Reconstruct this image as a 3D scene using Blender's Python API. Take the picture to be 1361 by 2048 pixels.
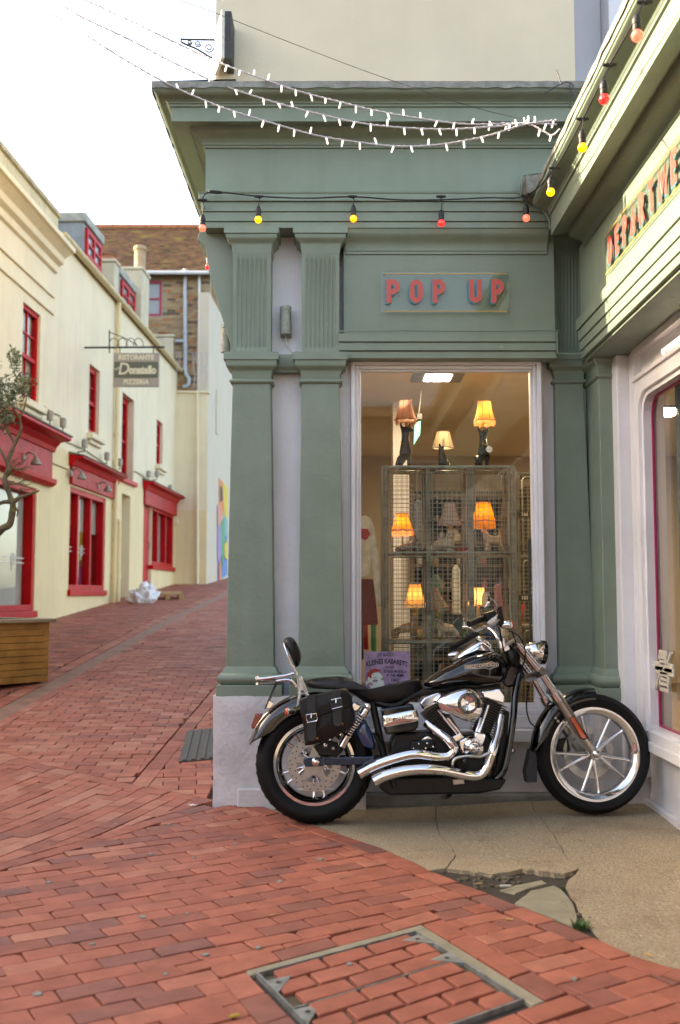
import bpy, bmesh, math, random
from mathutils import Vector, Matrix, Euler
random.seed(7)
R = math.radians
C = bpy.context.scene.collection
sc = bpy.context.scene
for o in list(bpy.data.objects):
    bpy.data.objects.remove(o)

# ------------------------------------------------------------------ camera
F = 2000.0; CX = 680.5; CY = 1024.0; H = 1.28
PITCH = math.atan((1186 - 1024) / F)
cd = bpy.data.cameras.new('camera'); cam = bpy.data.objects.new('camera', cd); C.objects.link(cam)
cd.sensor_fit = 'HORIZONTAL'; cd.sensor_width = 24.0; cd.lens = F / 1361 * 24.0
cd.clip_start = 0.05; cd.clip_end = 500
cam.location = (0, 0, H); cam.rotation_euler = (R(90) + PITCH, 0, 0)
cd.dof.use_dof = True; cd.dof.focus_distance = 5.75; cd.dof.aperture_fstop = 2.2
sc.camera = cam
# ------------------------------------------------------------------ world, sun, exposure
SUN_EL, SUN_AZ = R(20), math.atan2(-.97, .23)      # sun stands to the left, a little beyond the shop
w = bpy.data.worlds.new('World'); sc.world = w; w.use_nodes = True
nt = w.node_tree; bgn = nt.nodes['Background']
sky = nt.nodes.new('ShaderNodeTexSky'); sky.sky_type = 'NISHITA'; sky.sun_disc = False
sky.sun_elevation = SUN_EL; sky.sun_rotation = SUN_AZ; sky.air_density = .7; sky.dust_density = 2.5; sky.ozone_density = 1.5
nt.links.new(sky.outputs[0], bgn.inputs[0]); bgn.inputs[1].default_value = 0.15
sd = bpy.data.lights.new('sun', 'SUN'); sd.energy = 2.1; sd.angle = R(0.5); sd.color = (1, .97, .92)
sun = bpy.data.objects.new('sun', sd); C.objects.link(sun)
sdir = Vector((math.sin(SUN_AZ) * math.cos(SUN_EL), math.cos(SUN_AZ) * math.cos(SUN_EL), math.sin(SUN_EL)))
sun.rotation_euler = sdir.to_track_quat('Z', 'Y').to_euler(); sun.location = (-6, 4, 12)
vs = sc.view_settings; vs.view_transform = 'Standard'; vs.look = 'None'; vs.gamma = 1; vs.use_curve_mapping = False
vs.exposure = 2.95
vs.use_white_balance = True; vs.white_balance_temperature = 9300; vs.white_balance_tint = 12
sc.render.engine = 'CYCLES'
sc.cycles.max_bounces = 8; sc.cycles.diffuse_bounces = 4; sc.cycles.glossy_bounces = 4; sc.cycles.transparent_max_bounces = 12
sc.cycles.caustics_reflective = False; sc.cycles.caustics_refractive = False

# ------------------------------------------------------------------ pixels to directions
cp, sp = math.cos(PITCH), math.sin(PITCH)
def ray(px, py):
    u = (px - CX) / F; v = -(py - CY) / F
    return Vector((u, cp - v * sp, sp + v * cp))
EYE = Vector((0, 0, H))
def at_y(px, py, Y): d = ray(px, py); return EYE + d * (Y / d.y)
def at_x(px, py, X): d = ray(px, py); return EYE + d * (X / d.x)
def at_z(px, py, z=0.0): d = ray(px, py); return EYE + d * ((z - H) / d.z)
def on_plane(px, py, p0, n):
    d = ray(px, py); p0 = Vector(p0); n = Vector(n); return EYE + d * ((p0 - EYE).dot(n) / d.dot(n))
def proj(p):
    q = Vector(p) - EYE; dz = q.y * cp + q.z * sp; up = -q.y * sp + q.z * cp
    return CX + F * q.x / dz, CY - F * up / dz
def fx(px, Y): return at_y(px, 1000, Y).x          # x on a frontal plane, good to a millimetre or two
def fz(py, Y): return at_y(CX, py, Y).z
def ground(y):
    k = ((-50, 0), (5.7, 0), (6.3, .03), (16, .855), (26, 1.515), (45, 2.6), (90, 4.0))
    for (a, za), (b, zb) in zip(k, k[1:]):
        if y <= b: return za + (zb - za) * (y - a) / (b - a)
    return k[-1][1]
def at_g(px, py):
    d = ray(px, py); lo, hi = 1.0, 60.0
    for _ in range(50):
        m = (lo + hi) / 2; p = EYE + d * (m / d.y)
        if p.z > ground(p.y): lo = m
        else: hi = m
    return EYE + d * (lo / d.y)

# ------------------------------------------------------------------ materials
MATS = {}
def M(name, col=(.5, .5, .5), rough=.6, metal=0., var=.06, vs_=5., bump=0., bs=80., spec=.5, coat=0., emis=None, es=0.,
      streak=0., dirt=0., dirtcol=(.09, .075, .055), tint=None, speck=0., sss=0., spots=None):
    if name in MATS: return MATS[name]
    m = bpy.data.materials.new(name); MATS[name] = m; m.use_nodes = True
    n = m.node_tree.nodes; L = m.node_tree.links; b = n['Principled BSDF']
    b.inputs['Roughness'].default_value = rough; b.inputs['Metallic'].default_value = metal
    b.inputs['Specular IOR Level'].default_value = spec; b.inputs['Coat Weight'].default_value = coat
    b.inputs['Coat Roughness'].default_value = .05
    tc = n.new('ShaderNodeTexCoord')
    def mixc(fac, a, c, mode='MIX'):
        x = n.new('ShaderNodeMix'); x.data_type = 'RGBA'; x.blend_type = mode
        for s, v in ((0, fac), (6, a), (7, c)):
            if hasattr(v, 'is_linked'): L.new(v, x.inputs[s])
            elif s == 0: x.inputs[0].default_value = v
            else: x.inputs[s].default_value = (*v, 1) if len(v) == 3 else v
        return x.outputs[2]
    def noise(scale, detail=4, vec=None, rough_=.55):
        t = n.new('ShaderNodeTexNoise'); t.inputs['Scale'].default_value = scale; t.inputs['Detail'].default_value = detail
        t.inputs['Roughness'].default_value = rough_
        L.new(vec or tc.outputs['Object'], t.inputs['Vector']); return t.outputs['Fac']
    def ramp(f, a, c):
        r = n.new('ShaderNodeMapRange'); r.inputs[1].default_value = a; r.inputs[2].default_value = c; L.new(f, r.inputs[0]); return r.outputs[0]
    cur = None
    base = col
    if tint:                                            # per-piece colour from the mesh attribute
        at = n.new('ShaderNodeAttribute'); at.attribute_name = 'tint'
        cr = n.new('ShaderNodeValToRGB'); e = cr.color_ramp.elements
        while len(e) < len(tint): e.new(.5)
        for i, t in enumerate(tint): e[i].position = i / (len(tint) - 1); e[i].color = (*t, 1)
        L.new(at.outputs['Fac'], cr.inputs[0]); base = cr.outputs[0]
    if var:
        f = ramp(noise(vs_), .3, .7)
        dark = mixc(1.0, base, (1 - var * 2, 1 - var * 2, 1 - var * 2.2), 'MULTIPLY')
        base = mixc(f, dark, base)
    if streak:
        mp = n.new('ShaderNodeMapping'); mp.inputs['Scale'].default_value = (9, 9, .5); L.new(tc.outputs['Object'], mp.inputs[0])
        f = ramp(noise(1.0, 5, mp.outputs[0]), .5, .85)
        mu = n.new('ShaderNodeMath'); mu.operation = 'MULTIPLY'; mu.inputs[1].default_value = streak; L.new(f, mu.inputs[0])
        base = mixc(mu.outputs[0], base, dirtcol)
    if dirt:
        f = ramp(noise(2.3, 7, None, .7), .52, .8)
        mu = n.new('ShaderNodeMath'); mu.operation = 'MULTIPLY'; mu.inputs[1].default_value = dirt; L.new(f, mu.inputs[0])
        base = mixc(mu.outputs[0], base, dirtcol)
    if speck:
        f = ramp(noise(170, 2), .62, .72)
        mu = n.new('ShaderNodeMath'); mu.operation = 'MULTIPLY'; mu.inputs[1].default_value = speck; L.new(f, mu.inputs[0])
        base = mixc(mu.outputs[0], base, (.05, .035, .03))
    if spots:
        scol, ssc, th = spots
        base = mixc(ramp(noise(ssc, 5, None, .65), th, th + .12), base, scol)
    if hasattr(base, 'is_linked'): L.new(base, b.inputs['Base Color'])
    else: b.inputs['Base Color'].default_value = (*base, 1)
    if bump:
        bn = n.new('ShaderNodeBump'); bn.inputs['Strength'].default_value = bump; bn.inputs['Distance'].default_value = .01
        L.new(noise(bs, 5), bn.inputs['Height']); L.new(bn.outputs[0], b.inputs['Normal'])
    if rough > .12 and not metal:
        r = n.new('ShaderNodeMapRange'); r.inputs[3].default_value = max(.02, rough - .1); r.inputs[4].default_value = min(1, rough + .12)
        L.new(noise(11, 3), r.inputs[0]); L.new(r.outputs[0], b.inputs['Roughness'])
    if emis: b.inputs['Emission Color'].default_value = (*emis, 1); b.inputs['Emission Strength'].default_value = es
    if sss: b.inputs['Subsurface Weight'].default_value = sss
    return m
def glass_mat(name, tintc=(.97, .985, .975), ior=1.5, rough=0.0):
    if name in MATS: return MATS[name]
    m = bpy.data.materials.new(name); MATS[name] = m; m.use_nodes = True
    n = m.node_tree.nodes; L = m.node_tree.links; n.remove(n['Principled BSDF'])
    tr = n.new('ShaderNodeBsdfTransparent'); tr.inputs[0].default_value = (*tintc, 1)
    gl = n.new('ShaderNodeBsdfGlossy'); gl.inputs['Roughness'].default_value = rough
    lw = n.new('ShaderNodeLayerWeight'); lw.inputs[0].default_value = .5
    pw = n.new('ShaderNodeMath'); pw.operation = 'POWER'; pw.inputs[1].default_value = 5; L.new(lw.outputs['Facing'], pw.inputs[0])
    r0 = ((ior - 1) / (ior + 1)) ** 2
    fr = n.new('ShaderNodeMath'); fr.operation = 'MULTIPLY_ADD'; fr.inputs[1].default_value = 1 - r0; fr.inputs[2].default_value = r0; L.new(pw.outputs[0], fr.inputs[0])
    mx = n.new('ShaderNodeMixShader'); L.new(fr.outputs[0], mx.inputs[0]); L.new(tr.outputs[0], mx.inputs[1]); L.new(gl.outputs[0], mx.inputs[2])
    L.new(mx.outputs[0], n['Material Output'].inputs[0]); return m

# ------------------------------------------------------------------ objects
ORG = {}
def org(o): return ORG.get(o.name, Vector((0, 0, 0))) if o else Vector((0, 0, 0))
def tag(o, label=None, cat=None, group=None, kind=None):
    if label: o['label'] = label
    if cat: o['category'] = cat
    if group: o['group'] = group
    if kind: o['kind'] = kind
    return o
def thing(name, label, cat, loc=(0, 0, 0), group=None, rot=None):
    o = bpy.data.objects.new(name, None); C.objects.link(o); o.location = loc; o.empty_display_size = .1
    if rot is not None: o.rotation_euler = rot; ORG[o.name] = Vector((0, 0, 0))
    else: ORG[o.name] = Vector(loc)
    return tag(o, label, cat, group)
class MB:
    def __init__(s): s.v = []; s.f = []; s.t = []; s.mi = []; s.cur = 0.5; s.m = 0
    def add(s, vs_, fs):
        k = len(s.v); s.v += [tuple(p) for p in vs_]
        for f in fs: s.f.append(tuple(i + k for i in f)); s.t.append(s.cur); s.mi.append(s.m)
        return s
    def box(s, a, b, xf=None):
        x0, y0, z0 = (min(a[i], b[i]) for i in range(3)); x1, y1, z1 = (max(a[i], b[i]) for i in range(3))
        p = [Vector(q) for q in ((x0, y0, z0), (x1, y0, z0), (x1, y1, z0), (x0, y1, z0), (x0, y0, z1), (x1, y0, z1), (x1, y1, z1), (x0, y1, z1))]
        if xf: p = [xf @ q for q in p]
        return s.add(p, ((3, 2, 1, 0), (4, 5, 6, 7), (0, 1, 5, 4), (1, 2, 6, 5), (2, 3, 7, 6), (3, 0, 4, 7)))
    def prism(s, pts, ext):
        """closed polygon of 3-D points swept along ext"""
        ext = Vector(ext); n = len(pts); a = [Vector(p) for p in pts]; b = [p + ext for p in a]
        nrm = Vector((0, 0, 0))
        for i in range(n): nrm += a[i].cross(a[(i + 1) % n])
        if nrm.dot(ext) > 0: a, b = [p for p in reversed(a)], [p for p in reversed(b)]
        return s.add(a + b, [tuple(range(n)), tuple(range(2 * n - 1, n - 1, -1))] + [(i, i + n, (i + 1) % n + n, (i + 1) % n) for i in range(n)])
    def tube(s, pts, r, seg=8, cap=True, flat=None):
        pts = [Vector(p) for p in pts]; n = len(pts); rs = r if isinstance(r, (list, tuple)) else [r] * n
        prev = None; rings = []
        for i, p in enumerate(pts):
            d = (pts[min(i + 1, n - 1)] - pts[max(i - 1, 0)]).normalized()
            if prev is None:
                up = Vector((0, 0, 1)) if abs(d.z) < .9 else Vector((0, 1, 0)); a = d.cross(up).normalized()
            else:
                a = (prev - d * prev.dot(d)).normalized()
            prev = a; b = d.cross(a); rings.append([p + (a * math.cos(t) + b * math.sin(t)) * rs[i] for t in (2 * math.pi * k / seg for k in range(seg))])
        vs_ = [q for rg in rings for q in rg]; fs = []
        for i in range(n - 1):
            for k in range(seg):
                fs.append((i * seg + k, (i + 1) * seg + k, (i + 1) * seg + (k + 1) % seg, i * seg + (k + 1) % seg))
        if cap: fs += [tuple(range(seg)), tuple((n - 1) * seg + k for k in reversed(range(seg)))]
        return s.add(vs_, fs)
    def lathe(s, prof, org_, axis=(0, 0, 1), seg=24, a0=0., a1=2 * math.pi, cap=False):
        ax = Vector(axis).normalized(); up = Vector((0, 0, 1)) if abs(ax.z) < .9 else Vector((1, 0, 0))
        u = ax.cross(up).normalized(); v = ax.cross(u); o = Vector(org_); full = abs(a1 - a0 - 2 * math.pi) < 1e-6
        m = seg if full else seg + 1; vs_ = []
        for k in range(m):
            t = a0 + (a1 - a0) * k / seg; d = u * math.cos(t) + v * math.sin(t)
            for r, h in prof: vs_.append(o + d * r + ax * h)
        n = len(prof); fs = []
        for k in range(seg):
            k2 = (k + 1) % m
            for i in range(n - 1): fs.append((k * n + i, k2 * n + i, k2 * n + i + 1, k * n + i + 1))
        return s.add(vs_, fs)
    def sweep(s, path, prof, close=True, z0=0.):
        """mitred moulding: path in plan, profile of (outward distance, z)"""
        n = len(path); P = [Vector((p[0], p[1], 0)) for p in path]; ring = []
        for i in range(n):
            ns = []
            if i > 0: d = (P[i] - P[i - 1]).normalized(); ns.append(Vector((d.y, -d.x, 0)))
            if i < n - 1: d = (P[i + 1] - P[i]).normalized(); ns.append(Vector((d.y, -d.x, 0)))
            m = ns[0] if len(ns) == 1 else (ns[0] + ns[1]) / (1 + ns[0].dot(ns[1]))
            ring.append([P[i] + m * d_ + Vector((0, 0, z + z0)) for d_, z in prof])
        k = len(prof); vs_ = [q for r in ring for q in r]; fs = []
        for i in range(n - 1):
            for j in range(k - 1 if not close else k):
                j2 = (j + 1) % k; fs.append((i * k + j, i * k + j2, (i + 1) * k + j2, (i + 1) * k + j))
        if close: fs += [tuple(range(k - 1, -1, -1)), tuple((n - 1) * k + j for j in range(k))]
        return s.add(vs_, fs)
    def poly_plate(s, pts, ztop, th, cham=0.):
        n = len(pts); c = sum((Vector((p[0], p[1], 0)) for p in pts), Vector()) / n
        zt = ztop if callable(ztop) else (lambda x, y: ztop)
        top = []; mid = []; bot = []
        for p in pts:
            q = Vector((p[0], p[1], 0)); d = (c - q)
            t = q + d.normalized() * min(cham * 1.4, d.length * .4) if cham else q
            z = zt(p[0], p[1]); top.append((t.x, t.y, z)); mid.append((p[0], p[1], z - cham * .7)); bot.append((p[0], p[1], z - th))
        if cham:
            fs = [tuple(range(n))] + [(n + i, n + (i + 1) % n, (i + 1) % n, i) for i in range(n)] + [(2 * n + i, 2 * n + (i + 1) % n, n + (i + 1) % n, n + i) for i in range(n)]
            return s.add(top + mid + bot, fs)
        return s.add(top + bot, [tuple(range(n))] + [(n + i, n + (i + 1) % n, (i + 1) % n, i) for i in range(n)])
    def build(s, name, mat, parent=None, smooth=None, bevel=0., loc=None):
        me = bpy.data.meshes.new(name); o_ = org(parent) if parent else (Vector(loc) if loc else Vector((0, 0, 0)))
        me.from_pydata([(p[0] - o_.x, p[1] - o_.y, p[2] - o_.z) for p in s.v], [], s.f)
        for mm in (mat if isinstance(mat, (list, tuple)) else [mat]): me.materials.append(mm)
        if isinstance(mat, (list, tuple)): me.polygons.foreach_set('material_index', s.mi)
        if len(set(s.t)) > 1 or s.cur != .5:
            at = me.attributes.new('tint', 'FLOAT', 'FACE'); at.data.foreach_set('value', s.t)
        me.validate()
        if smooth:
            me.polygons.foreach_set('use_smooth', [True] * len(me.polygons)); me.set_sharp_from_angle(angle=R(smooth))
        me.update()
        o = bpy.data.objects.new(name, me); C.objects.link(o)
        if parent: o.parent = parent
        else: o.location = o_
        ORG[o.name] = o_
        if bevel:
            b = o.modifiers.new('bevel', 'BEVEL'); b.width = bevel; b.segments = 2; b.limit_method = 'ANGLE'; b.angle_limit = R(40)
        return o
def recalc(o):
    bm = bmesh.new(); bm.from_mesh(o.data); bmesh.ops.recalc_face_normals(bm, faces=bm.faces); bm.to_mesh(o.data); bm.free(); return o
def struct(o): o['kind'] = 'structure'; return o
def copy_tree(o, parent=None):
    c = o.copy(); C.objects.link(c); c.parent = parent; ORG[c.name] = org(o)
    for ch in list(o.children): copy_tree(ch, c)
    return c
def clip_half(poly, p, n):
    """keep the side where (q-p).n >= 0"""
    out = []; k = len(poly)
    for i in range(k):
        a, b = poly[i], poly[(i + 1) % k]
        da = (a[0] - p[0]) * n[0] + (a[1] - p[1]) * n[1]; db = (b[0] - p[0]) * n[0] + (b[1] - p[1]) * n[1]
        if da >= 0: out.append(a)
        if (da > 0) != (db > 0) and abs(da - db) > 1e-12:
            t = da / (da - db); out.append((a[0] + (b[0] - a[0]) * t, a[1] + (b[1] - a[1]) * t))
    return out
def area2(p): return abs(sum(p[i][0] * p[(i + 1) % len(p)][1] - p[(i + 1) % len(p)][0] * p[i][1] for i in range(len(p)))) / 2
def cat_curve(pts, n=6):
    pts = [Vector(p) for p in pts]; out = []
    for i in range(len(pts) - 1):
        p0 = pts[max(i - 1, 0)]; p1 = pts[i]; p2 = pts[i + 1]; p3 = pts[min(i + 2, len(pts) - 1)]
        for k in range(n):
            t = k / n
            out.append(.5 * ((2 * p1) + (p2 - p0) * t + (2 * p0 - 5 * p1 + 4 * p2 - p3) * t * t + (3 * p1 - p0 - 3 * p2 + p3) * t ** 3))
    out.append(pts[-1]); return out

# ------------------------------------------------------------------ lettering
STROKES = {  # sign-writer's capitals on a 0..1 by 0..1 grid
 'P': [[(0, 0), (0, 1)], [(0, 1), (.55, 1), (.85, .88), (.95, .74), (.85, .58), (.55, .46), (0, .46)]],
 'O': [[(.5, 1), (.15, .92), (0, .75), (0, .25), (.15, .08), (.5, 0), (.85, .08), (1, .25), (1, .75), (.85, .92), (.5, 1)]],
 'U': [[(0, 1), (0, .25), (.15, .08), (.5, 0), (.85, .08), (1, .25), (1, 1)]],
 'D': [[(0, 0), (0, 1), (.5, 1), (.85, .88), (1, .68), (1, .32), (.85, .12), (.5, 0), (0, 0)]],
 'E': [[(.9, 1), (0, 1), (0, 0), (.9, 0)], [(0, .52), (.75, .52)]],
 'A': [[(0, 0), (.5, 1), (1, 0)], [(.2, .32), (.8, .32)]],
 'R': [[(0, 0), (0, 1)], [(0, 1), (.55, 1), (.85, .88), (.95, .74), (.85, .58), (.55, .48), (0, .48)], [(.5, .48), (1, 0)]],
 'T': [[(0, 1), (1, 1)], [(.5, 1), (.5, 0)]],
 'M': [[(0, 0), (0, 1), (.5, .3), (1, 1), (1, 0)]],
 'N': [[(0, 0), (0, 1), (1, 0), (1, 1)]],
}
def stroke_letter(mb, ch, o, ux, uz, un, w, h, th, ext):
    """flat-cut letter: o lower left, ux/uz plane axes, un outward normal"""
    o = Vector(o); ux = Vector(ux); uz = Vector(uz); un = Vector(un)
    for kk, path in enumerate(STROKES[ch]):
        if kk: ext = ext + .0006
        P = [Vector((p[0] * (w - th) + th / 2, p[1] * (h - th) + th / 2)) for p in path]; n = len(P); closed = (P[0] - P[-1]).length < 1e-6
        Ls, Rs = [], []
        for i in range(n):
            ds = []
            if i > 0: ds.append((P[i] - P[i - 1]).normalized())
            elif closed: ds.append((P[0] - P[-2]).normalized())
            if i < n - 1: ds.append((P[i + 1] - P[i]).normalized())
            elif closed: ds.append((P[1] - P[0]).normalized())
            ns = [Vector((-d.y, d.x)) for d in ds]
            m = ns[0] if len(ns) == 1 else (ns[0] + ns[1]) / max(.35, 1 + ns[0].dot(ns[1]))
            q = P[i].copy()
            if len(ns) == 1: q += ds[0] * (-th / 2 if i == 0 else th / 2)
            Ls.append(q + m * th / 2); Rs.append(q - m * th / 2)
        W = lambda q, d: o + ux * q.x + uz * q.y + un * d
        vs_ = [W(q, ext) for q in Ls] + [W(q, ext) for q in Rs] + [W(q, 0) for q in Ls] + [W(q, 0) for q in Rs]
        fs = []
        for i in range(n - 1):
            fs += [(i, n + i, n + i + 1, i + 1), (i, i + 1, 2 * n + i + 1, 2 * n + i), (n + i + 1, n + i, 3 * n + i, 3 * n + i + 1)]
        fs += [(0, 2 * n, 3 * n, n), (n - 1, 2 * n - 1, 4 * n - 1, 3 * n - 1)]
        mb.add(vs_, fs)
    return mb
FONT_CACHE = {}
def text_mesh(txt, size=1., bold=0., space=1., ext=0.):
    cu = bpy.data.curves.new('lettering', 'FONT'); cu.body = txt; cu.size = size; cu.offset = bold; cu.space_character = space; cu.extrude = ext
    cu.align_x = 'CENTER'; cu.align_y = 'CENTER'; cu.resolution_u = 3
    o = bpy.data.objects.new('lettering', cu); C.objects.link(o); bpy.context.view_layer.update()
    me = bpy.data.meshes.new_from_object(o.evaluated_get(bpy.context.evaluated_depsgraph_get()))
    bpy.data.objects.remove(o); bpy.data.curves.remove(cu); return me
def text(name, txt, size, o, ux, uz, mat, parent, bold=0., space=1., width=None, ext=0., shear=0., arc=0.):
    """flat print: centred at world/local point o, in the plane of ux, uz"""
    me = text_mesh(txt, size, bold, space, ext); me.name = name
    o = Vector(o) - org(parent); ux = Vector(ux).normalized(); uz = Vector(uz).normalized(); un = ux.cross(uz)
    xs = [v.co.x for v in me.vertices]; k = 1. if not width else width / (max(xs) - min(xs)); W = max(xs) * k or 1
    for v in me.vertices:
        x, y, z = v.co; y2 = y + arc * (1 - (x * k / W) ** 2)
        v.co = o + ux * (x * k + shear * y) + uz * y2 + un * z
    me.materials.clear(); me.materials.append(mat)
    ob = bpy.data.objects.new(name, me); C.objects.link(ob); ob.parent = parent; ORG[ob.name] = org(parent); return ob
# ================================================================== GROUND
BRICK = M('brick_paver', tint=[(.26, .105, .088), (.38, .112, .074), (.46, .142, .092), (.51, .205, .138)], rough=.6, var=.16, vs_=9, bump=.3, bs=220, spec=.28,
          speck=.4, dirt=.22, dirtcol=(.13, .085, .065), spots=((.50, .27, .18), 3.1, .70))
SOIL = M('joint_soil', (.06, .045, .034), rough=.95, var=.25, vs_=14, bump=.5, bs=120, spots=((.04, .055, .014), 3.0, .66))
CONC = M('aggregate_concrete', (.45, .355, .245), rough=.9, var=.22, vs_=90, bump=1., bs=75, spec=.2, dirt=.85, streak=0., dirtcol=(.19, .125, .075), speck=.7,
         spots=((.66, .57, .44), 60, .60))
CONC2 = M('smooth_concrete', (.34, .30, .21), rough=.85, var=.15, vs_=9, bump=.5, bs=150, dirt=.3, speck=.3)
STEEL = M('galvanised_steel', (.30, .31, .31), rough=.5, metal=.3, var=.3, vs_=20, dirt=.5, dirtcol=(.16, .12, .08))

mb = MB()
XS = -.79
ys = [-40, 0, 5.7, 6.3] + [6.3 + i * .97 for i in range(1, 11)] + [18.5, 21, 23.5, 26, 30, 45, 90, 300]
for (a, b) in zip(ys, ys[1:]):
    k = len(mb.v)
    za, zb = ground(a) - .022, ground(b) - .022
    mb.add([(-120, a, za), (XS, a, za), (XS, b, zb), (-120, b, zb)], [(0, 1, 2, 3)])
mb.add([(XS, -40, -.022), (120, -40, -.022), (120, 300, -.022), (XS, 300, -.022)], [(0, 1, 2, 3)])
struct(mb.build('ground', SOIL))

# ---- key lines of the paving, read off the photograph and laid on the ground
curve_px = [(470, 1594), (521, 1617), (578, 1634), (635, 1653), (706, 1677), (778, 1702), (889, 1752), (945, 1774), (1056, 1818), (1166, 1864), (1265, 1908), (1361, 1939), (1480, 1975)]
CURVE = [(p.x, p.y) for p in cat_curve([at_z(a, b) for a, b in curve_px], 4)]
def off_line(pl, d):
    out = []
    for i, p in enumerate(pl):
        a = Vector(pl[max(i - 1, 0)]); b = Vector(pl[min(i + 1, len(pl) - 1)]); t = (b - a).normalized(); out.append((p[0] - t.y * d, p[1] + t.x * d))
    return out
g2 = lambda px, py: (lambda p: (p.x, p.y))(at_g(px, py))
LDIAG = [g2(-160, 1776), g2(15, 1723), g2(228, 1662), g2(286, 1642), g2(382, 1616), g2(432, 1603)]
UDIAG = [g2(-200, 1462), g2(7, 1505), g2(99, 1532), g2(220, 1558), g2(264, 1569), g2(382, 1589), g2(432, 1600)]
def side_clip(poly, pl, keep_left):
    c = Vector((sum(p[0] for p in poly) / len(poly), sum(p[1] for p in poly) / len(poly))); best = None
    for a, b in zip(pl, pl[1:]):
        a = Vector(a); b = Vector(b); d = b - a; t = max(0, min(1, (c - a).dot(d) / d.length_squared)); q = (c - a - d * t).length
        if best is None or q < best[0]: best = (q, a, d.normalized())
    q, a, d = best; n = (-d.y, d.x) if keep_left else (d.y, -d.x)
    return clip_half(poly, a, n)
def field(o, ang, L, W, nx, ny, bounds, holes=(), bond=.5, jit=.0):
    """running-bond bricks; nx, ny = index ranges; bounds = [(polyline, keep_left)]"""
    ca, sa = math.cos(ang), math.sin(ang); out = []
    for j in range(*ny):
        sh = (bond * (j % 2) + random.uniform(-.03, .03)) * L
        for i in range(*nx):
            x0 = i * L + sh + .0028; x1 = (i + 1) * L + sh - .0028; y0 = j * W + .0022; y1 = (j + 1) * W - .0022
            q = [(o[0] + x * ca - y * sa, o[1] + x * sa + y * ca) for x, y in ((x0, y0), (x1, y0), (x1, y1), (x0, y1))]
            for pl, kl in bounds:
                if len(q) < 3: break
                q = side_clip(q, pl, kl)
            if len(q) < 3: continue
            for hp in holes:
                best = None
                for a, b in zip(hp, hp[1:] + hp[:1]):
                    d = Vector(b) - Vector(a); n = Vector((d.y, -d.x)).normalized()
                    cx = sum((Vector(p) - Vector(a)).dot(n) for p in q) / len(q); best = max(best or (-9, 0, 0), (cx, tuple(a), tuple(n)))
                q = clip_half(q, best[1], best[2])
                if len(q) < 3: break
            if len(q) >= 3 and area2(q) > .0022: out.append(q)
    return out
def course(pl, L, w0, w1):
    """one row of stretchers laid along a polyline, between offsets w0 and w1 on its left"""
    seg = [Vector(p) for p in pl]; cum = [0]
    for a, b in zip(seg, seg[1:]): cum.append(cum[-1] + (b - a).length)
    def pt(s, w):
        i = 0
        while i < len(cum) - 2 and cum[i + 1] < s: i += 1
        d = (seg[i + 1] - seg[i]).normalized(); p = seg[i] + d * (s - cum[i]); return (p.x - d.y * w, p.y + d.x * w)
    out = []; s = 0
    while s + L * .5 < cum[-1]:
        e = min(s + L * random.uniform(.93, 1.04), cum[-1]); out.append([pt(s + .003, w0 + .003), pt(e - .003, w0 + .003), pt(e - .003, w1 - .003), pt(s + .003, w1 - .003)]); s = e
    return out
# ---- manhole
MA, MBp, MC = at_z(513, 1947), at_z(832, 1862), at_z(1049, 2000); MD = MA + (MC - MBp) * 1.0
ea = (MBp - MA).normalized(); eb = (MC - MBp).normalized(); WA = (MBp - MA).length; WB = (MC - MBp).length
def mh(u, v, z=0.): p = MA + ea * u + eb * v; return (p.x, p.y, z)
mrect = [mh(-.13, -.15)[:2], mh(WA + .17, -.15)[:2], mh(WA + .17, WB + .15)[:2], mh(-.13, WB + .15)[:2]]
mrect = list(reversed(mrect)) if (Vector(mrect[1]) - Vector(mrect[0])).cross(Vector(mrect[2]) - Vector(mrect[1])) < 0 else mrect

BR = []                                                 # every brick: (polygon, tint)
tintA = lambda: min(1, max(0, random.gauss(.55, .24) if random.random() > .12 else random.gauss(.18, .1)))
NC = off_line(CURVE, -.108)                             # right side of the curve (curve runs left to right) is towards the viewer
A = field(g2(250, 1800), R(31), .207, .1005, (-24, 22), (-26, 22), [(NC, False), (off_line(LDIAG, -.106), False)], [mrect])
A += course(NC, .205, 0.003, .105)
A += course(off_line(LDIAG, -.104), .21, .0, .1)
# bricks laid round the manhole
for (u0, u1, v) in ((-.13, WA + .17, -.15), (-.13, WA + .17, WB + .05)):
    k = 4; 
    for i in range(k):
        a = u0 + (u1 - u0) * i / k; b = u0 + (u1 - u0) * (i + 1) / k
        A.append([mh(a + .004, v + .004)[:2], mh(b - .004, v + .004)[:2], mh(b - .004, v + .1)[:2], mh(a + .004, v + .1)[:2]])
for u in (-.13, WA + .06):
    for i in range(4):
        a = -.046 + (WB + .09) * i / 4; b = -.046 + (WB + .09) * (i + 1) / 4
        A.append([mh(u + .004, a + .004)[:2], mh(u + .104, a + .004)[:2], mh(u + .104, b - .004)[:2], mh(u + .004, b - .004)[:2]])
for q in A: BR.append((q, tintA() * .92))
# the band that crosses the foot of the lane
Bq = field(g2(150, 1640), R(71), .215, .1025, (-12, 9), (-20, 30), [(LDIAG, True), (off_line(UDIAG, -.104), False), ([g2(436, 1700), g2(430, 1500)], True)])
Bq += course(off_line(UDIAG, -.103), .215, 0, .1)
for q in Bq: BR.append((q, min(1, tintA() + .16)))  # band bricks tinted paler for the sky's grazing sheen
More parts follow.
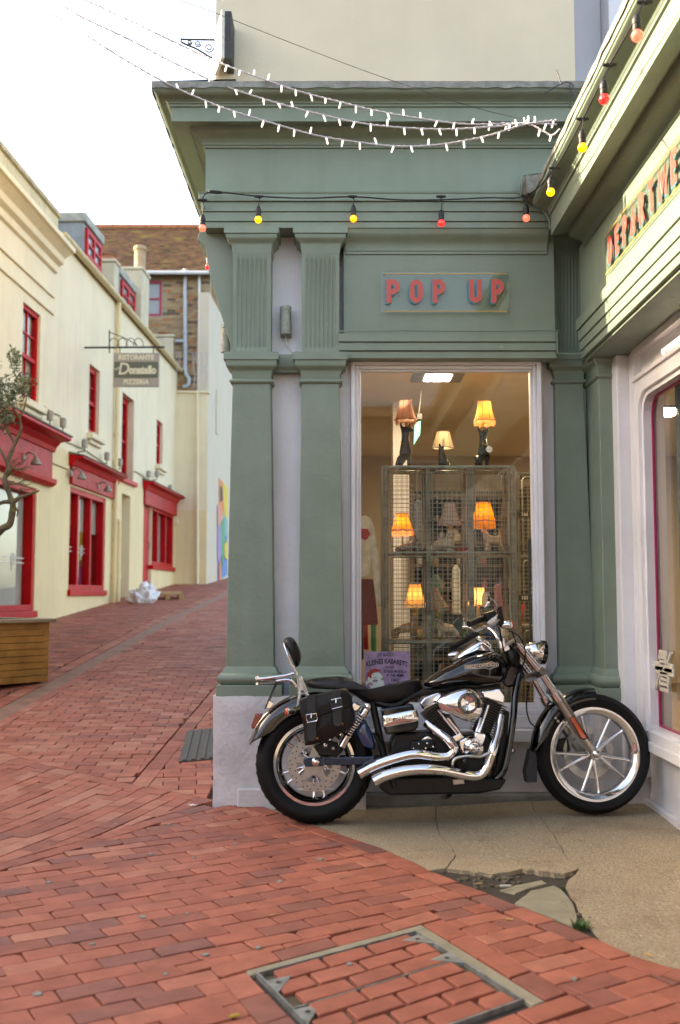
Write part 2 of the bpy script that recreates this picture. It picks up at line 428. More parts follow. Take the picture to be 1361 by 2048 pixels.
# up the lane
CH0, CH1 = g2(-40, 1480), g2(453, 1196)
CHd = (Vector(CH1) - Vector(CH0)).normalized(); CHe = tuple(Vector(CH0) + CHd * 26)
chan = [CH0, CHe]
xS = -1.55
Cq = field((-2.0, 6.5), R(2.2), .215, .1025, (-14, 8), (-6, 250), [(UDIAG, True), (chan, False), ([(xS, 0), (xS + .9, 30)], True)])
Dq = field((-1.2, 6.2), R(8), .215, .1025, (-12, 12), (-14, 140), [(UDIAG, True), ([(xS + .13, 0), (xS + 1.03, 30)], False), ([(XS - .03, 0), (XS - .03, 30)], True)])
Sq = [q for q in course([(xS + .2, 6.5), (xS + .72, 24)],   .215, -.125, -.005)]
Sq = [side_clip(q, UDIAG, True) for q in Sq]; Sq = [q for q in Sq if len(q) > 2]
for q in Cq + Dq + Sq: BR.append((q, min(1, tintA() + .14)))  # sky sheen put into the lane bricks' tint as well
Gq = course(off_line(chan, .0), .215, .0, .1) + course(off_line(chan, .3), .20, .0, .16)
Eq = field((-4.2, 8), R(2.2), .215, .1025, (-14, 16), (-20, 230), [(UDIAG, True), (off_line(chan, .47), True), ([(-6.4, 0), (-4.6, 45)], False)])
for q in Gq: BR.append((q, min(1, tintA() + .2)))
for q in Eq: BR.append((q, max(0, tintA() - .02)))

def seen(q):
    cx = sum(p[0] for p in q) / len(q); cy = sum(p[1] for p in q) / len(q)
    if cy < 1: return 0
    x, y = proj((cx, cy, ground(cy)))
    if not (-20 < x < 1381 and 1100 < y < 2075): return 0
    pp = [proj((p[0], p[1], ground(p[1]))) for p in q]; return area2(pp)
rank = sorted(range(len(BR)), key=lambda i: -seen(BR[i][0])); single = set(rank[:300])
paving = MB(); pv_single = []
def lay(mb, q, tint, ch):
    cx = sum(p[0] for p in q) / len(q); cy = sum(p[1] for p in q) / len(q); dz = random.gauss(0, .0014); tx, ty = random.gauss(0, .009), random.gauss(0, .009)
    if sum((q[i][0] * q[(i + 1) % len(q)][1] - q[(i + 1) % len(q)][0] * q[i][1]) for i in range(len(q))) < 0: q = q[::-1]
    if ch:
        q2 = []
        for i, p in enumerate(q):                        # worn corners
            a = Vector(q[i - 1]); b = Vector(q[(i + 1) % len(q)]); P = Vector(p); ra = random.uniform(.0015, .005); rb = random.uniform(.0015, .005)
            if random.random() < .06: ra = rb = random.uniform(.01, .022)
            q2 += [tuple(P + (a - P).normalized() * ra), tuple(P + (b - P).normalized() * rb)]
        q = q2
    mb.cur = tint
    mb.poly_plate(q, lambda x, y: ground(y) + dz + tx * (x - cx) + ty * (y - cy), .03, .0035 if ch else 0)
for i, (q, t) in enumerate(BR):
    if i in single: continue
    lay(paving, q, t, seen(q) > 120)
base = MB()
base.poly_plate([(-3.4, 2.0), (1.6, 2.0), (1.6, 4.6), (-3.4, 4.6)], -.016, .006)
pav = struct(base.build('brick_paving', SOIL))
rest = paving.build('paving_bricks', BRICK, pav); rest['kind'] = 'stuff'
for i in sorted(single):
    m1 = MB(); lay(m1, BR[i][0], BR[i][1], True); m1.build('brick', BRICK, pav)
# gutter channel between the two strips of the lane
gm = MB(); pl = off_line(chan, .1); pr = off_line(chan, .3)
N = 30
for i in range(N):
    a, b = i / N, (i + 1) / N
    f = lambda P, t: (lambda q: (q.x, q.y, ground(q.y) - .006))(Vector(P[0]).lerp(Vector(P[1]), t))
    gm.add([f(pl, a), f(pl, b), f(pr, b), f(pr, a)], [(0, 3, 2, 1) if False else (0, 1, 2, 3)])
struct(gm.build('gutter_channel', M('worn_channel', (.34, .17, .115), rough=.6, var=.2, vs_=6, bump=.4, bs=60, dirt=.4)))

# ---- manhole cover
mt = thing('manhole_cover', 'square recessed manhole cover filled with red bricks, steel edges with corner plates', 'manhole', mh(WA / 2, WB / 2))
def mbox(u0, u1, v0, v1, z0, z1, mbx=None):
    m_ = mbx or MB(); a = [mh(u0, v0, z0), mh(u1, v0, z0), mh(u1, v1, z0), mh(u0, v1, z0)]; m_.prism(a, (0, 0, z1 - z0)); return m_
T = .007
for (u0, u1, v0, v1) in ((0, WA, 0, T), (0, WA, WB - T, WB), (0, T, T, WB - T), (WA - T, WA, T, WB - T)):
    mbox(u0, u1, v0, v1, -.03, .003).build('frame_bar', STEEL, mt)
VM = .31
mbox(T, WA - T, VM, VM + .006, -.03, -.002).build('dividing_bar', STEEL, mt)
su = MB(); mbox(-.025, WA + .055, -.045, -.001, -.03, -.001, su); mbox(WA + .001, WA + .055, -.001, WB + .045, -.03, -.001, su)
su.build('concrete_surround', CONC2, mt, bevel=.004)
mbox(T, WA - T, T, WB - T, -.03, -.014).build('mortar_bed', M('sandy_joint', (.13, .10, .065), rough=.95, var=.3, vs_=20, bump=.6, bs=140, spots=((.05, .06, .02), 9, .58)), mt)
for (u, v, du, dv) in ((T, T + .07, 1, 1), (WA - T, T + .03, -1, 1), (WA - T, VM - .06, -1, 1), (T, VM + .02, 1, 1)):
    pz = MB().prism([mh(u, v, -.012), mh(u + du * .095, v + .015, -.012), mh(u, v + dv * .11, -.012)], (0, 0, .013)).build('corner_plate', STEEL, mt)
    c0 = Vector(mh(u + du * .032, v + dv * .04, .0012)); MB().lathe([(0, 0), (.009, 0), (.009, .001)], c0, seg=10).build('bolt_hole', SOIL, pz)
def mfill(v0, v1, rows):
    w = (v1 - v0) / rows
    for j in range(rows):
        u = T + .02 + (-.07 if j % 2 else .03)
        while u < WA - .06:
            e = min(u + .2 + random.uniform(-.01, .01), WA - T - .015); a = max(u, T + .015)
            if e - a > .05:
                q = [mh(a + .004, v0 + j * w + .006)[:2], mh(e - .004, v0 + j * w + .006)[:2], mh(e - .004, v0 + (j + 1) * w - .006)[:2], mh(a + .004, v0 + (j + 1) * w - .006)[:2]]
                m1 = MB(); lay(m1, q, random.gauss(.5, .12), True); m1.build('brick', BRICK, mt)
            u = e + .008
mfill(T, VM, 3); mfill(VM + .01, WB - T, 4)

from mathutils import noise as mnoise
def apron_z(x, y):                                       # the slab climbs a little towards the inner corner
    a = max(0., min(1., (x - .35) / 1.0)); b = max(0., min(1., (y - 4.4) / 1.25)); return .044 * a * a * (3 - 2 * a) * b
# ---- concrete apron: three slabs split by real cracks, a broken corner
g0 = lambda px, py: (lambda p: (p.x, p.y))(at_z(px, py))
def jag(pts, n, amp):
    out = []
    for a, b in zip(pts, pts[1:]):
        a = Vector(a); b = Vector(b); d = b - a; nn = Vector((-d.y, d.x)).normalized()
        for k in range(n): out.append(tuple(a + d * (k / n) + nn * (random.uniform(-amp, amp) if k else 0)))
    out.append(tuple(pts[-1])); return out
YB, XR = 6.12, 1.85
cr1 = jag([(g0(866, 1600)[0], YB), g0(872, 1640), g0(880, 1672), g0(904, 1695), g0(912, 1712), g0(893, 1737)], 4, .006)
cr2 = jag([(g0(1050, 1600)[0], YB), g0(1066, 1625), g0(1088, 1655), g0(1112, 1684), g0(1128, 1712), g0(1158, 1740)], 4, .006)
hole_top = jag([g0(893, 1737), g0(940, 1742), g0(985, 1749), g0(1045, 1739), g0(1090, 1746), g0(1130, 1750), g0(1158, 1740)], 4, .010)
hole_right = jag([g0(1158, 1740), g0(1132, 1772), g0(1152, 1800), g0(1168, 1830), g0(1180, 1852), g0(1203, 1879)], 3, .008)
ci = [i for i, p in enumerate(CURVE)]
pxc = [proj((p[0], p[1], 0))[0] for p in CURVE]
cA = [CURVE[i] for i in ci if pxc[i] < 846]; cC = [CURVE[i] for i in ci if pxc[i] > 1206]
sh = lambda pl, dx: [(p[0] + dx, p[1]) for p in pl]
apron = MB(); polys = [
    cA + [g0(858, 1741)] + list(reversed(sh(cr1, -.003))) + [(CURVE[0][0], YB)],
    sh(cr1, .002) + hole_top[1:-1] + list(reversed(sh(cr2, -.003))),
    sh(cr2, .002) + hole_right[1:] + cC + [(XR, CURVE[-1][1]), (XR, YB)]]
asl = struct(MB().poly_plate([(-.62, 4.3), (1.86, 3.2), (1.86, 6.12), (-.62, 6.12)], -.018, .004).build('concrete_apron', SOIL))
for i, q in enumerate(polys):
    m1 = MB(); m1.poly_plate(q, lambda x, y, i=i: -.001 - .002 * i, .05); o = m1.build('slab', CONC, asl)
    bm = bmesh.new(); bm.from_mesh(o.data); bmesh.ops.recalc_face_normals(bm, faces=bm.faces)
    bmesh.ops.triangulate(bm, faces=[f for f in bm.faces if len(f.verts) > 4])
    for _ in range(4):                                   # refine the top so the apron can rise and be uneven
        es = [e for e in bm.edges if e.calc_length() > .12 and all(v.co.z > -.02 for v in e.verts)]
        if es: bmesh.ops.subdivide_edges(bm, edges=es, cuts=1); bmesh.ops.triangulate(bm, faces=[f for f in bm.faces if len(f.verts) > 4])
    for v in bm.verts:
        if v.co.z > -.02: v.co.z += apron_z(v.co.x, v.co.y) + .0035 * mnoise.noise(v.co * 3.1) + .002 * mnoise.noise(v.co * 9)
    bm.to_mesh(o.data); bm.free()
fr = [(jag([g0(1030, 1803), g0(1062, 1778), g0(1108, 1768), g0(1124, 1776), g0(1146, 1802), g0(1156, 1838), g0(1146, 1848), g0(1100, 1829), g0(1058, 1812), g0(1030, 1803)], 3, .004)[:-1], -.006),
      (jag([g0(1000, 1776), g0(1030, 1766), g0(1085, 1756), g0(1096, 1762), g0(1060, 1771), g0(1030, 1783), g0(1000, 1776)], 2, .004)[:-1], -.010)]
for q, z in fr:
    m1 = MB(); m1.poly_plate(q, z, .03, .004); recalc(m1.build('slab_fragment', CONC2, asl))
# rubble in the hole
rb = MB()
for i in range(70):
    c = g0(random.uniform(895, 1040), random.uniform(1746, 1772)) if i < 45 else g0(random.uniform(1150, 1185), random.uniform(1790, 1850)); s_ = random.uniform(.004, .016)
    rb.poly_plate([(c[0] + s_ * math.cos(t) * random.uniform(.6, 1.2), c[1] + s_ * math.sin(t) * random.uniform(.6, 1.2)) for t in (0, 1.1, 2.3, 3.4, 4.4, 5.3)], -.02 + s_ * .7 + .004, s_, s_ * .25)
tag(rb.build('rubble', M('dark_rubble', (.16, .13, .09), rough=.9, var=.3, vs_=60)), 'loose grit in the broken edge of the concrete apron', 'rubble', kind='stuff')

# ---- tufts, butts, leaf
GRASS = M('weed_green', (.06, .14, .025), rough=.6, var=.3, vs_=60)
def tuft(px, py, n, h, label):
    c = at_z(px, py); m1 = MB()
    for i in range(n):
        a = random.uniform(0, 6.28); r = random.uniform(0, .03); b = Vector((c.x + r * math.cos(a), c.y + r * math.sin(a), -.012)); l = h * random.uniform(.5, 1.2)
        d = Vector((math.cos(a) * .7, math.sin(a) * .7, 1)) * l; s_ = Vector((-math.sin(a), math.cos(a), 0)) * .0028
        m1.add([b - s_, b + s_, b + d * .55 + s_ * .8, b + d, b + d * .55 - s_ * .8], [(0, 1, 2, 3, 4)])
    tag(m1.build('weed_tuft', GRASS, loc=(c.x, c.y, 0)), label, 'weed', 'weeds growing in paving joints')
tuft(862, 1763, 40, .016, 'small weed tuft in the brick border by the left end of the broken concrete')
tuft(1163, 1852, 70, .03, 'bright green weed clump at the bottom of the crack beside the concrete fragment')
tuft(1132, 1776, 25, .014, 'tiny weed at the top corner of the concrete fragment')
tuft(1126, 1806, 22, .01, 'flat moss spot in the middle of the concrete fragment')
tuft(870, 1831, 18, .013, 'weed sprig in a joint just above the manhole surround corner')
tuft(1012, 1967, 18, .012, 'thin weed line against the right concrete edge of the manhole')
BUTT = M('cigarette_filter', (.55, .33, .13), rough=.8); PAPER = M('litter_paper', (.5, .48, .42), rough=.9)
def butt(px, py, ang, label, mat=BUTT, l=.026, r=.004):
    c = at_z(px, py); d = Vector((math.cos(ang), math.sin(ang), 0)) * l / 2; p = Vector((c.x, c.y, r + .002 + (apron_z(c.x, c.y) + .004 if c.y > 5.3 else 0)))
    m1 = MB().tube([p - d, p - d * .3, p + d * .4, p + d], [r * .9, r, r * .95, r * .8], 8); tag(m1.build('cigarette_butt' if mat is BUTT else 'litter_stick', mat, smooth=40, loc=(c.x, c.y, 0)), label, 'litter', 'litter on the paving')
butt(1020, 1842, 2.9, 'orange cigarette butt on the bricks just below the concrete fragment')
butt(1297, 1913, 2.6, 'cigarette butt against the concrete edge by the far end of the brick border')
butt(545, 1834, .6, 'orange cigarette butt on the bricks left of the manhole top edge')
butt(960, 1770, .1, 'orange cigarette butt in the dirt of the broken concrete')
butt(1012, 1776, .1, 'pale paper scrap in the dirt of the broken concrete', PAPER, .05, .006)
butt(441, 1620, .3, 'cigarette butt below the corner of the white plinth')
butt(993, 1594, .04, 'flat wooden stick on the concrete beside the wall kerb', M('pale_wood', (.55, .44, .28), rough=.8), .15, .005)
butt(470, 2037, .5, 'curled yellow leaf on the bricks left of the manhole', M('dead_leaf', (.5, .36, .06), rough=.8), .03, .006)
# bird mess by the plinth corner
c = at_g(384, 1611); m1 = MB()
for i in range(16):
    a = i / 16 * 6.283; r = .012 if i % 2 else random.uniform(.03, .06); m1.v.append((c.x + r * math.cos(a), c.y + r * math.sin(a) , ground(c.y) + .0035))
m1.f.append(tuple(range(16))); m1.t.append(.5); m1.mi.append(0)
tag(m1.build('bird_dropping', M('bird_white', (.75, .75, .72), rough=.8), loc=(c.x, c.y, ground(c.y))), 'white splashed bird dropping on the bricks by the plinth corner', 'dropping')

# ---- ribbed rubber ramp at the side door
P = [at_g(357, 1527), at_g(374, 1474), at_g(440, 1462), at_g(440, 1519)]
rt = thing('rubber_ramp', 'black ribbed rubber threshold ramp against the side of the green shop', 'ramp', ((P[0] + P[2]) / 2))
dx = (P[3] - P[0]); dy = (P[1] - P[0])
RUB = M('ramp_rubber', (.085, .075, .06), rough=.55, var=.15, vs_=9, bump=.3, bs=120)
body = MB(); body.prism([P[0] + Vector((0, 0, .0)), P[1], P[1] + Vector((0, 0, .05)), P[0] + Vector((0, 0, .012))], dx * 2.2); body.build('wedge', RUB, rt, bevel=.006)
for i in range(10):
    o = P[0] + dx * (2.2 * (i + .35) / 10); w = dx.normalized() * .035
    MB().prism([o + Vector((0, 0, .013)), o + w + Vector((0, 0, .013)), o + w + Vector((0, 0, .021)), o + Vector((0, 0, .021))], dy * .97 + Vector((0, 0, .036))).build('rib', RUB, rt, bevel=.004)

# ---- flattened chewing gum on the bricks
GUM = M('trodden_gum', (.30, .28, .25), rough=.8, var=.2, vs_=60)
rr = random.Random(31)
for px, py in ((374, 1829), (517, 1897), (286, 1836), (97, 1766), (412, 1911), (332, 1950), (388, 1717), (300, 1710), (232, 1649), (338, 1650), (130, 1425), (75, 1990), (640, 1720), (700, 1930), (560, 1765), (185, 1890), (1150, 1960), (470, 1690)):
    c = at_g(px, py); m1 = MB(); r_ = rr.uniform(.009, .017); m1.poly_plate([(c.x + r_ * rr.uniform(.75, 1.2) * math.cos(t), c.y + r_ * rr.uniform(.75, 1.2) * math.sin(t)) for t in (6.2832 * k / 10 for k in range(10))], ground(c.y) + .0055, .006, .001)
    tag(m1.build('gum_spot', GUM, loc=(c.x, c.y, ground(c.y))), 'pale flattened chewing gum spot trodden into the brick paving', 'gum', 'gum spots on the bricks')
# ================================================================== THE GREEN CORNER SHOP
GREEN = M('sage_paint', (.20, .255, .198), rough=.48, var=.05, vs_=3, bump=.12, bs=55, streak=.22, dirt=.22, dirtcol=(.085, .095, .07), spots=((.42, .42, .38), 9.0, .72))
GREEN2 = M('sage_render', (.20, .255, .198), rough=.5, var=.07, vs_=4, bump=.38, bs=38, streak=.15, dirt=.25, dirtcol=(.085, .095, .07), spots=((.42, .42, .38), 7.0, .72))
WHITE = M('white_render', (.77, .755, .78), rough=.6, var=.06, vs_=3, bump=.45, bs=30, dirt=.14, streak=.08, dirtcol=(.25, .22, .19))
PLWH = M('white_plinth_paint', (.69, .665, .68), rough=.6, var=.10, vs_=3, bump=.7, bs=26, dirt=.45, streak=.12, dirtcol=(.24, .2, .18))
FRAMEW = M('white_gloss_paint', (.79, .775, .80), rough=.38, var=.05, vs_=4, bump=.08, bs=60, dirt=.08, dirtcol=(.3, .27, .24))
CREAM = M('cream_upper_paint', (.60, .53, .40), rough=.65, var=.05, vs_=2, bump=.2, bs=40, streak=.12, dirt=.08, dirtcol=(.4, .35, .25))
BLUEW = M('cool_white_paint', (.55, .57, .64), rough=.65, var=.04, vs_=2, bump=.2, bs=40)
LEAD = M('lead_flashing', (.26, .255, .235), rough=.6, var=.25, vs_=14, bump=.6, bs=40, dirt=.5, dirtcol=(.1, .095, .075))
GLASS = glass_mat('window_glass', ior=1.30)
YF, YW = 6.10, 6.27
zf = lambda py, Y=YF: fz(py, Y)
shop = thing('corner_shop', 'sage green corner shop with fluted pilasters and deep cornice under a cream upper wall', 'shop', (.5, 6.1, 0))
XL = fx(404, YF); XRW = 1.62; XPL = fx(431, 6.08)
# ---- masonry
HS, SILL_T, SILL_B = fz(738, YW), fz(1428, YW), fz(1480, YW)
wl, wr = fx(702, YW), fx(1086, YW)
gl, gr, gt, gb = fx(722, 6.3), fx(1066, 6.3), fz(740, 6.3), fz(1424, 6.3)
XSD = fx(464, 6.2)
wm = MB(); wm.box((XSD, YW, 0), (wl, 6.45, 3.6)); wm.build('wall', WHITE, shop)
MB().box((wr, 6.40, 0), (2.1, 6.5, 3.6)).build('wall', WHITE, shop)
MB().box((wr - .03, 6.331, 0), (wr - .0005, 6.5, 3.6)).build('jamb', WHITE, shop)
MB().box((wl, YW + .004, 0), (wr, 6.44, SILL_B + .02)).build('wall_under_window', PLWH, shop)
MB().box((wl, YW, fz(722, YW)), (wr, 6.45, 3.6)).build('wall', WHITE, shop)
MB().box((XSD, 6.451, 0), (XSD + .25, 14, 4.2)).build('side_wall', GREEN2, shop)
ZP = fz(1393, 6.07)
xq = fx(712, 6.07)
def lumpy(x0, x1, y0, y1, z0, z1, amp=.006, step=.05):
    """rendered plinth with an uneven face"""
    m = MB(); nx = max(2, int((x1 - x0) / step)); nz = max(2, int((z1 - z0) / step)); rr = random.Random(3)
    vs_ = []; 
    for j in range(nz + 1):
        for i in range(nx + 1):
            e = .5 if i in (0, nx) or j in (0, nz) else 1
            vs_.append((x0 + (x1 - x0) * i / nx + (rr.uniform(-.004, .004) if i in (0, nx) else 0), y0 + amp * (rr.random() - .5) * 2 + (.006 if e < 1 else 0), z0 + (z1 - z0) * j / nz + (rr.uniform(-.003, .003) if j == nz else 0)))
    W = nx + 1; fs = [(j * W + i, j * W + i + 1, (j + 1) * W + i + 1, (j + 1) * W + i) for j in range(nz) for i in range(nx)]
    k = len(vs_); back = [(p[0], y1, p[2]) for p in vs_]
    edge = [i for i in range(W)] + [j * W + nx for j in range(1, nz + 1)] + [nz * W + i for i in range(nx - 1, -1, -1)] + [j * W for j in range(nz - 1, 0, -1)]
    n = len(edge); vs_ += [back[e] for e in edge]
    fs += [(edge[i], k + i, k + (i + 1) % n, edge[(i + 1) % n]) for i in range(n)]
    m.add(vs_, fs); return m
lumpy(XPL, xq, 6.075, 6.3, -.03, ZP).build('plinth', PLWH, shop, smooth=50)
x3 = fx(1098, 6.1)
lumpy(x3, 1.85, 6.285, 6.42, -.03, fz(1392, 6.31)).build('plinth', PLWH, shop, smooth=50)
MB().box((XPL, 6.3, -.03), (XPL + .2, 14, ZP)).build('side_plinth', PLWH, shop, bevel=.01)
# low kerb at the foot of the wall
MB().box((fx(480, 6.06), 6.045, -.03), (xq + .06, 6.08, fz(1578, 6.05))).build('wall_kerb', PLWH, shop, bevel=.008)
MB().box((xq + .061, 6.19, -.03), (1.8, 6.28, .06)).build('wall_kerb', M('kerb_cement', (.3, .285, .27), rough=.8, var=.2, vs_=6, bump=.7, bs=40, dirt=.5), shop, bevel=.008)
# ---- window
fr = MB()
def ring(x0, x1, z0, z1, w, y0, y1, mat, name, par, bev=.004):
    out = []
    for (a, b) in (((x0, y0, z0), (x0 + w, y1, z1)), ((x1 - w, y0, z0), (x1, y1, z1)), ((x0 + w, y0, z1 - w), (x1 - w, y1, z1)), ((x0 + w, y0, z0), (x1 - w, y1, z0 + w))):
        out.append(MB().box(a, b).build(name, mat, par, bevel=bev))
    return out
win = MB().box((gl, 6.300, gb), (gr, 6.306, gt)).build('window_pane', GLASS, shop)
ring(wl + .002, wr - .002, SILL_T, fz(722, YW) - .002, .028, 6.235, 6.33, FRAMEW, 'frame', win)
ring(wl + .030, wr - .030, SILL_T + .028, fz(722, YW) - .030, .022, 6.262, 6.33, FRAMEW, 'frame_bead', win, .006)
ring(wl + .052, wr - .052, SILL_T + .05, fz(722, YW) - .052, .014, 6.283, 6.33, FRAMEW, 'inner_bead', win, .003)
MB().box((fx(690, 6.2), 6.16, SILL_B), (fx(1092, 6.2), 6.30, fz(1458, 6.2))).build('sill', FRAMEW, win, bevel=.008)
MB().box((wl + .003, 6.215, fz(1457, 6.2)), (wr - .003, 6.30, SILL_T - .002)).build('sill_upstand', FRAMEW, win, bevel=.006)
# ---- pilasters
def cyma(d0, z0, d1, z1, n=7):
    return [(d0 + (d1 - d0) * (t - math.sin(2 * math.pi * t) / (2 * math.pi) * .85), z0 + (z1 - z0) * t) for t in (i / n for i in range(n + 1))]
def capital(path, zs, dmax, name, par, top_close=True):
    """zs = pixel rows: bottom of neck, cyma bottom, cyma top, slab line, slab top"""
    zb, zc, zt, zl, zz = zs
    prof = [(0.001, zb)] + cyma(.008, zc, dmax * .78, zt) + [(dmax * .80, zl - .004), (dmax * .80, zl), (dmax, zl), (dmax, zz), (-.06, zz), (-.06, zb)]
    return MB().sweep(path, prof).build(name, GREEN, par, smooth=35)
def flutes(x0, x1, y, z0, z1, n, par, lean=.05):
    """fluted console block: y runs forward by lean at the top"""
    m = MB(); rim = .09 * (x1 - x0); pts = [(x0, 0)]; w = (x1 - x0 - 2 * rim) / n
    for i in range(n):
        a = x0 + rim + i * w; r = w * .40
        for k in range(7): t = math.pi * k / 6; pts.append((a + w / 2 - r * math.cos(t), .8 * r * math.sin(t)))
    pts.append((x1, 0)); zi = [z0, z0 + .035, z0 + .05, z1 - .05, z1 - .035, z1]; fl = [0, 0, 1, 1, 0, 0]; vs_ = []
    for z, f in zip(zi, fl):
        t = (z - z0) / (z1 - z0); yy = y - lean * t * t
        for (x, d) in pts: vs_.append((x, yy + d * f, z))
    W = len(pts); fs = [(j * W + i, j * W + i + 1, (j + 1) * W + i + 1, (j + 1) * W + i) for j in range(5) for i in range(W - 1)]
    m.add(vs_, fs); k = len(zi)
    for X in (x0, x1):
        m.add([(X, y - lean * ((z - z0) / (z1 - z0)) ** 2, z) for z in zi] + [(X, y + .16, z1), (X, y + .16, z0)], [tuple(range(k + 2))])
    return m.build('fluted_block', GREEN, par, smooth=35)
def pilaster(tl, tr, bl, br, yf, back=YW + .01, flute=True, dm=.052, base_ext=(.05, .05)):
    X = lambda p: fx(p, yf)
    zt, zb = zf(768, yf), zf(1337, yf)
    a, b, c, d = X(tl), X(tr), X(bl), X(br)
    sh_ = MB(); n = 10
    rows = []
    for i in range(n + 1):
        t = i / n; e = t ** .8; rows.append([(a + (c - a) * e, back, zt + (zb - zt) * t), (a + (c - a) * e, yf, zt + (zb - zt) * t), (b + (d - b) * e, yf, zt + (zb - zt) * t), (b + (d - b) * e, back, zt + (zb - zt) * t)])
    sh_.add([p for r in rows for p in r], [(i * 4 + j, (i + 1) * 4 + j, (i + 1) * 4 + j + 1, i * 4 + j + 1) for i in range(n) for j in range(3)])
    o = sh_.build('pilaster', GREEN2, shop, bevel=.006)
    path = [(a, back), (a, yf), (b, yf), (b, back)]
    capital(path, [zf(p, yf) for p in (758, 744, 731, 722, 707)], dm, 'impost', o)
    MB().sweep(path, [(0, zf(768, yf))] + [(.019 * math.sin(math.pi * t), zf(768, yf) + (zf(757, yf) - zf(768, yf)) * t) for t in (.1, .25, .4, .5, .6, .75, .9)] + [(0, zf(757, yf)), (-.05, zf(757, yf)), (-.05, zf(768, yf))]).build('astragal', GREEN, o, smooth=40)
    MB().box((a + .001, yf + .001, zf(757, yf)), (b - .001, back, zf(742, yf))).build('neck', GREEN, o)
    if flute:
        flutes(X(tl), X(tr), yf + .005, zf(707, yf), zf(506, yf - .04), 7, o)
        p2 = [(a, back), (a, yf - .045), (b, yf - .045), (b, back)]
        capital(p2, [zf(506, yf - .045), zf(490, yf - .05), zf(474, yf - .06), zf(468, yf - .07), zf(453, yf - .08)], dm, 'capital', o)
    pb = [(c, back), (c, yf), (d, yf), (d, back)]
    z1, z2, z3, z4 = zf(1337, yf), zf(1346, yf), zf(1368, yf), zf(1392, yf)
    prof = [(0, z1 + .012), (.006, z1 + .004), (.014, z1 - .004), (.02, z2 + .004), (.022, z2)]
    prof += [(.028 + .022 * math.sin(math.pi * t), z2 + (z3 - z2) * t) for t in (.08, .2, .35, .5, .65, .8, .92)] + [(.03, z3), (-.05, z3), (-.05, z1 + .012)]
    MB().sweep(pb, prof).build('base_torus', GREEN, o, smooth=40)
    MB().sweep(pb, [(.052, z3 - .003), (.054, z4), (-.05, z4), (-.05, z3 - .003)]).build('base_block', GREEN, o, bevel=.004)
    return o
p1 = pilaster(463.5, 540, 455, 550, 6.135)
p2 = pilaster(603, 679, 598, 690, 6.135)
p3 = pilaster(1115, 1172, 1113, 1186, 6.34, back=6.43)
# link between the twin imposts
zz = [zf(p, 6.2) for p in (744, 731, 722, 710)]
MB().sweep([(fx(548, 6.2), 6.2), (fx(600, 6.2), 6.2)], [(0, zz[0])] + cyma(0, zz[0], .02, zz[1]) + [(.024, zz[2]), (.024, zz[3]), (-.08, zz[3]), (-.08, zz[0])]).build('impost_link', GREEN, shop, smooth=35)
# console of the side wall: a curved bracket under the cornice return
pr = [(395, 457), (388, 478), (404, 492), (408, 504), (409, 520), (418, 560), (430, 600), (444, 645), (459, 690), (463, 706), (480, 706), (480, 457)]
pts = [(fx(a, 6.2), 6.2, fz(b, 6.2)) for a, b in pr]
MB().prism(pts, (0, .3, 0)).build('side_console', GREEN, shop, bevel=.004)
# ---- entablature
bp = [(XL, 14), (XL, YF), (XRW, YF)]
MB().sweep(bp, [(0, zf(389)), (0, zf(294)), (-.18, zf(294)), (-.18, zf(389))]).build('frieze', GREEN, shop)
rows = [391, 406, 425, 443.5, 456]
for i, (a, b) in enumerate(zip(rows, rows[1:])):
    d = (.035, .022, .012, .002)[i]
    MB().sweep(bp, [(d, zf(b) + .0015), (d + .001, zf(a) - .0015), (d - .002, zf(a)), (-.18, zf(a)), (-.18, zf(b) + .0015)]).build('architrave_board', GREEN, shop, bevel=.002)
MB().sweep(bp, [(.038, zf(391)), (.042, zf(388)), (.0, zf(386)), (-.1, zf(386)), (-.1, zf(391))]).build('architrave_cap', GREEN, shop)
dL, dC, dB = .29, .187, .085
zc = lambda py, d: fz(py, YF - d)
corn = [(0, zc(296, 0)), (.012, zc(295, .012)), (.012, zc(290, .012)), (.02, zc(289, .02)), (.02, zc(284, .02))]
corn += cyma(.024, zc(282, .024), dB, zc(256, dB)) + [(dB + .004, zc(252, dB)), (dC, zc(242, dC) + .0), (dC, zc(214, dC)), (dC + .012, zc(212, dC + .012)), (dC + .012, zc(208, dC + .012))]
corn += cyma(dC + .02, zc(206, dC + .02), dL - .008, zc(178, dL)) + [(dL, zc(176, dL)), (dL, zc(168, dL)), (-.25, zc(168, dL)), (-.25, zc(296, 0))]
MB().sweep(bp, corn).build('cornice', GREEN, shop, smooth=30)
# lead over the cornice, dressed down a little unevenly
def lead(path, z, drop, d0, name, par, amp, step=.06, back=.5, th=.012):
    P = [Vector((p[0], p[1], 0)) for p in path]; segs = []
    for i in range(len(P) - 1):
        n = max(1, int((P[i + 1] - P[i]).length / step)); segs += [(P[i].lerp(P[i + 1], k / n), i) for k in range(n)]
    segs.append((P[-1], len(P) - 2)); vs_ = []; rr = random.Random(5)
    for q, i in segs:
        d = (P[i + 1] - P[i]).normalized(); n = Vector((d.y, -d.x, 0)); e = rr.uniform(-amp, amp); f = rr.uniform(0, amp)
        a = q + n * (d0 + f * .5); b = q - n * back
        vs_ += [(a.x, a.y, z - drop + e), (a.x, a.y, z + f * .4), (b.x, b.y, z + .05)]
    k = len(segs); return MB().add(vs_, [(i * 3 + j, (i + 1) * 3 + j, (i + 1) * 3 + j + 1, i * 3 + j + 1) for i in range(k - 1) for j in (0, 1)]).build(name, LEAD, par, smooth=50)
zl = zc(163, dL)
lead([(XL - dL, 14), (XL - dL, YF - dL), (XRW, YF - dL)], zl, .04, .006, 'lead_capping', shop, .006)
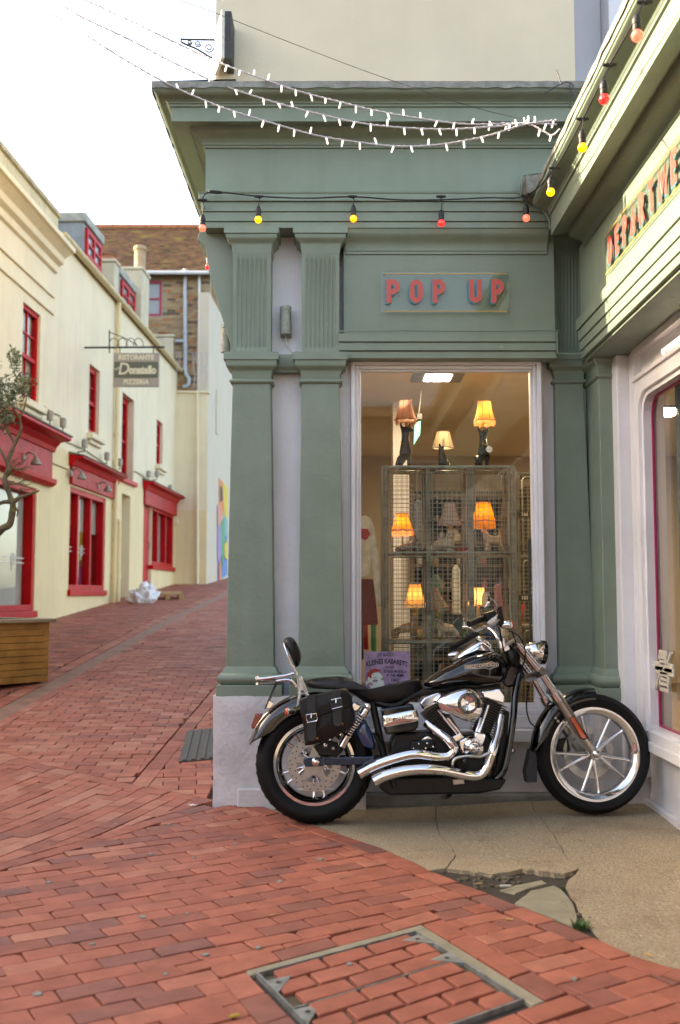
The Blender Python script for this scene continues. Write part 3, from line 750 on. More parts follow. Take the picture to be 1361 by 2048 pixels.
# ---- sign panel of the front
MB().box((fx(688, 6.17), 6.17, zf(664)), (fx(1117, 6.17), 6.42, zf(455))).build('sign_panel', GREEN, shop)
xa, xb = fx(692, 6.15), fx(1104, 6.15)
MB().sweep([(xa, 6.168), (xb, 6.168)], [(0, zf(502)), (.008, zf(501)), (.008, zf(496)), (.014, zf(495)), (.014, zf(490))] + cyma(.016, zf(488), .075, zf(461)) + [(.08, zf(458)), (-.05, zf(458)), (-.05, zf(502))]).build('panel_crown', GREEN, shop, smooth=30)
for i, (a, b) in enumerate(((664, 682), (682, 699), (699, 714))):
    d = (.05, .04, .028)[i]
    MB().box((fx(678 + i, 6.12), 6.168 - d, zf(b) + .002), (fx(1118 + i, 6.12), 6.26, zf(a) - .001)).build('lintel_board', GREEN, shop, bevel=.003)
MB().tube(cat_curve([(fx(678, 6.1), 6.115, zf(661)), (fx(800, 6.1), 6.112, zf(660)), (fx(960, 6.1), 6.113, zf(661)), (fx(1112, 6.1), 6.112, zf(660)), (fx(1121, 6.1), 6.11, zf(667)), (fx(1122, 6.1), 6.11, zf(700)), (fx(1130, 6.1), 6.108, zf(706)), (fx(1168, 6.1), 6.1, zf(706)), (fx(1181, 6.0), 6.0, fz(690, 6.0))], 5), .004, 6).build('painted_cable', GREEN, shop, smooth=60)
# ---- upper floor
MB().box((fx(422, 6.45), 6.45, 4.0), (fx(1168, 6.45), 12, 8.2)).build('upper_wall', CREAM, shop)
bw = thing('pale_blue_house', 'cool pale blue rendered house wall rising behind the shop wing', 'building', (2.4, 7.2, 0))
MB().box((fx(1168, 6.45) + .004, 6.75, 3.2), (fx(1223, 6.75), 12, 8.4)).build('wall', BLUEW, bw)
MB().box((fx(1223, 6.75) + .004, 6.55, 3.2), (4.6, 12, 8.4)).build('wall_bay', M('cool_white_paint_b', (.60, .62, .68), rough=.65, var=.04, vs_=2, bump=.2, bs=40), bw)
# ---- wing on the right
XWF, XCO, XLIP, XSILL, XRIS, XFR = 1.51, 1.30, 1.19, 1.74, 1.825, 1.772
YN = -1.5
wp = lambda x: [(x, YF + .05), (x, YN)]
z_ = lambda px, py, X: at_x(px, py, X).z
MB().sweep(wp(XWF), [(0, 2.985), (0, 3.45), (-.3, 3.45), (-.3, 2.985)]).build('wing_frieze', GREEN, shop)
for i, (a, b) in enumerate(((2.987, 2.914), (2.914, 2.843), (2.843, 2.783), (2.783, 2.735))):
    d = (.03, .02, .012, .003)[i]
    MB().sweep(wp(XWF), [(d, b + .002), (d, a - .002), (-.3, a - .002), (-.3, b + .002)]).build('wing_architrave_board', GREEN, shop, bevel=.002)
MB().box((XWF + .02, YN, 2.72), (2.3, YF + .05, 2.737)).build('wing_soffit', GREEN2, shop)
wc = [(0, 3.40), (.012, 3.405), (.012, 3.42)] + cyma(.015, 3.425, .10, 3.48) + [(.105, 3.50), (XWF - XCO, 3.475), (XWF - XCO, 3.60), (XWF - XCO + .012, 3.605), (XWF - XCO + .012, 3.62)] + cyma(XWF - XCO + .018, 3.625, XWF - XLIP - .006, 3.672) + [(XWF - XLIP, 3.675), (XWF - XLIP, 3.735), (-.3, 3.735), (-.3, 3.40)]
MB().sweep([(XWF, YF - .1), (XWF, YN)], wc).build('wing_cornice', GREEN, shop, smooth=30)
lead([(XLIP, YF - .12), (XLIP, YN)], 3.742, .035, .004, 'wing_lead', shop, .009, .11, .5)
MB().box((XWF + .3, YN, 3.45), (3.2, YF + .05, 3.74)).build('wing_roof', LEAD, shop)
# wing pilaster beside the corner, and its white reveals
ya, yb = 6.34, 6.074
o = MB().box((1.593, yb, fz(1341, 6.12)), (1.70, 6.40, fz(742, 6.12))).build('pilaster', GREEN2, shop, bevel=.006)
pth = [(1.593, 6.40), (1.593, yb), (1.69, yb)]
capital(pth, [fz(p, 6.12) for p in (752, 736, 722, 712, 696)], .05, 'impost', o)
MB().sweep(pth, [(0, fz(760, 6.12))] + [(.018 * math.sin(math.pi * t), fz(760, 6.12) + .035 * t) for t in (.15, .35, .5, .65, .85)] + [(0, fz(760, 6.12) + .035), (-.03, fz(760, 6.12) + .035), (-.03, fz(760, 6.12))]).build('astragal', GREEN, o, smooth=40)
z1, z2, z3, z4 = (fz(p, 6.12) for p in (1341, 1350, 1373, 1398))
MB().sweep(pth, [(0, z1 + .012), (.014, z1 - .004), (.022, z2)] + [(.028 + .022 * math.sin(math.pi * t), z2 + (z3 - z2) * t) for t in (.08, .2, .35, .5, .65, .8, .92)] + [(.03, z3), (-.05, z3), (-.05, z1 + .012)]).build('base_torus', GREEN, o, smooth=40)
MB().sweep(pth, [(.052, z3 - .003), (.054, z4), (-.05, z4), (-.05, z3 - .003)]).build('base_block', GREEN, o, bevel=.004)
MB().box((1.55, 6.02, -.03), (1.85, 6.29, z4)).build('plinth', PLWH, shop, bevel=.012)
MB().box((1.675, 5.965, .2), (1.85, 6.40, 2.72)).build('reveal_wall', WHITE, shop, bevel=.008)
MB().box((1.748, 5.876, .48), (1.85, 5.964, 2.72)).build('reveal_wall', WHITE, shop, bevel=.006)
MB().box((XRIS, YN, .0755), (2.0, 6.24, .40)).build('stall_riser', M('wing_white', (.72, .70, .72), rough=.55, var=.07, vs_=3, bump=.3, bs=40, dirt=.3, dirtcol=(.28, .24, .2)), shop)
MB().box((XRIS - .03, YN, -.03), (2.0, 6.24, .075)).build('wing_kerb', PLWH, shop, bevel=.012)
MB().box((XSILL, YN, .385), (1.88, 5.84, .445)).build('wing_sill', FRAMEW, shop, bevel=.008)
# wing window with rounded upper corners
def rrect(y0, y1, z0, z1, r, n=6):
    pts = [(y0, z0), (y1, z0)]
    pts += [(y1 - r + r * math.cos(t), z1 - r + r * math.sin(t)) for t in (math.pi / 2 * k / n for k in range(n + 1))]
    pts += [(y0 + r - r * math.sin(t), z1 - r + r * math.cos(t)) for t in (math.pi / 2 * k / n for k in range(n + 1))]
    return pts
def rring(x0, x1, outer, inner, name, mat, par):
    n = len(outer); V = [(x0, *p) for p in outer] + [(x0, *p) for p in inner] + [(x1, *p) for p in outer] + [(x1, *p) for p in inner]; fs = []
    for i in range(n):
        j = (i + 1) % n; fs += [(i, j, n + j, n + i), (n + i, n + j, 3 * n + j, 3 * n + i), (j, i, 2 * n + i, 2 * n + j), (2 * n + i, 3 * n + i, 3 * n + j, 2 * n + j)]
    return recalc(MB().add(V, fs).build(name, mat, par))
def wing_window(y0, y1):
    zt, zb = 2.50, .447
    pane = MB().box((1.832, y0 + .08, zb + .05), (1.838, y1 - .08, zt - .05)).build('window_pane', GLASS, shop)
    sq = lambda y0, y1, z0, z1: rrect(y0, y1, z0, z1, .004)
    rring(1.752, 1.847, sq(y0, y1, zb, zt + .03), rrect(y0 + .07, y1 - .07, zb + .05, zt - .05, .12), 'frame', FRAMEW, pane)
    rring(1.772, 1.847, rrect(y0 + .0701, y1 - .0701, zb + .0501, zt - .0501, .12), rrect(y0 + .10, y1 - .10, zb + .075, zt - .08, .11), 'frame_bead', FRAMEW, pane)
    rring(1.818, 1.831, rrect(y0 + .1001, y1 - .1001, zb + .0751, zt - .0801, .11), rrect(y0 + .113, y1 - .113, zb + .085, zt - .093, .105), 'pink_edge', M('raspberry_paint', (.42, .03, .10), rough=.45), pane)
    # blind panel over the transom
    rring(1.737, 1.857, sq(y0, y1, zt + .0301, 2.72), sq(y0 + .05, y1 - .05, zt + .055, 2.68), 'transom_frame', FRAMEW, pane)
    MB().box((1.782, y0 + .03, zt + .04), (1.847, y1 - .03, 2.70)).build('transom_panel', FRAMEW, pane)
wing_window(3.55, 5.875); wing_window(1.2, 3.50)
MB().box((1.72, YN, .45), (1.95, 1.15, 2.72)).build('wing_wall', WHITE, shop)

# ================================================================== SIGNS AND FITTINGS ON THE SHOP
CORAL = M('coral_letter', (.58, .085, .065), rough=.4); TEAL = M('teal_letter_edge', (.02, .22, .27), rough=.4); GOLD = M('gold_line', (.5, .3, .07), rough=.4)
ACRY = glass_mat('acrylic_sheet', (.93, .95, .93), 1.45)
sx0, sx1, sz0, sz1 = fx(763, 6.14), fx(1026, 6.14), fz(625, 6.14), fz(543, 6.14)
sg = thing('pop_up_sign', 'clear acrylic sign with coral letters POP UP on the green panel over the window', 'sign', ((sx0 + sx1) / 2, 6.14, sz0))
MB().box((sx0, 6.143, sz0), (sx1, 6.147, sz1)).build('acrylic_panel', ACRY, sg, bevel=.001)
for zc_ in (fz(622, 6.14), fz(547, 6.14)):
    MB().box((fx(769, 6.14), 6.1405, zc_ - .003), (fx(1021, 6.14), 6.1425, zc_ + .003)).build('gold_line', GOLD, sg)
lz0, lz1 = fz(606, 6.14), fz(559, 6.14)
for ch, a, b in (('P', 775, 803), ('O', 822, 849), ('P', 869, 896), ('U', 943, 969), ('P', 989, 1015)):
    x0, x1 = fx(a, 6.14), fx(b, 6.14)
    stroke_letter(MB(), ch, (x0 - .008, 6.1415, lz0 - .008), (1, 0, 0), (0, 0, 1), (0, -1, 0), x1 - x0, lz1 - lz0, .030, .006).build('letter_shadow', TEAL, sg)
    recalc(stroke_letter(MB(), ch, (x0, 6.1355, lz0), (1, 0, 0), (0, 0, 1), (0, -1, 0), x1 - x0, lz1 - lz0, .030, .002).build('letter', CORAL, sg))
SCREW = M('screw_metal', (.2, .18, .16), rough=.4, metal=.8)
for px, py in ((771, 549), (1019, 549), (771, 619), (1019, 619)):
    MB().lathe([(0, -.006), (.004, -.005), (.005, 0)], (fx(px, 6.14), 6.142, fz(py, 6.14)), (0, 1, 0), 8).build('screw', SCREW, sg)
# wing sign: DEPARTMENT, painted letters on wavy clear acrylic
dg = thing('department_sign', 'long clear acrylic sign with coral letters DEPARTMENT on the wing fascia', 'sign', (1.48, 4.6, 3.05))
ys0, ys1 = 5.50, 3.30; zb_, zt_ = 3.055, 3.295
wav = lambda y: .0015 * math.sin((5.5 - y) * 8.5)
m1 = MB(); n = 40; vs_ = []
for i in range(n + 1):
    y = ys0 + (ys1 - ys0) * i / n; x = 1.494 + wav(y); vs_ += [(x, y, zb_), (x, y, zt_), (x + .004, y, zb_), (x + .004, y, zt_)]
m1.add(vs_, [f for i in range(n) for f in ((i * 4, i * 4 + 1, i * 4 + 5, i * 4 + 4), (i * 4 + 2, i * 4 + 6, i * 4 + 7, i * 4 + 3), (i * 4 + 1, i * 4 + 3, i * 4 + 7, i * 4 + 5), (i * 4, i * 4 + 4, i * 4 + 6, i * 4 + 2))])
recalc(m1.build('acrylic_panel', ACRY, dg, smooth=60))
for z in (zb_ + .012, zt_ - .012):
    m1 = MB(); vs_ = []
    for i in range(n + 1):
        y = ys0 + (ys1 - ys0) * i / n; x = 1.4925 + wav(y); vs_ += [(x, y, z - .003), (x, y, z + .003)]
    m1.add(vs_, [(i * 2, i * 2 + 1, i * 2 + 3, i * 2 + 2) for i in range(n)]); m1.build('gold_line', GOLD, dg)
y = 5.43
for ch in 'DEPARTMENT':
    wd = .085 if ch not in 'M' else .125
    x = 1.4925 + wav(y - wd / 2)
    stroke_letter(MB(), ch, (x, y + .008, zb_ + .035), (0, -1, 0), (0, 0, 1), (-1, 0, 0), wd, .155, .030, .001).build('letter_shadow', TEAL, dg)
    recalc(stroke_letter(MB(), ch, (x - .0015, y, zb_ + .043), (0, -1, 0), (0, 0, 1), (-1, 0, 0), wd, .155, .030, .001).build('letter', CORAL, dg)); y -= wd + .062
# twin-beam wall lamps
def wall_lamp(x, y, z, nx, ny, label):
    t = thing('wall_lamp', label, 'lamp', (x, y, z), 'up and down wall lamps on the shop')
    lm = M('weathered_lamp_paint', (.36, .39, .34), rough=.6, var=.2, vs_=40, dirt=.4); c = Vector((x, y, z)) + Vector((nx, ny, 0)) * .06
    MB().lathe([(0, -.09), (.03, -.09), (.036, -.088), (.036, .065), (.033, .068), (.036, .071), (.036, .09), (.032, .093), (.029, .08), (0, .08)], c, seg=20).build('cylinder', lm, t, smooth=40)
    b = Vector((x, y, z - .055)); e = Vector((-ny, nx, 0)) * .035; o_ = Vector((nx, ny, 0))
    MB().prism([b - e + Vector((0, 0, -.04)), b + e + Vector((0, 0, -.04)), b + e + Vector((0, 0, .05)), b - e + Vector((0, 0, .05))], o_ * .03).build('bracket', lm, t, bevel=.003)
    return t
lx, lzz = fx(570, 6.2), fz(641, 6.2)
wall_lamp(lx, YW - .001, lzz, 0, -1, 'grey cylinder wall lamp in the white gap between the two fluted blocks')
wl2 = wall_lamp(XSD - .001, 6.35, fz(674, 6.3), -1, 0, 'grey cylinder wall lamp sticking out from the side wall below the console')
tag(MB().tube(cat_curve([(lx, 6.24, fz(668, 6.2)), (lx + .004, 6.25, fz(684, 6.2)), (fx(580, 6.2), 6.255, fz(697, 6.2)), (fx(590, 6.2), 6.26, fz(706, 6.2))], 5), .004, 6).build('lamp_cable', FRAMEW, smooth=60), 'short white cable hanging below the lamp between the pilasters', 'cable')
# ---- old sign box with a scrolled iron bracket on the cream corner
bx = thing('sign_bracket', 'old peeling sign box with scrolled iron bracket on the cream corner above the cornice', 'bracket', (fx(440, 6.4), 6.4, fz(135, 6.4)))
OLD = M('peeling_white', (.6, .57, .52), rough=.7, var=.1, vs_=12, bump=.6, bs=50, spots=((.12, .07, .04), 14, .58)); IRON = M('black_iron', (.03, .03, .033), rough=.55, var=.2, vs_=40, spots=((.3, .3, .28), 60, .62))
zb2, zt2 = fz(138, 6.35), fz(44, 6.35)
MB().prism([(fx(421, 6.3), 6.44, zb2), (fx(439, 6.2), 6.25, zb2 + .02), (fx(439, 6.2), 6.25, zt2 + .03), (fx(421, 6.3), 6.44, zt2 - .02)], (-.02, -.01, 0)).build('white_face', OLD, bx, bevel=.004)
MB().box((fx(439, 6.25) + .001, 6.25, zb2 + .02), (fx(456, 6.3), 6.449, zt2 + .02)).build('box_body', IRON, bx, bevel=.005)
sc_ = lambda px, py: Vector((fx(px, 6.42), 6.42, fz(py, 6.42)))
MB().tube([sc_(350, 78), sc_(420, 79)], .006, 6).build('bracket_bar', IRON, bx)
MB().tube(cat_curve([sc_(352, 84), sc_(360, 88), sc_(380, 96), sc_(398, 106), sc_(412, 114), sc_(420, 112)], 5), .006, 6).build('bracket_brace', IRON, bx, smooth=60)
for (cx_, cy_, r_) in ((368, 84, 5.5), (385, 87, 7), (408, 95, 10)):
    MB().tube([sc_(cx_ + r_ * (1 - k / 26) * math.cos(k * .5), cy_ + r_ * (1 - k / 26) * math.sin(k * .5)) for k in range(20)], .004, 5).build('scroll', IRON, bx, smooth=60)
MB().tube([sc_(350, 76), sc_(350, 83), sc_(354, 84)], .005, 5).build('hook', IRON, bx)
# ---- grey junction box and conduit where the wing meets the front
jb = thing('junction_box', 'weathered grey junction box with looped conduit where the wing cornice meets the front', 'box', (fx(1068, 5.9), 5.98, fz(385, 5.9)))
MB().box((fx(1058, 6.0), 5.92, fz(396, 6.0)), (fx(1096, 6.0), 6.06, fz(360, 6.0))).build('box', M('weathered_grey', (.25, .24, .21), rough=.8, var=.3, vs_=20, dirt=.4), jb, bevel=.004)
MB().tube(cat_curve([(fx(1060, 6.0), 6.04, fz(392, 6.0)), (fx(1052, 6.0), 6.04, fz(375, 6.0)), (fx(1054, 6.0), 6.05, fz(352, 6.0)), (fx(1064, 6.0), 6.06, fz(342, 6.0)), (fx(1100, 6.0), 6.05, fz(338, 6.0))], 6), .007, 7).build('conduit', GREEN, jb, smooth=60)
MB().tube(cat_curve([(fx(1072, 6.0), 6.02, fz(398, 6.0)), (fx(1090, 6.0), 6.02, fz(410, 6.0)), (fx(1106, 6.0), 6.03, fz(425, 6.0)), (fx(1112, 6.0), 6.03, fz(440, 6.0)), (fx(1113, 6.0), 6.03, fz(455, 6.0))], 6), .007, 7).build('conduit', GREEN, jb, smooth=60)
# ---- dead twigs of wire on the lead
tw = thing('loose_wires', 'dark loose wire ends sprouting from the lead capping by the wing', 'wire', (fx(1160, 5.85), 5.85, zl))
for pts in ([(1102, 188), (1128, 172), (1150, 163), (1157, 166)], [(1138, 168), (1134, 152), (1129, 139)], [(1157, 164), (1164, 170), (1166, 195)], [(1156, 166), (1157, 190), (1155, 212)]):
    MB().tube([(fx(a, 5.78), 5.78, fz(b, 5.78)) for a, b in pts], .0035, 5).build('wire', IRON, tw, smooth=60)

# ---- festoon of coloured bulbs: along the front, then out along the wing
BLK = M('black_cable', (.012, .012, .013), rough=.5)
def bulb_mat(n, c, e): return M('bulb_' + n, c, rough=.07, var=0, spec=.7, coat=.6, emis=c, es=e * .6)
BM = {'y': bulb_mat('yellow', (.85, .52, .02), .55), 'o': bulb_mat('orange', (.9, .30, .015), .6), 'r': bulb_mat('red', (.75, .02, .02), .55), 'c': bulb_mat('coral', (.85, .13, .09), .5)}
fs_ = thing('festoon_lights', 'black festoon cable with yellow, orange and red bulbs strung along the shop boards', 'string lights', (.5, 6.0, 3.5))
pt = lambda px, py, Y: Vector((fx(px, Y), Y, fz(py, Y)))
front = [('y', 513, 439, 6.02), ('o', 708, 437, 6.02), ('r', 888, 446, 6.02), ('c', 1062, 436, 5.98)]
wing = []
for cmat, px, py, r in (('y', 1113, 384, 8), ('o', 1180, 295, 9), ('r', 1227, 198, 10.5), ('c', 1298.5, 71, 12)):
    Y = at_x(px, py, 1.165).y                               # they hang clear of the wing's lip
    wing.append((cmat, px, py, Y))
side = [('c', 399, 456, 6.0, 7.5), ('r', 412, 533, 7.2, 6.5)]
nodes = [pt(399, 396, 6.0), pt(412, 383, 5.99), pt(440, 384, 6.02), pt(514, 392, 6.02), pt(612, 396, 6.02), pt(706, 393, 6.02), pt(800, 399, 6.02), pt(888, 399, 6.02), pt(980, 395, 6.02), pt(1062, 391, 5.98)]
tops = [at_x(1110, 336, 1.17), at_x(1166, 238, 1.172), at_x(1220, 130, 1.172), at_x(1290, 5, 1.172)]
last = tops[-1] + (tops[-1] - tops[-2]) * 2
cab = nodes + tops + [last]
MB().tube(cat_curve([pt(412, 500, 7.2), pt(404, 430, 6.2)] + cab, 6), .0045, 6).build('cable', BLK, fs_, smooth=60)
MB().tube([pt(411, 383, 5.985), pt(417, 383, 6.0), pt(428, 384, 6.01), pt(438, 384.5, 6.02)], [.007, .011, .012, .008], 8).build('connector', BLK, fs_, smooth=40)
def hang(cmat, c, top):
    c = Vector(c); r = .0228
    h = Vector((0, 0, 1))
    so = MB().lathe([(0, .088), (.006, .086), (.012, .08), (.015, .066), (.018, .064), (.018, .045), (.016, .043), (.017, .022), (.015, .018), (0, .018)], c, seg=14).build('socket', BLK, fs_, smooth=40)
    MB().lathe([(0, -r), (r * .5, -r * .87), (r * .87, -r * .5), (r, 0), (r * .9, r * .45), (.0145, .0195), (.0135, .03)], c, seg=18).build('bulb', BM[cmat], fs_, smooth=60)
    tee = MB().tube([Vector(top) + Vector((-.03, 0, .002)), Vector(top), Vector(top) + Vector((.03, 0, .002))], [.006, .011, .006], 8); tee.build('tee', BLK, fs_, smooth=40)
    MB().tube(cat_curve([Vector(top), (Vector(top) + c + h * .088) / 2 + Vector((.006, .004, .01)), c + h * .086], 4), .0035, 6).build('drop_lead', BLK, fs_, smooth=60)
for (cm, px, py, Y), ipx in zip(front, (514, 706, 888, 1062)): hang(cm, pt(px, py, Y), pt(ipx, 393, Y - .003) if ipx != 1062 else nodes[-1])
for (cm, px, py, Y), tp in zip(wing, tops): hang(cm, pt(px, py, Y), tp)
hang('c', pt(399, 456, 6.0), pt(398, 400, 6.0)); hang('r', pt(412, 533, 7.2), pt(412, 505, 7.2))

# ---- three strands of white fairy lights crossing the lane to the wing
FCAB = M('white_twin_cable', (.40, .38, .40), rough=.5); FTIP = M('clear_led_tip', (.8, .8, .84), rough=.15, emis=(.9, .9, 1), es=.25)
ank = pt(1128, 262, 5.3)
def strand(pxs, label, Y0, Y1):
    n = len(pxs); P = []
    for i, (a, b) in enumerate(pxs): P.append(pt(a, b, Y0 + (Y1 - Y0) * (i / (n - 1)) ** .7))
    t = thing('fairy_lights', label, 'string lights', P[-1], 'white fairy light strands across the lane'); cv = cat_curve(P, 8)
    MB().tube(cv, .0052, 6).build('cable', FCAB, t, smooth=60)
    tw_ = []                                             # second core twisted round the first
    for i in range((len(cv) - 1) * 5):
        k = i // 5; f = (i % 5) / 5; p = cv[k].lerp(cv[k + 1], f); tw_.append(p + Vector((0, math.cos(i * .9), math.sin(i * .9))) * .0045)
    MB().tube(tw_, .0034, 4).build('cable', FCAB, t, smooth=60)
    L = sum((b - a).length for a, b in zip(cv, cv[1:])); step = .10; s = .05; rr = random.Random(len(label)); acc = 0
    for a, b in zip(cv, cv[1:]):
        d = (b - a).length
        while s < acc + d:
            q = a.lerp(b, (s - acc) / d); up = -1 if rr.random() < .62 else 1; ax = Vector((rr.uniform(-.45, .45), rr.uniform(-.4, .4), up)).normalized()
            MB().tube([q, q + ax * .012, q + ax * .034, q + ax * .040], [.005, .0055, .005, .002], 7).build('led_tip', FTIP, t, smooth=50); s += step
        acc += d
strand([(-20, -60), (44, 0), (75, 24), (120, 48), (160, 74), (240, 122), (320, 165), (400, 200), (470, 225), (560, 251), (640, 272), (760, 289), (830, 292), (900, 287), (985, 271), (1060, 249), (1128, 240)], 'lowest sagging strand of white fairy lights across the green cornice', 6.3, 5.3)
strand([(40, -30), (88, 0), (140, 32), (240, 77), (330, 122), (420, 163), (480, 184), (560, 208), (640, 228), (720, 245), (800, 254), (900, 258), (1000, 252), (1060, 246), (1128, 248)], 'middle strand of white fairy lights across the green cornice', 6.35, 5.3)
strand([(100, -25), (152, 0), (220, 30), (290, 62), (380, 103), (440, 128), (520, 157), (600, 183), (680, 203), (760, 222), (850, 237), (950, 248), (1060, 246), (1100, 262), (1118, 270), (1134, 258)], 'uppermost strand of white fairy lights ending in a loop at the wing lip', 6.4, 5.25)
tag(MB().tube(cat_curve([pt(300, -15, 6.2), pt(420, 25, 6.1), pt(560, 78, 6.0), pt(720, 137, 5.8), pt(860, 184, 5.6), pt(980, 220, 5.5), pt(1090, 244, 5.35)], 4), .0022, 5).build('support_wire', IRON, smooth=60), 'thin dark straight wire above the fairy light strands', 'wire')
# ================================================================== THE LANE ON THE LEFT
W0 = Vector((-5.119, 0, 0)); WT = Vector((.032, 1, 0)).normalized(); WN = Vector((WT.y, -WT.x, 0))
def WP(t, z, o=0.): return W0 + WT * t + WN * o + Vector((0, 0, z))
def wl_(px, py, o=0.):
    p = on_plane(px, py, W0 + WN * o, WN); return (p - W0).dot(WT), p.z
def LT(px, o=0.): return wl_(px, 1000, o)[0]
def LZ(px, py, o=0.): return wl_(px, py, o)[1]
def wbox(t0, t1, z0, z1, o0, o1, mb=None):
    m = mb or MB(); return m.prism([WP(t0, z0, o0), WP(t1, z0, o0), WP(t1, z1, o0), WP(t0, z1, o0)], WN * (o1 - o0))
def wprof(t0, t1, prof, mb=None):
    m = mb or MB(); return m.prism([WP(t0, z, o) for o, z in prof], WT * (t1 - t0))
def wall_grid(t0, t1, z0, z1, opens, o0, o1):
    ts = sorted({t0, t1, *[v for r in opens for v in r[:2]]}); zs = sorted({z0, z1, *[v for r in opens for v in r[2:4]]}); m = MB()
    ts = [t for t in ts if t0 <= t <= t1]; zs = [z for z in zs if z0 <= z <= z1]
    for a, b in zip(ts, ts[1:]):
        run = None
        for c, d in list(zip(zs, zs[1:])) + [(None, None)]:
            full = c is not None and not any(r[0] < (a + b) / 2 < r[1] and r[2] < (c + d) / 2 < r[3] for r in opens)
            if full: run = (run[0], d) if run else (c, d)
            elif run: wbox(a, b, run[0], run[1], o0, o1, m); run = None
    return m
YEL = M('cream_yellow_render', (.78, .63, .36), rough=.7, spec=.2, var=.04, vs_=1.5, bump=.25, bs=25, streak=.28, dirt=.25, dirtcol=(.45, .35, .2))
YEL2 = M('pale_cream_render', (.80, .69, .49), rough=.7, spec=.2, var=.04, vs_=1.5, bump=.25, bs=25, streak=.3, dirt=.2, dirtcol=(.46, .38, .25))
RED = M('pillarbox_red_paint', (.55, .006, .010), rough=.45, spec=.15, var=.12, vs_=4, bump=.05, bs=40, dirt=.15, dirtcol=(.3, .05, .04))
REDF = M('faded_red_fascia', (.50, .022, .024), rough=.5, spec=.15, var=.15, vs_=3, bump=.08, bs=40, streak=.3, dirtcol=(.5, .2, .17))
SLATE = M('slate', (.10, .105, .115), rough=.6, var=.25, vs_=12, bump=.4, bs=30)
MOSSLEAD = M('mossy_lead', (.22, .22, .19), rough=.8, var=.3, vs_=9, bump=.8, bs=40, spots=((.10, .12, .03), 6, .52))
GUT = M('cream_gutter', (.70, .58, .34), rough=.5, var=.1, vs_=6, dirt=.4, dirtcol=(.35, .25, .12))
NET = M('pale_blind', (.72, .72, .62), rough=.9, var=.1, vs_=2); DARKROOM = M('dark_interior', (.05, .045, .04), rough=.9)
TERRA = M('terracotta', (.42, .16, .08), rough=.8, var=.2, vs_=12)
PGLASS = glass_mat('street_glass', (.9, .93, .92), 1.6)
zg = LZ(98, 443, .08)
tB = LT(99)                                             # party line of the two cream houses
tE = LT(357)
h1 = thing('cream_house', 'nearer cream house with heavy parapet cornice and one red sash window', 'building', WP(14, .6))
h2 = thing('cream_house', 'longer cream house with gutter, dormers and chimneys along the rising lane', 'building', WP(21, 1.1))
def rect(px0, px1, pyt, pyb, o=0.):                     # rows are read at the left edge
    return (LT(px0, o), LT(px1, o), LZ(px0, pyb, o), LZ(px0, pyt, o))
w1 = rect(36.5, 72.5, 594, 792); s1 = (10.6, LT(72), LZ(71.5, 1221), LZ(71.5, 977))
w2 = rect(174, 195, 722, 864); w3 = rect(241.5, 265.5, 780, 954); w4 = rect(311.5, 324, 836, 928)
s2 = (LT(139), LT(211), LZ(139, 1180), LZ(147, 975)); s3w = (LT(304.5), LT(348), LZ(304, 1130), LZ(304, 1012)); s3d = (LT(287), LT(304), LZ(300, 1176) - .1, LZ(287, 1008)); dr = (LT(243), LT(260), LZ(243, 1204) - .1, LZ(243, 986))
wall_grid(10.3, tB, 0, 6.95, [w1, s1], -.3, 0).build('wall', YEL2, h1)
o = wall_grid(tB + .001, tE, 0, zg + .04, [w2, w3, w4, s2, s3w, s3d, dr], -.3, 0).build('wall', YEL2, h2)
# stronger yellow coat below: the upper storey's brighter light put into colour
zc1 = LZ(60, 905)
wall_grid(10.3, tB, 0, 3.62, [s1], .002, .008).build('lower_wall_paint', YEL, h1)
wall_grid(tB + .001, tE, 0, 3.66, [s2, s3w, s3d, dr, w3], .002, .008).build('lower_wall_paint', YEL, h2)
# backs and roofs
wbox(10.3, tB, 0, 6.9, -8, -.301).build('rear_block', YEL2, h1)
wbox(tB + .001, tE, 0, 6.9, -8, -1.6).build('rear_block', DARKROOM, h2)
# --- parapet and cornice of the nearer house
zk = LZ(60, 450)
zcb = 6.42
wprof(10.3, tB + .02, [(0, zcb), (.05, zcb + .02), (.06, zcb + .12), (.14, zcb + .16), (.16, zcb + .25), (.28, zcb + .33), (.33, zcb + .34), (.33, zcb + .42), (0, zcb + .45)]).build('cornice', YEL2, h1, bevel=.01)
wbox(10.3, tB + .02, zcb + .45, 7.35, -.3, .03).build('parapet', M('stained_parapet', (.66, .56, .36), rough=.8, var=.1, vs_=3, streak=.55, dirt=.4, dirtcol=(.16, .12, .06)), h1)
wbox(10.3, tB + .03, 7.35, 7.43, -.34, .08).build('coping', M('stained_parapet_b', (.55, .46, .3), rough=.8, var=.2, vs_=4, dirt=.6, dirtcol=(.14, .11, .05)), h1, bevel=.015)
for z in (6.0, 5.72):
    wbox(10.3, tB - .05, z, z + .045, .003, .035).build('string_course', YEL2, h1, bevel=.01)
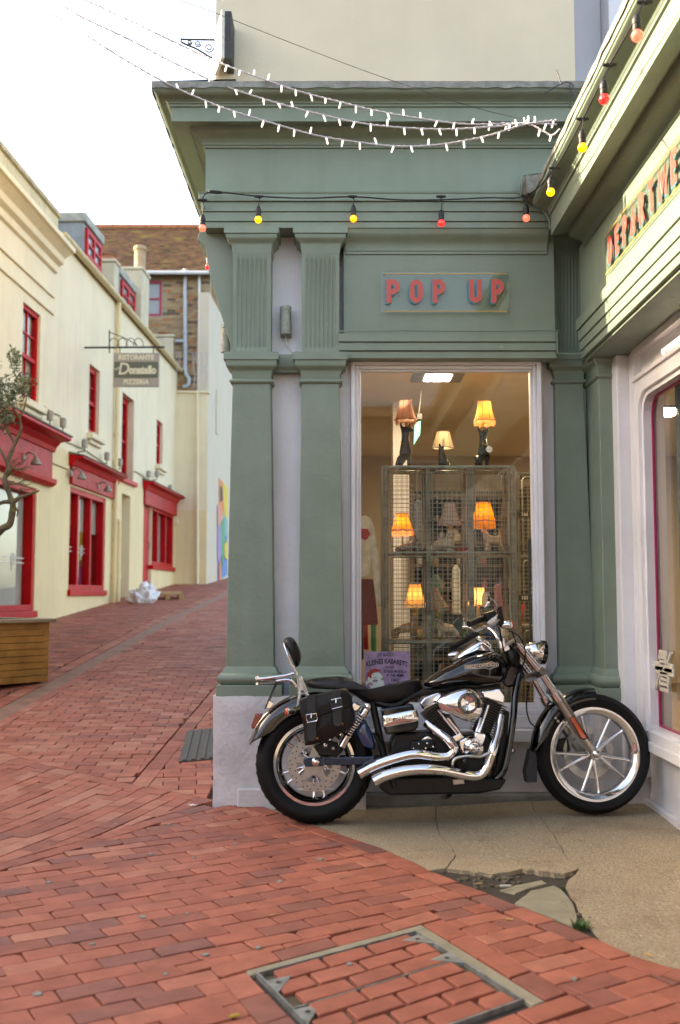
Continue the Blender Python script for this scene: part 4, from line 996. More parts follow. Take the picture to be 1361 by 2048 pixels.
# --- sash windows
def sash(r, par, cols, rows_, rec=.12, sill=True, red=RED, meet=None, fw=.06):
    t0, t1, z0, z1 = r; o_ = -rec
    fr_ = MB(); wbox(t0, t0 + fw, z0, z1, o_ - .05, o_ + .02, fr_); wbox(t1 - fw, t1, z0, z1, o_ - .05, o_ + .02, fr_); wbox(t0 + fw, t1 - fw, z1 - fw, z1, o_ - .05, o_ + .02, fr_); wbox(t0 + fw, t1 - fw, z0, z0 + fw * 1.2, o_ - .05, o_ + .02, fr_)
    f = fr_.build('window_frame', red, par)
    zm = z0 + (z1 - z0) * (meet or .48)
    wbox(t0 + fw, t1 - fw, zm - .03, zm + .03, o_ - .04, o_ + .012).build('meeting_rail', red, f)
    for (a, b, oo) in ((z0 + fw, zm - .03, -.02), (zm + .03, z1 - fw, -.005)):
        for i in range(1, cols):
            t = t0 + fw + (t1 - t0 - 2 * fw) * i / cols; wbox(t - .013, t + .013, a, b, o_ - .03 + oo, o_ + oo).build('glazing_bar', red, f)
        for j in range(1, rows_):
            z = a + (b - a) * j / rows_; wbox(t0 + fw, t1 - fw, z - .013, z + .013, o_ - .031 + oo, o_ - .001 + oo).build('glazing_bar', red, f)
        wbox(t0 + fw, t1 - fw, a, b, o_ - .028 + oo, o_ - .022 + oo).build('pane', PGLASS, f)
    wbox(t0 + .01, t1 - .01, z0 + .01, z1 - .01, o_ - .075, o_ - .07).build('blind', NET, f)
    if sill: wbox(t0 - .1, t1 + .1, z0 - .11, z0, -.05, .12).build('sill', YEL2, f, bevel=.015); wbox(t0 - .03, t1 + .03, z0 - .19, z0 - .115, .001, .06).build('sill', YEL2, f, bevel=.02)
    return f
sash(w1, h1, 2, 2, .06); sash(w2, h2, 2, 2, .085, fw=.09); sash(w3, h2, 2, 2, .16, sill=False, fw=.12); sash(w4, h2, 1, 2, .09, fw=.08)
wbox(w3[0] - .1, w3[1] + .12, w3[2] - .09, w3[2], -.15, .08).build('window_ledge', RED, h2, bevel=.01)
# --- shopfronts
def shopfront(par, ws, hood_t, z_fb, z_ft, z_ht, mull, proj, blinds, fbot=None, lower_mould=True):
    t0, t1 = hood_t
    f = wbox(t0, t1, z_fb, z_ft, 0.009, .06).build('shop_fascia', REDF, par, bevel=.006)
    dz = z_ht - z_ft
    wprof(t0 - .06, t1 + .06, [(.009, z_ft), (.08, z_ft), (.10, z_ft + dz * .25), (proj * .45, z_ft + dz * .45), (proj * .5, z_ft + dz * .55), (proj * .9, z_ft + dz * .62), (proj, z_ft + dz * .68), (proj, z_ft + dz * .84), (.009, z_ft + dz * 1.02)]).build('hood', RED, f, bevel=.006)
    wprof(t0 - .08, t1 + .08, [(.009, z_ht + dz * .03), (proj + .015, z_ft + dz * .85), (proj + .02, z_ft + dz * .92), (.009, z_ht + dz * .25)]).build('hood_lead', MOSSLEAD, f)
    if lower_mould: wprof(t0 - .03, t1 + .04, [(.009, z_fb - .05), (.06, z_fb - .045), (.12, z_fb), (.13, z_fb + .07), (.061, z_fb + .09)]).build('fascia_moulding', RED, f, bevel=.004)
    t0, t1, z0, z1 = ws; fw = .09; fr_ = MB()
    wbox(t0, t0 + fw, z0, z1, -.2, -.01, fr_); wbox(t1 - fw, t1, z0, z1, -.2, -.01, fr_); wbox(t0 + fw, t1 - fw, z1 - fw, z1, -.2, -.01, fr_); wbox(t0 + fw, t1 - fw, z0, z0 + fw, -.2, -.01, fr_)
    f2 = fr_.build('shop_window_frame', RED, par, bevel=.006)
    wbox(t0 - .04, t1 + .04, z0 - .10, z0, -.2, .06).build('sill', RED, f2, bevel=.01)
    for m in mull: wbox(m - .04, m + .04, z0 + fw, z1 - fw, -.19, -.03).build('mullion', RED, f2, bevel=.004)
    eds = [t0 + fw] + [v for m in mull for v in (m - .04, m + .04)] + [t1 - fw]
    for a, b in zip(eds[::2], eds[1::2]): wbox(a, b, z0 + fw, z1 - fw, -.135, -.129).build('pane', PGLASS, f2)
    for (a, b, c, d, mm) in blinds: wbox(t0 + (t1 - t0) * a, t0 + (t1 - t0) * b, z0 + (z1 - z0) * c, z0 + (z1 - z0) * d, -.150 - .001 * len(mm.name), -.1497 - .001 * len(mm.name)).build('drape', mm, f2)  # pale blinds, plus coloured strips imitating reflections
    return f2
MUST = M('mustard_drape', (.42, .33, .02), rough=.9); MAG = M('magenta_drape', (.33, .035, .14), rough=.9); GREYD = M('slate_grey_drape', (.12, .13, .14), rough=.9); PINKD = M('pale_pink_drape_', (.6, .42, .42), rough=.9)  # coloured strips stand in for reflections in the shop glass
f1 = shopfront(h1, s1, (10.6, LT(96)), LZ(96, 968), LZ(96, 903), LZ(112, 872, .15) + .05, [13.2], .34, [(0, 1, 0, 1, NET)])
# two bold window surround posts of the nearer shop
f2 = shopfront(h2, s2, (LT(137), LT(228)), LZ(137, 967), LZ(137, 930), LZ(137, 908), [LT(161), LT(186)], .26,
               [(0, .3, .52, 1, NET), (0, .26, 0.1, .52, GREYD), (.26, .34, .1, .7, MUST), (.36, .5, .25, 1, PINKD), (.5, .66, .25, .62, MUST), (.3, .6, 0, .3, MAG), (.7, .85, 0, .6, MAG), (.5, 1, .6, 1, NET)], lower_mould=False)
f3 = shopfront(h2, s3w, (LT(286), LT(353)), LZ(287, 1008), LZ(287, 979), LZ(286, 961), [LT(319), LT(335)], .26, [(0, 1, 0, 1, NET)], lower_mould=False)
# etched lines and ring on the shop glass
ETCH = M('etched_white', (.75, .75, .7), rough=.6)
for ws, fpar, fr_c in ((s1, f1, .93), (s2, f2, .52)):
    zc_ = ws[2] + (ws[3] - ws[2]) * .38; tc_ = ws[0] + (ws[1] - ws[0]) * fr_c - (.25 if fpar is f1 else 0); m1 = MB()
    for dz in (.0, .07):
        wbox(tc_ - .9, tc_ - .14, zc_ + dz, zc_ + dz + .018, -.127, -.125, m1); wbox(tc_ + .14, min(tc_ + .5, ws[1] - .1), zc_ + dz, zc_ + dz + .018, -.127, -.125, m1)
    m1.tube([WP(tc_ + .07 * math.cos(a), zc_ + .045 + .10 * math.sin(a), -.124) for a in (6.2832 * k / 20 for k in range(21))], .006, 4)
    m1.tube([WP(tc_ - .05, zc_ - .12, -.124), WP(tc_ - .02, zc_ + .05, -.124), WP(tc_ + .06, zc_ + .12, -.124)], .006, 4); m1.build('etched_emblem', ETCH, fpar)
# doors
t0, t1, z0, z1 = s3d
d_ = wbox(t0 + .02, t1 - .02, z0, z1 - .02, -.12, -.06).build('door', RED, h2, bevel=.006)
MB().tube([WP(t1 - .2, z0 + 1.15, -.055), WP(t1 - .2, z0 + 1.15, -.0), WP(t1 - .2, z0 + 1.0, -.0), WP(t1 - .2, z0 + 1.0, -.055)], .012, 6).build('handle', STEEL, d_)
t0, t1, z0, z1 = dr
d2 = wbox(t0, t1, z0, z1, -.42, -.36).build('door', M('buff_door', (.55, .42, .25), rough=.6), h2)
wbox(t0, t1, z1, z1 + .02, -.36, -.3).build('door_soffit', YEL2, d2)
# gutter and downpipes
zg = LZ(98, 443, .08)
m1 = MB(); n = 8
for i in range(n + 1): pass
gp = [(.02 + .07 - .07 * math.cos(a), zg - .07 * math.sin(a)) for a in (math.pi * k / 8 for k in range(9))]
wprof(tB + .05, tE, [(a, b + .07) for a, b in gp]).build('gutter', GUT, h2, smooth=40)
for t in [tB + .3 + 1.85 * k for k in range(6)]: wprof(t, t + .07, [(a * 1.12 - .005, b + .066 - .008) for a, b in gp]).build('gutter_joint', GUT, h2, smooth=40)
def pipe(px, z0, z1, par, r=.045, o=.07, mat=YEL):
    t = LT(px, o); p = MB().tube([WP(t, z0, o), WP(t, z1, o)], r, 10).build('downpipe', mat, par, smooth=50)
    for z in [z0 + .5 + 1.4 * k for k in range(int((z1 - z0) / 1.4))]: MB().tube([WP(t, z, o), WP(t, z + .07, o)], r * 1.25, 10).build('pipe_collar', mat, p, smooth=50)
    return p
pipe(231, LZ(231, 1208), zg, h2); pipe(239, LZ(239, 1208), LZ(239, 1050), h2, .05)
t = LT(239, .07); MB().tube([WP(t, LZ(239, 1050), .07), WP(t, LZ(239, 1050) + .08, .06), WP(t - .1, LZ(239, 1050) + .12, .0)], .05, 8).build('pipe_elbow', YEL, h2, smooth=50)
# roof slope, dormers, chimneys
wprof(tB + .02, tE, [(.02, zg + .045), (.02, zg + .07), (-4.2, zg + 3.1), (-8, zg + .05), (-8, 6.91), (-1.65, 6.91), (-.31, zg + .045)]).build('roof', SLATE, h2)
ZINC = M('weathered_zinc', (.27, .30, .31), rough=.55, var=.15, vs_=3, bump=.2, bs=20, streak=.35, dirtcol=(.16, .17, .17)); FLASH = M('pale_flashing', (.42, .42, .38), rough=.7, var=.2, vs_=6, dirt=.3)
def dormer(pxa, pxb, pyt, pyb, o_, back):
    t0, t1, z1 = LT(pxa, o_), LT(pxb, o_), LZ(pxa, pyt, o_); z0 = LZ(pxa, pyb, o_) - .3
    d = wbox(t0, t1, z0, z1 - .18, back, o_).build('dormer', ZINC, h2)
    for k in range(1, 5): wbox(t0 - .012, t0 - .0005, z0, z1 - .18, back + (o_ - back) * k / 5 - .012, back + (o_ - back) * k / 5 + .012).build('seam', ZINC, d)
    wbox(t0 - .05, t1 + .05, z1 - .18, z1, back, o_ + .06).build('dormer_roof', FLASH, d, bevel=.02)
    tw0, tw1, zw0, zw1 = t0 + .12, t1 - .08, z0 + .34, z1 - .24; fw = .09
    m = MB(); wbox(tw0, tw0 + fw, zw0, zw1, o_ + .001, o_ + .05, m); wbox(tw1 - fw, tw1, zw0, zw1, o_ + .001, o_ + .05, m); wbox(tw0 + fw, tw1 - fw, zw1 - fw, zw1, o_ + .001, o_ + .05, m); wbox(tw0 + fw, tw1 - fw, zw0, zw0 + fw, o_ + .001, o_ + .05, m); wbox((tw0 + tw1) / 2 - .05, (tw0 + tw1) / 2 + .05, zw0 + fw, zw1 - fw, o_ + .001, o_ + .05, m); wbox(tw0 + fw, tw1 - fw, (zw0 + zw1) / 2 - .025, (zw0 + zw1) / 2 + .025, o_ + .001, o_ + .045, m)
    w_ = m.build('window_frame', RED, d); wbox(tw0 + fw, tw1 - fw, zw0 + fw, zw1 - fw, o_ + .0015, o_ + .012).build('pane', M('sky_pane', (.25, .27, .27), rough=.08, spec=.8), w_)
dormer(155, 192, 409, 500, -.35, -3.2); dormer(230, 262, 522, 600, -.35, -2.6)
CHIM = M('chimney_render', (.66, .58, .42), rough=.8, var=.1, vs_=3, streak=.35, dirt=.3, dirtcol=(.25, .22, .15))
def chimney(px_l, px_c, px_r, py_t, o_, zb, pots, cap=True):
    t0, t1, zt = LT(px_c, o_), LT(px_r, o_), LZ(px_c, py_t, o_); Y = WP(t0, zt, o_).y; wd = (px_c - px_l) / F * Y
    c = wbox(t0, t1, zb, zt, o_ - wd, o_).build('chimney', CHIM, h2, bevel=.02)
    if cap: wbox(t0 - .03, t1 + .03, zt, zt + .07, o_ - wd - .03, o_ + .03).build('chimney_cap', CHIM, c, bevel=.02)
    for (f, hh, r, mt_) in pots:
        p = WP((t0 + t1) / 2, zt + .05, o_ - wd * f); MB().lathe([(0, 0), (r, 0), (r * 1.02, .05), (r * .9, .08), (r * .86, hh * .85), (r * 1.02, hh * .86), (r * 1.05, hh * .93), (r * .95, hh), (r * .7, hh), (r * .65, hh * .5)], p, seg=16).build('chimney_pot', mt_, c, smooth=40)
PALEPOT = M('pale_clay_pot', (.52, .36, .22), rough=.8, var=.2, vs_=5, spots=((.4, .13, .06), 3, .6))
chimney(191, 221, 230, 512, -.25, 6.9, [(.6, .16, .16, TERRA)]); chimney(235, 277, 292, 528, -.18, 6.9, [(.3, .62, .15, PALEPOT)]); chimney(294, 343, 350, 668, -.1, 6.6, [(.5, .1, .2, TERRA)])
# --- lamps over the shopfronts (swan-neck arms) and small floodlights
ARM = M('grey_lamp_metal', (.34, .29, .23), rough=.5, metal=.3, var=.2, vs_=30)
def arm_lamp(px, py, o_, label):
    t, z = wl_(px, py, o_); L_ = thing('arm_lamp', label, 'lamp', WP(t, z, o_), 'swan neck lamps on the red fascias')
    MB().lathe([(0, 0), (.06, 0), (.06, .015), (0, .03)], WP(t, z, o_), WN, 12).build('wall_plate', ARM, L_, smooth=40)
    MB().tube(cat_curve([WP(t, z, o_), WP(t, z + .07, o_ + .06), WP(t, z + .05, o_ + .15), WP(t + .02, z - .01, o_ + .18)], 4), .014, 6).build('arm', ARM, L_, smooth=60)
    MB().lathe([(.02, .06), (.035, .03), (.08, -.04), (.085, -.06), (.07, -.055)], WP(t + .02, z - .04, o_ + .18), (0, 0, 1), 12).build('shade', ARM, L_, smooth=40)
arm_lamp(47, 915, .06, 'swan neck lamp on the big red fascia behind the olive tree'); arm_lamp(142, 946, .06, 'swan neck lamp at the start of the second red fascia'); arm_lamp(196, 972, .06, 'swan neck lamp towards the downpipe end of the second red fascia')
def flood(px, py, o_, label):
    t, z = wl_(px, py, o_); L_ = thing('floodlight', label, 'lamp', WP(t, z, 0), 'small grey floodlights along the cream houses')
    MB().tube([WP(t, z - .1, .0), WP(t, z - .08, o_), WP(t, z, o_)], .014, 6).build('stem', ARM, L_, smooth=60)
    MB().tube([WP(t, z - .02, o_), WP(t, z + .1, o_), WP(t, z + .13, o_)], [.05, .055, .04], 10).build('head', ARM, L_, smooth=40)
flood(100, 838, .15, 'floodlight on the wall above the big red hood'); flood(126, 852, .12, 'floodlight at the end of the big red hood'); flood(169, 893, .12, 'floodlight above the middle of the second hood'); flood(214, 918, .12, 'floodlight on the cable near the downpipe'); flood(240, 930, .12, 'floodlight just past the downpipe'); flood(297, 953, .12, 'floodlight above the third hood'); flood(314, 952, .1, 'floodlight under the small upper window'); flood(341, 980, .1, 'floodlight above the end of the third hood')
CBL = M('surface_cable', (.42, .33, .18), rough=.6)
def cable(pts, label, o_=.02):
    q = [WP(*wl_(a, b, o_), o_) for a, b in pts]; tag(MB().tube(cat_curve(q, 3), .011, 5).build('wall_cable', CBL, smooth=60, loc=q[0]), label, 'cable', 'surface cables on the cream houses')
cable([(88, 812), (105, 825), (121, 832), (123, 852)], 'looped cable beside the floodlight on the nearer cream house'); cable([(134, 884), (165, 897), (200, 920), (225, 938)], 'cable drooping above the second red hood'); cable([(262, 945), (270, 942), (290, 955), (298, 960)], 'cable beside the tall red window ledge'); cable([(96, 922), (137, 939)], 'cable linking the two red fascias')

# --- hanging restaurant sign
ys_ = WP(LT(163), 0).y; hp = lambda px, py: at_y(px, py, ys_)
hs = thing('hanging_sign', 'taupe and grey restaurant sign hanging from an iron bracket over the lane', 'sign', hp(273, 775))
TAU = M('taupe_sign', (.36, .32, .27), rough=.6); DKG = M('olive_grey_band', (.12, .125, .09), rough=.6); LETC = M('cream_letters', (.74, .68, .5), rough=.6)
a, b = hp(226.5, 774), hp(319.5, 706)
MB().box((a.x, ys_ - .02, a.z), (b.x, ys_ + .02, b.z)).build('board', TAU, hs, bevel=.008)
c, d = hp(229, 756), hp(317, 724)
MB().box((c.x, ys_ - .024, c.z), (d.x, ys_ - .02, d.z)).build('band', DKG, hs)
ux, uz = (1, 0, 0), (0, 0, 1)
def stext(s, px, py, wpx, h, bold=.0, **k):
    p = hp(px, py); text('lettering', s, h, (p.x, ys_ - .026 - (.002 if 724 < py < 756 else 0), p.z), ux, uz, LETC, hs, bold=bold, width=wpx / F * ys_, **k)
stext('RISTORANTE', 273, 715.5, 72, .12, .006); stext('PIZZERIA', 273, 764.5, 52, .12, .006); stext('onatello', 286, 741, 56, .19, .012); stext('D', 249, 739, 20, .30, .004, shear=.15)
q = [hp(236 + i, 737 + 3 * math.sin(i * .5)) for i in range(0, 10, 2)]
MB().tube([Vector((p.x - .05, ys_ - .028, p.z)) for p in q], .008, 4).build('flourish', LETC, hs)
MB().tube([hp(163, 695), hp(329, 694)], .018, 6).build('bracket_bar', IRON, hs)
MB().tube([hp(219, 660), hp(219, 706)], .012, 6).build('bracket_stem', IRON, hs)
for cx_ in (228, 245, 262, 277): MB().tube([hp(cx_ + 10 * math.cos(a_), 692 - 16 * abs(math.sin(a_))) for a_ in (math.pi * k / 10 for k in range(11))], .007, 5).build('scroll', IRON, hs, smooth=60)
MB().tube([hp(219, 664), hp(250, 676), hp(275, 690)], .008, 5).build('stay', IRON, hs)
for px in (240, 307): MB().tube([hp(px, 695), hp(px, 707)], .009, 5).build('hanger', IRON, hs)

# ================================================================== BRICK HOUSE ACROSS THE HEAD OF THE LANE
YB_ = 26.0
bh = thing('brick_house', 'brown brick house with mossy tiled roof closing the lane, cream below', 'building', (-5, 26, 1.5))
xl, xr = -9.5, fx(416, YB_); ze = fz(548, YB_); zc_ = fz(784, YB_)
BRW = M('stock_brick', tint=[(.15, .10, .07), (.38, .25, .15), (.50, .35, .20), (.52, .20, .09)], rough=.85, var=.2, vs_=6, bump=.4, bs=60)
MORT = M('lime_mortar', (.36, .30, .21), rough=.95, var=.1, vs_=5)
wx0, wx1, wz0, wz1 = fx(284, YB_), fx(318, YB_), fz(632, YB_), fz(561, YB_)
m1 = MB(); m1.box((xl, YB_, zc_), (wx0, YB_ + .3, ze)); m1.box((wx0, YB_, zc_), (wx1, YB_ + .3, wz0)); m1.box((wx0, YB_, wz1), (wx1, YB_ + .3, ze)); m1.box((wx1, YB_, zc_), (xr, YB_ + .3, ze))
bw_ = m1.build('brick_wall', MORT, bh)
proto = []
for k in range(7):
    m = MB(); m.cur = min(1, (.05, .3, .45, .55, .62, .7, .95)[k]); m.box((-.108, -.012, -.033), (.108, .004, .033)); o = m.build('brick', BRW); C.objects.unlink(o); proto.append(o.data); bpy.data.objects.remove(o)
z = zc_ + .04; row = 0; cnt = 0; rr = random.Random(11)
while z < ze - .03:
    x = fx(286, YB_) + (.11 if row % 2 else 0)
    while x < xr - .05:
        if not (wx0 - .10 < x < wx1 + .10 and wz0 - .03 < z < wz1 + .03) and cnt < 300:
            dark = proj((x, YB_, z))[0] > 402
            me = proto[0 if (dark and rr.random() < .6) else rr.choice([0, 1, 1, 2, 2, 3, 3, 4, 5, 6])]
            ob = bpy.data.objects.new('brick', me); C.objects.link(ob); ob.parent = bw_; ob.location = Vector((x, YB_, z)) - org(bw_); ORG[ob.name] = org(bw_); cnt += 1
        x += .225
    z += .0765; row += 1
MB().box((xl, YB_ - .14, .4), (xr, YB_ + .3, zc_ - .001)).build('rendered_base', YEL2, bh)
MB().box((xl, YB_ - .20, zc_ - .06), (xr + .03, YB_ + .1, zc_)).build('ledge', YEL2, bh, bevel=.015)
MB().box((xl, YB_ - .147, .4), (xr - .01, YB_ - .141, fz(1022, YB_))).build('lower_wall_paint', YEL, bh)
f = MB(); 
for (a, b) in (((wx0, wz0), (wx0 + .07, wz1)), ((wx1 - .07, wz0), (wx1, wz1)), ((wx0 + .07, wz0), (wx1 - .07, wz0 + .07)), ((wx0 + .07, wz1 - .07), (wx1 - .07, wz1)), ((wx0 + .07, (wz0 + wz1) / 2 - .02), (wx1 - .07, (wz0 + wz1) / 2 + .02))): f.box((a[0], YB_ + .02, a[1]), (b[0], YB_ + .1, b[1]))
f = f.build('window_frame', M('crimson_frame', (.42, .02, .06), rough=.4), bh); MB().box((wx0 + .05, YB_ + .06, wz0 + .05), (wx1 - .05, YB_ + .07, wz1 - .05)).build('pane', M('sky_pane'), f)
MB().box((wx0, YB_ + .2, wz0), (wx1, YB_ + .3, wz1)).build('window_back', DARKROOM, f)
# roof of tiles
TILE = M('mossy_clay_tile', tint=[(.06, .032, .02), (.10, .05, .028), (.14, .07, .038), (.12, .095, .02)], rough=.9, spec=.15, var=.3, vs_=3, bump=.5, bs=30, spots=((.13, .115, .02), 1.4, .58))
zr, yr = fz(456, 30.2), 30.2
rs = Vector((0, yr - YB_ + .25, zr - ze + .05)); sl = rs.length; dn = rs.normalized(); nr = Vector((0, -dn.z, dn.y)); p0 = Vector((0, YB_ - .25, ze - .05))
rb = MB(); rb.prism([(xl, p0.y, p0.z - .06), (xr + .2, p0.y, p0.z - .06), (xr + .2, p0.y + rs.y, p0.z + rs.z - .06), (xl, p0.y + rs.y, p0.z + rs.z - .06)], (0, 0, .05)); roof_ = rb.build('roof', SLATE, bh)
tm = MB(); k = 0; rr = random.Random(4)
nrow = int(sl / .105)
for j in range(nrow):
    x = xl + (.085 if j % 2 else 0)
    while x < xr + .1:
        tm.cur = min(1, max(0, rr.gauss(.45, .28))); q = p0 + dn * (j * .105) + nr * (.012 + rr.uniform(0, .008)); up = dn * .17
        a = q + Vector((x + .004, 0, 0)); b = q + Vector((x + .166, 0, 0)); u = up - nr * .012
        tm.add([a, b, b + u, a + u, a - nr * .014, b - nr * .014], [(0, 1, 2, 3), (4, 5, 1, 0)]); x += .17
ti = tm.build('roof_tiles', TILE, roof_); ti['kind'] = 'stuff'
for i in range(12):
    x = xl + i * .5; MB().tube([(x, yr, zr + .02), (x + .48, yr, zr + .02)], .11, 8).build('ridge_tile', TERRA, roof_, smooth=50)
MB().box((xl, yr + .01, 6), (xr + .1, yr + .3, zr - .1)).build('rear_wall', MORT, bh)
WPIPE = M('white_plastic_pipe', (.62, .64, .66), rough=.35); GPIPE = M('grey_pipe', (.40, .45, .50), rough=.4)
by = lambda px, py, o_=.1: at_y(px, py, YB_ - o_)
MB().tube([by(293, 545, .3), by(418, 545, .3)], .055, 8).build('gutter', WPIPE, bh, smooth=50)
MB().tube(cat_curve([by(370.5, 538), by(370.5, 560), by(370.5, 660), by(371, 735), by(372, 748), by(378, 758), by(376, 770), by(366, 774)], 4), .05, 10).build('downpipe', GPIPE, bh, smooth=50)
MB().tube([by(350, 682), by(370, 682)], .045, 8).build('branch_pipe', GPIPE, bh, smooth=50)
for py in (540, 662, 690): MB().tube([by(370.5, py), by(370.5, py + 5)], .065, 10).build('pipe_collar', GPIPE, bh, smooth=50)
MB().tube([by(399, 548), by(399, 784)], .035, 8).build('downpipe', WPIPE, bh, smooth=50)
MB().tube([by(395, 784, .24), by(395, 1168, .24)], .04, 8).build('downpipe', YEL2, bh, smooth=50)
for py in (910, 1010, 1120): MB().tube([by(395, py, .24), by(395, py + 5, .24)], .055, 8).build('pipe_collar', YEL2, bh, smooth=50)
MB().box((by(365, 0).x, YB_ - .22, fz(1048, YB_)), (by(371, 0).x, YB_ - .141, fz(1040, YB_))).build('vent_box', YEL2, bh)
# its pale flank up the lane
S0 = Vector((xr, YB_ - .14, 0)); ST = WT; SN = WN
sp_ = lambda px, py, o_=0.: on_plane(px, py, S0 + SN * o_, SN)
PALE = M('pale_flank_render', (.56, .49, .38), rough=.7, var=.04, vs_=1.5, bump=.2, bs=25, streak=.08, dirtcol=(.5, .42, .3))
MB().prism([S0, S0 + ST * 24, S0 + ST * 24 + Vector((0, 0, 9.2)), S0 + Vector((0, 0, 9.2))], -SN * .3).build('side_wall', PALE, bh)
wa, wb_ = sp_(432.5, 778, .002), sp_(436, 870, .002)
MB().prism([wa, (wb_.x, wb_.y, wa.z), wb_, (wa.x, wa.y, wb_.z)], SN * .02).build('blocked_window', M('shadow_cream', (.6, .52, .38), rough=.8), bh)  # flat cream panel marks the narrow window recess
mu = thing('mural', 'painted mural of bright interlocking colour patches on the pale flank wall', 'mural', sp_(440, 1155, .01))
cols = {'or': (.75, .22, .06), 'ye': (.7, .5, .06), 'gr': (.06, .32, .16), 'bl': (.08, .22, .5), 'bk': (.03, .03, .04), 'li': (.35, .24, .5), 'te': (.15, .4, .42), 'pk': (.7, .3, .3)}
for i, (cn, pp) in enumerate([('bl', [(435, 1090), (455, 1060), (455, 1150), (435, 1163)]), ('or', [(438, 955), (446, 965), (448, 1010), (441, 1050), (438, 1040)]), ('bk', [(440, 970), (445, 975), (446, 1000), (440, 1005)]), ('ye', [(446, 965), (456, 975), (456, 1040), (449, 1030), (447, 1000)]), ('te', [(449, 1030), (456, 1040), (456, 1075), (450, 1070)]), ('li', [(436, 1050), (441, 1050), (444, 1100), (440, 1130), (435.5, 1120)]), ('gr', [(441, 1050), (449, 1035), (451, 1090), (446, 1140), (443, 1110)]), ('pk', [(436, 1010), (440, 1010), (441, 1048), (436, 1052)]), ('or', [(438, 1130), (442, 1120), (443, 1158), (438, 1161)]), ('ye', [(449, 1090), (455, 1080), (455, 1120), (450, 1115)])]):
    MB().prism([sp_(a, b, .004 + .003 * i) for a, b in pp], SN * .002).build('colour_patch', M('mural_' + cn, cols[cn], rough=.7), mu)
# ---- icicle lights hung across the lane head
ic = thing('icicle_lights', 'white icicle light strands hanging in front of the brick house', 'string lights', by(380, 705, 3))
MB().tube([by(346, 704, 3), by(418, 706, 3)], .006, 5).build('cable', FCAB, ic)
rr = random.Random(2)
for px, l in ((353, 40), (360, 24), (368, 34), (388, 70), (394, 30), (402, 46), (412, 62)):
    MB().tube([by(px + rr.uniform(-3, 3), 705 + l * k / 6, 3) for k in range(7)], .009, 5).build('strand', FCAB, ic, smooth=60)

# ================================================================== PALLET, PLASTIC, PLANTER, OLIVE
pc = at_g(330, 1199); gp_ = ground(pc.y)
pal = thing('pallet', 'wooden pallet lying by the red door up the lane', 'pallet', (pc.x, pc.y, gp_))
WOODP = M('pallet_pine', (.48, .29, .12), rough=.8, var=.2, vs_=8, bump=.3, bs=60)
an = R(12); rot = Matrix.Translation((pc.x, pc.y + .25, gp_ + .02)) @ Matrix.Rotation(an, 4, 'Z') @ Matrix.Rotation(R(3.7), 4, 'X')
for i in range(5): MB().box((-.30, -.4 + i * .172, .10), (.30, -.4 + i * .172 + .12, .122), rot).build('top_board', WOODP, pal, bevel=.003)
for x in (-.27, 0, .27):
    for y in (-.36, 0, .36): MB().box((x - .045, y - .045, .022), (x + .045, y + .045, .0995), rot).build('block', WOODP, pal, bevel=.003)
    MB().box((x - .045, -.41, .0), (x + .045, .41, .0215), rot).build('bottom_board', WOODP, pal, bevel=.003)
bc = at_g(283, 1207)
PLAS = M('cloudy_polythene', (.78, .80, .82), rough=.3, var=.05, spec=.6, sss=.2)
bm = bmesh.new(); bmesh.ops.create_icosphere(bm, subdivisions=5, radius=1); rr = random.Random(8)
from mathutils import noise as mn
for v in bm.verts:
    d = v.co.normalized(); n1 = mn.noise(d * 2.2) * .35 + abs(mn.noise(d * 5)) * .35 + abs(mn.noise(d * 11)) * .16; s_ = .75 + n1
    v.co = Vector((d.x * .30 * s_ + .03 * d.z, d.y * .26 * s_, max(-.02, (d.z * .22 + .12) * s_ + (.12 * max(0, 1 - abs(d.x - .15) * 3) if d.z > .3 else 0))))
me = bpy.data.meshes.new('plastic_heap'); bm.to_mesh(me); bm.free(); me.materials.append(PLAS); me.polygons.foreach_set('use_smooth', [True] * len(me.polygons))
ob = bpy.data.objects.new('plastic_heap', me); C.objects.link(ob); ob.location = (bc.x, bc.y + .15, ground(bc.y + .15)); tag(ob, 'crumpled heap of clear white polythene sheeting by the pallet', 'plastic sheet')
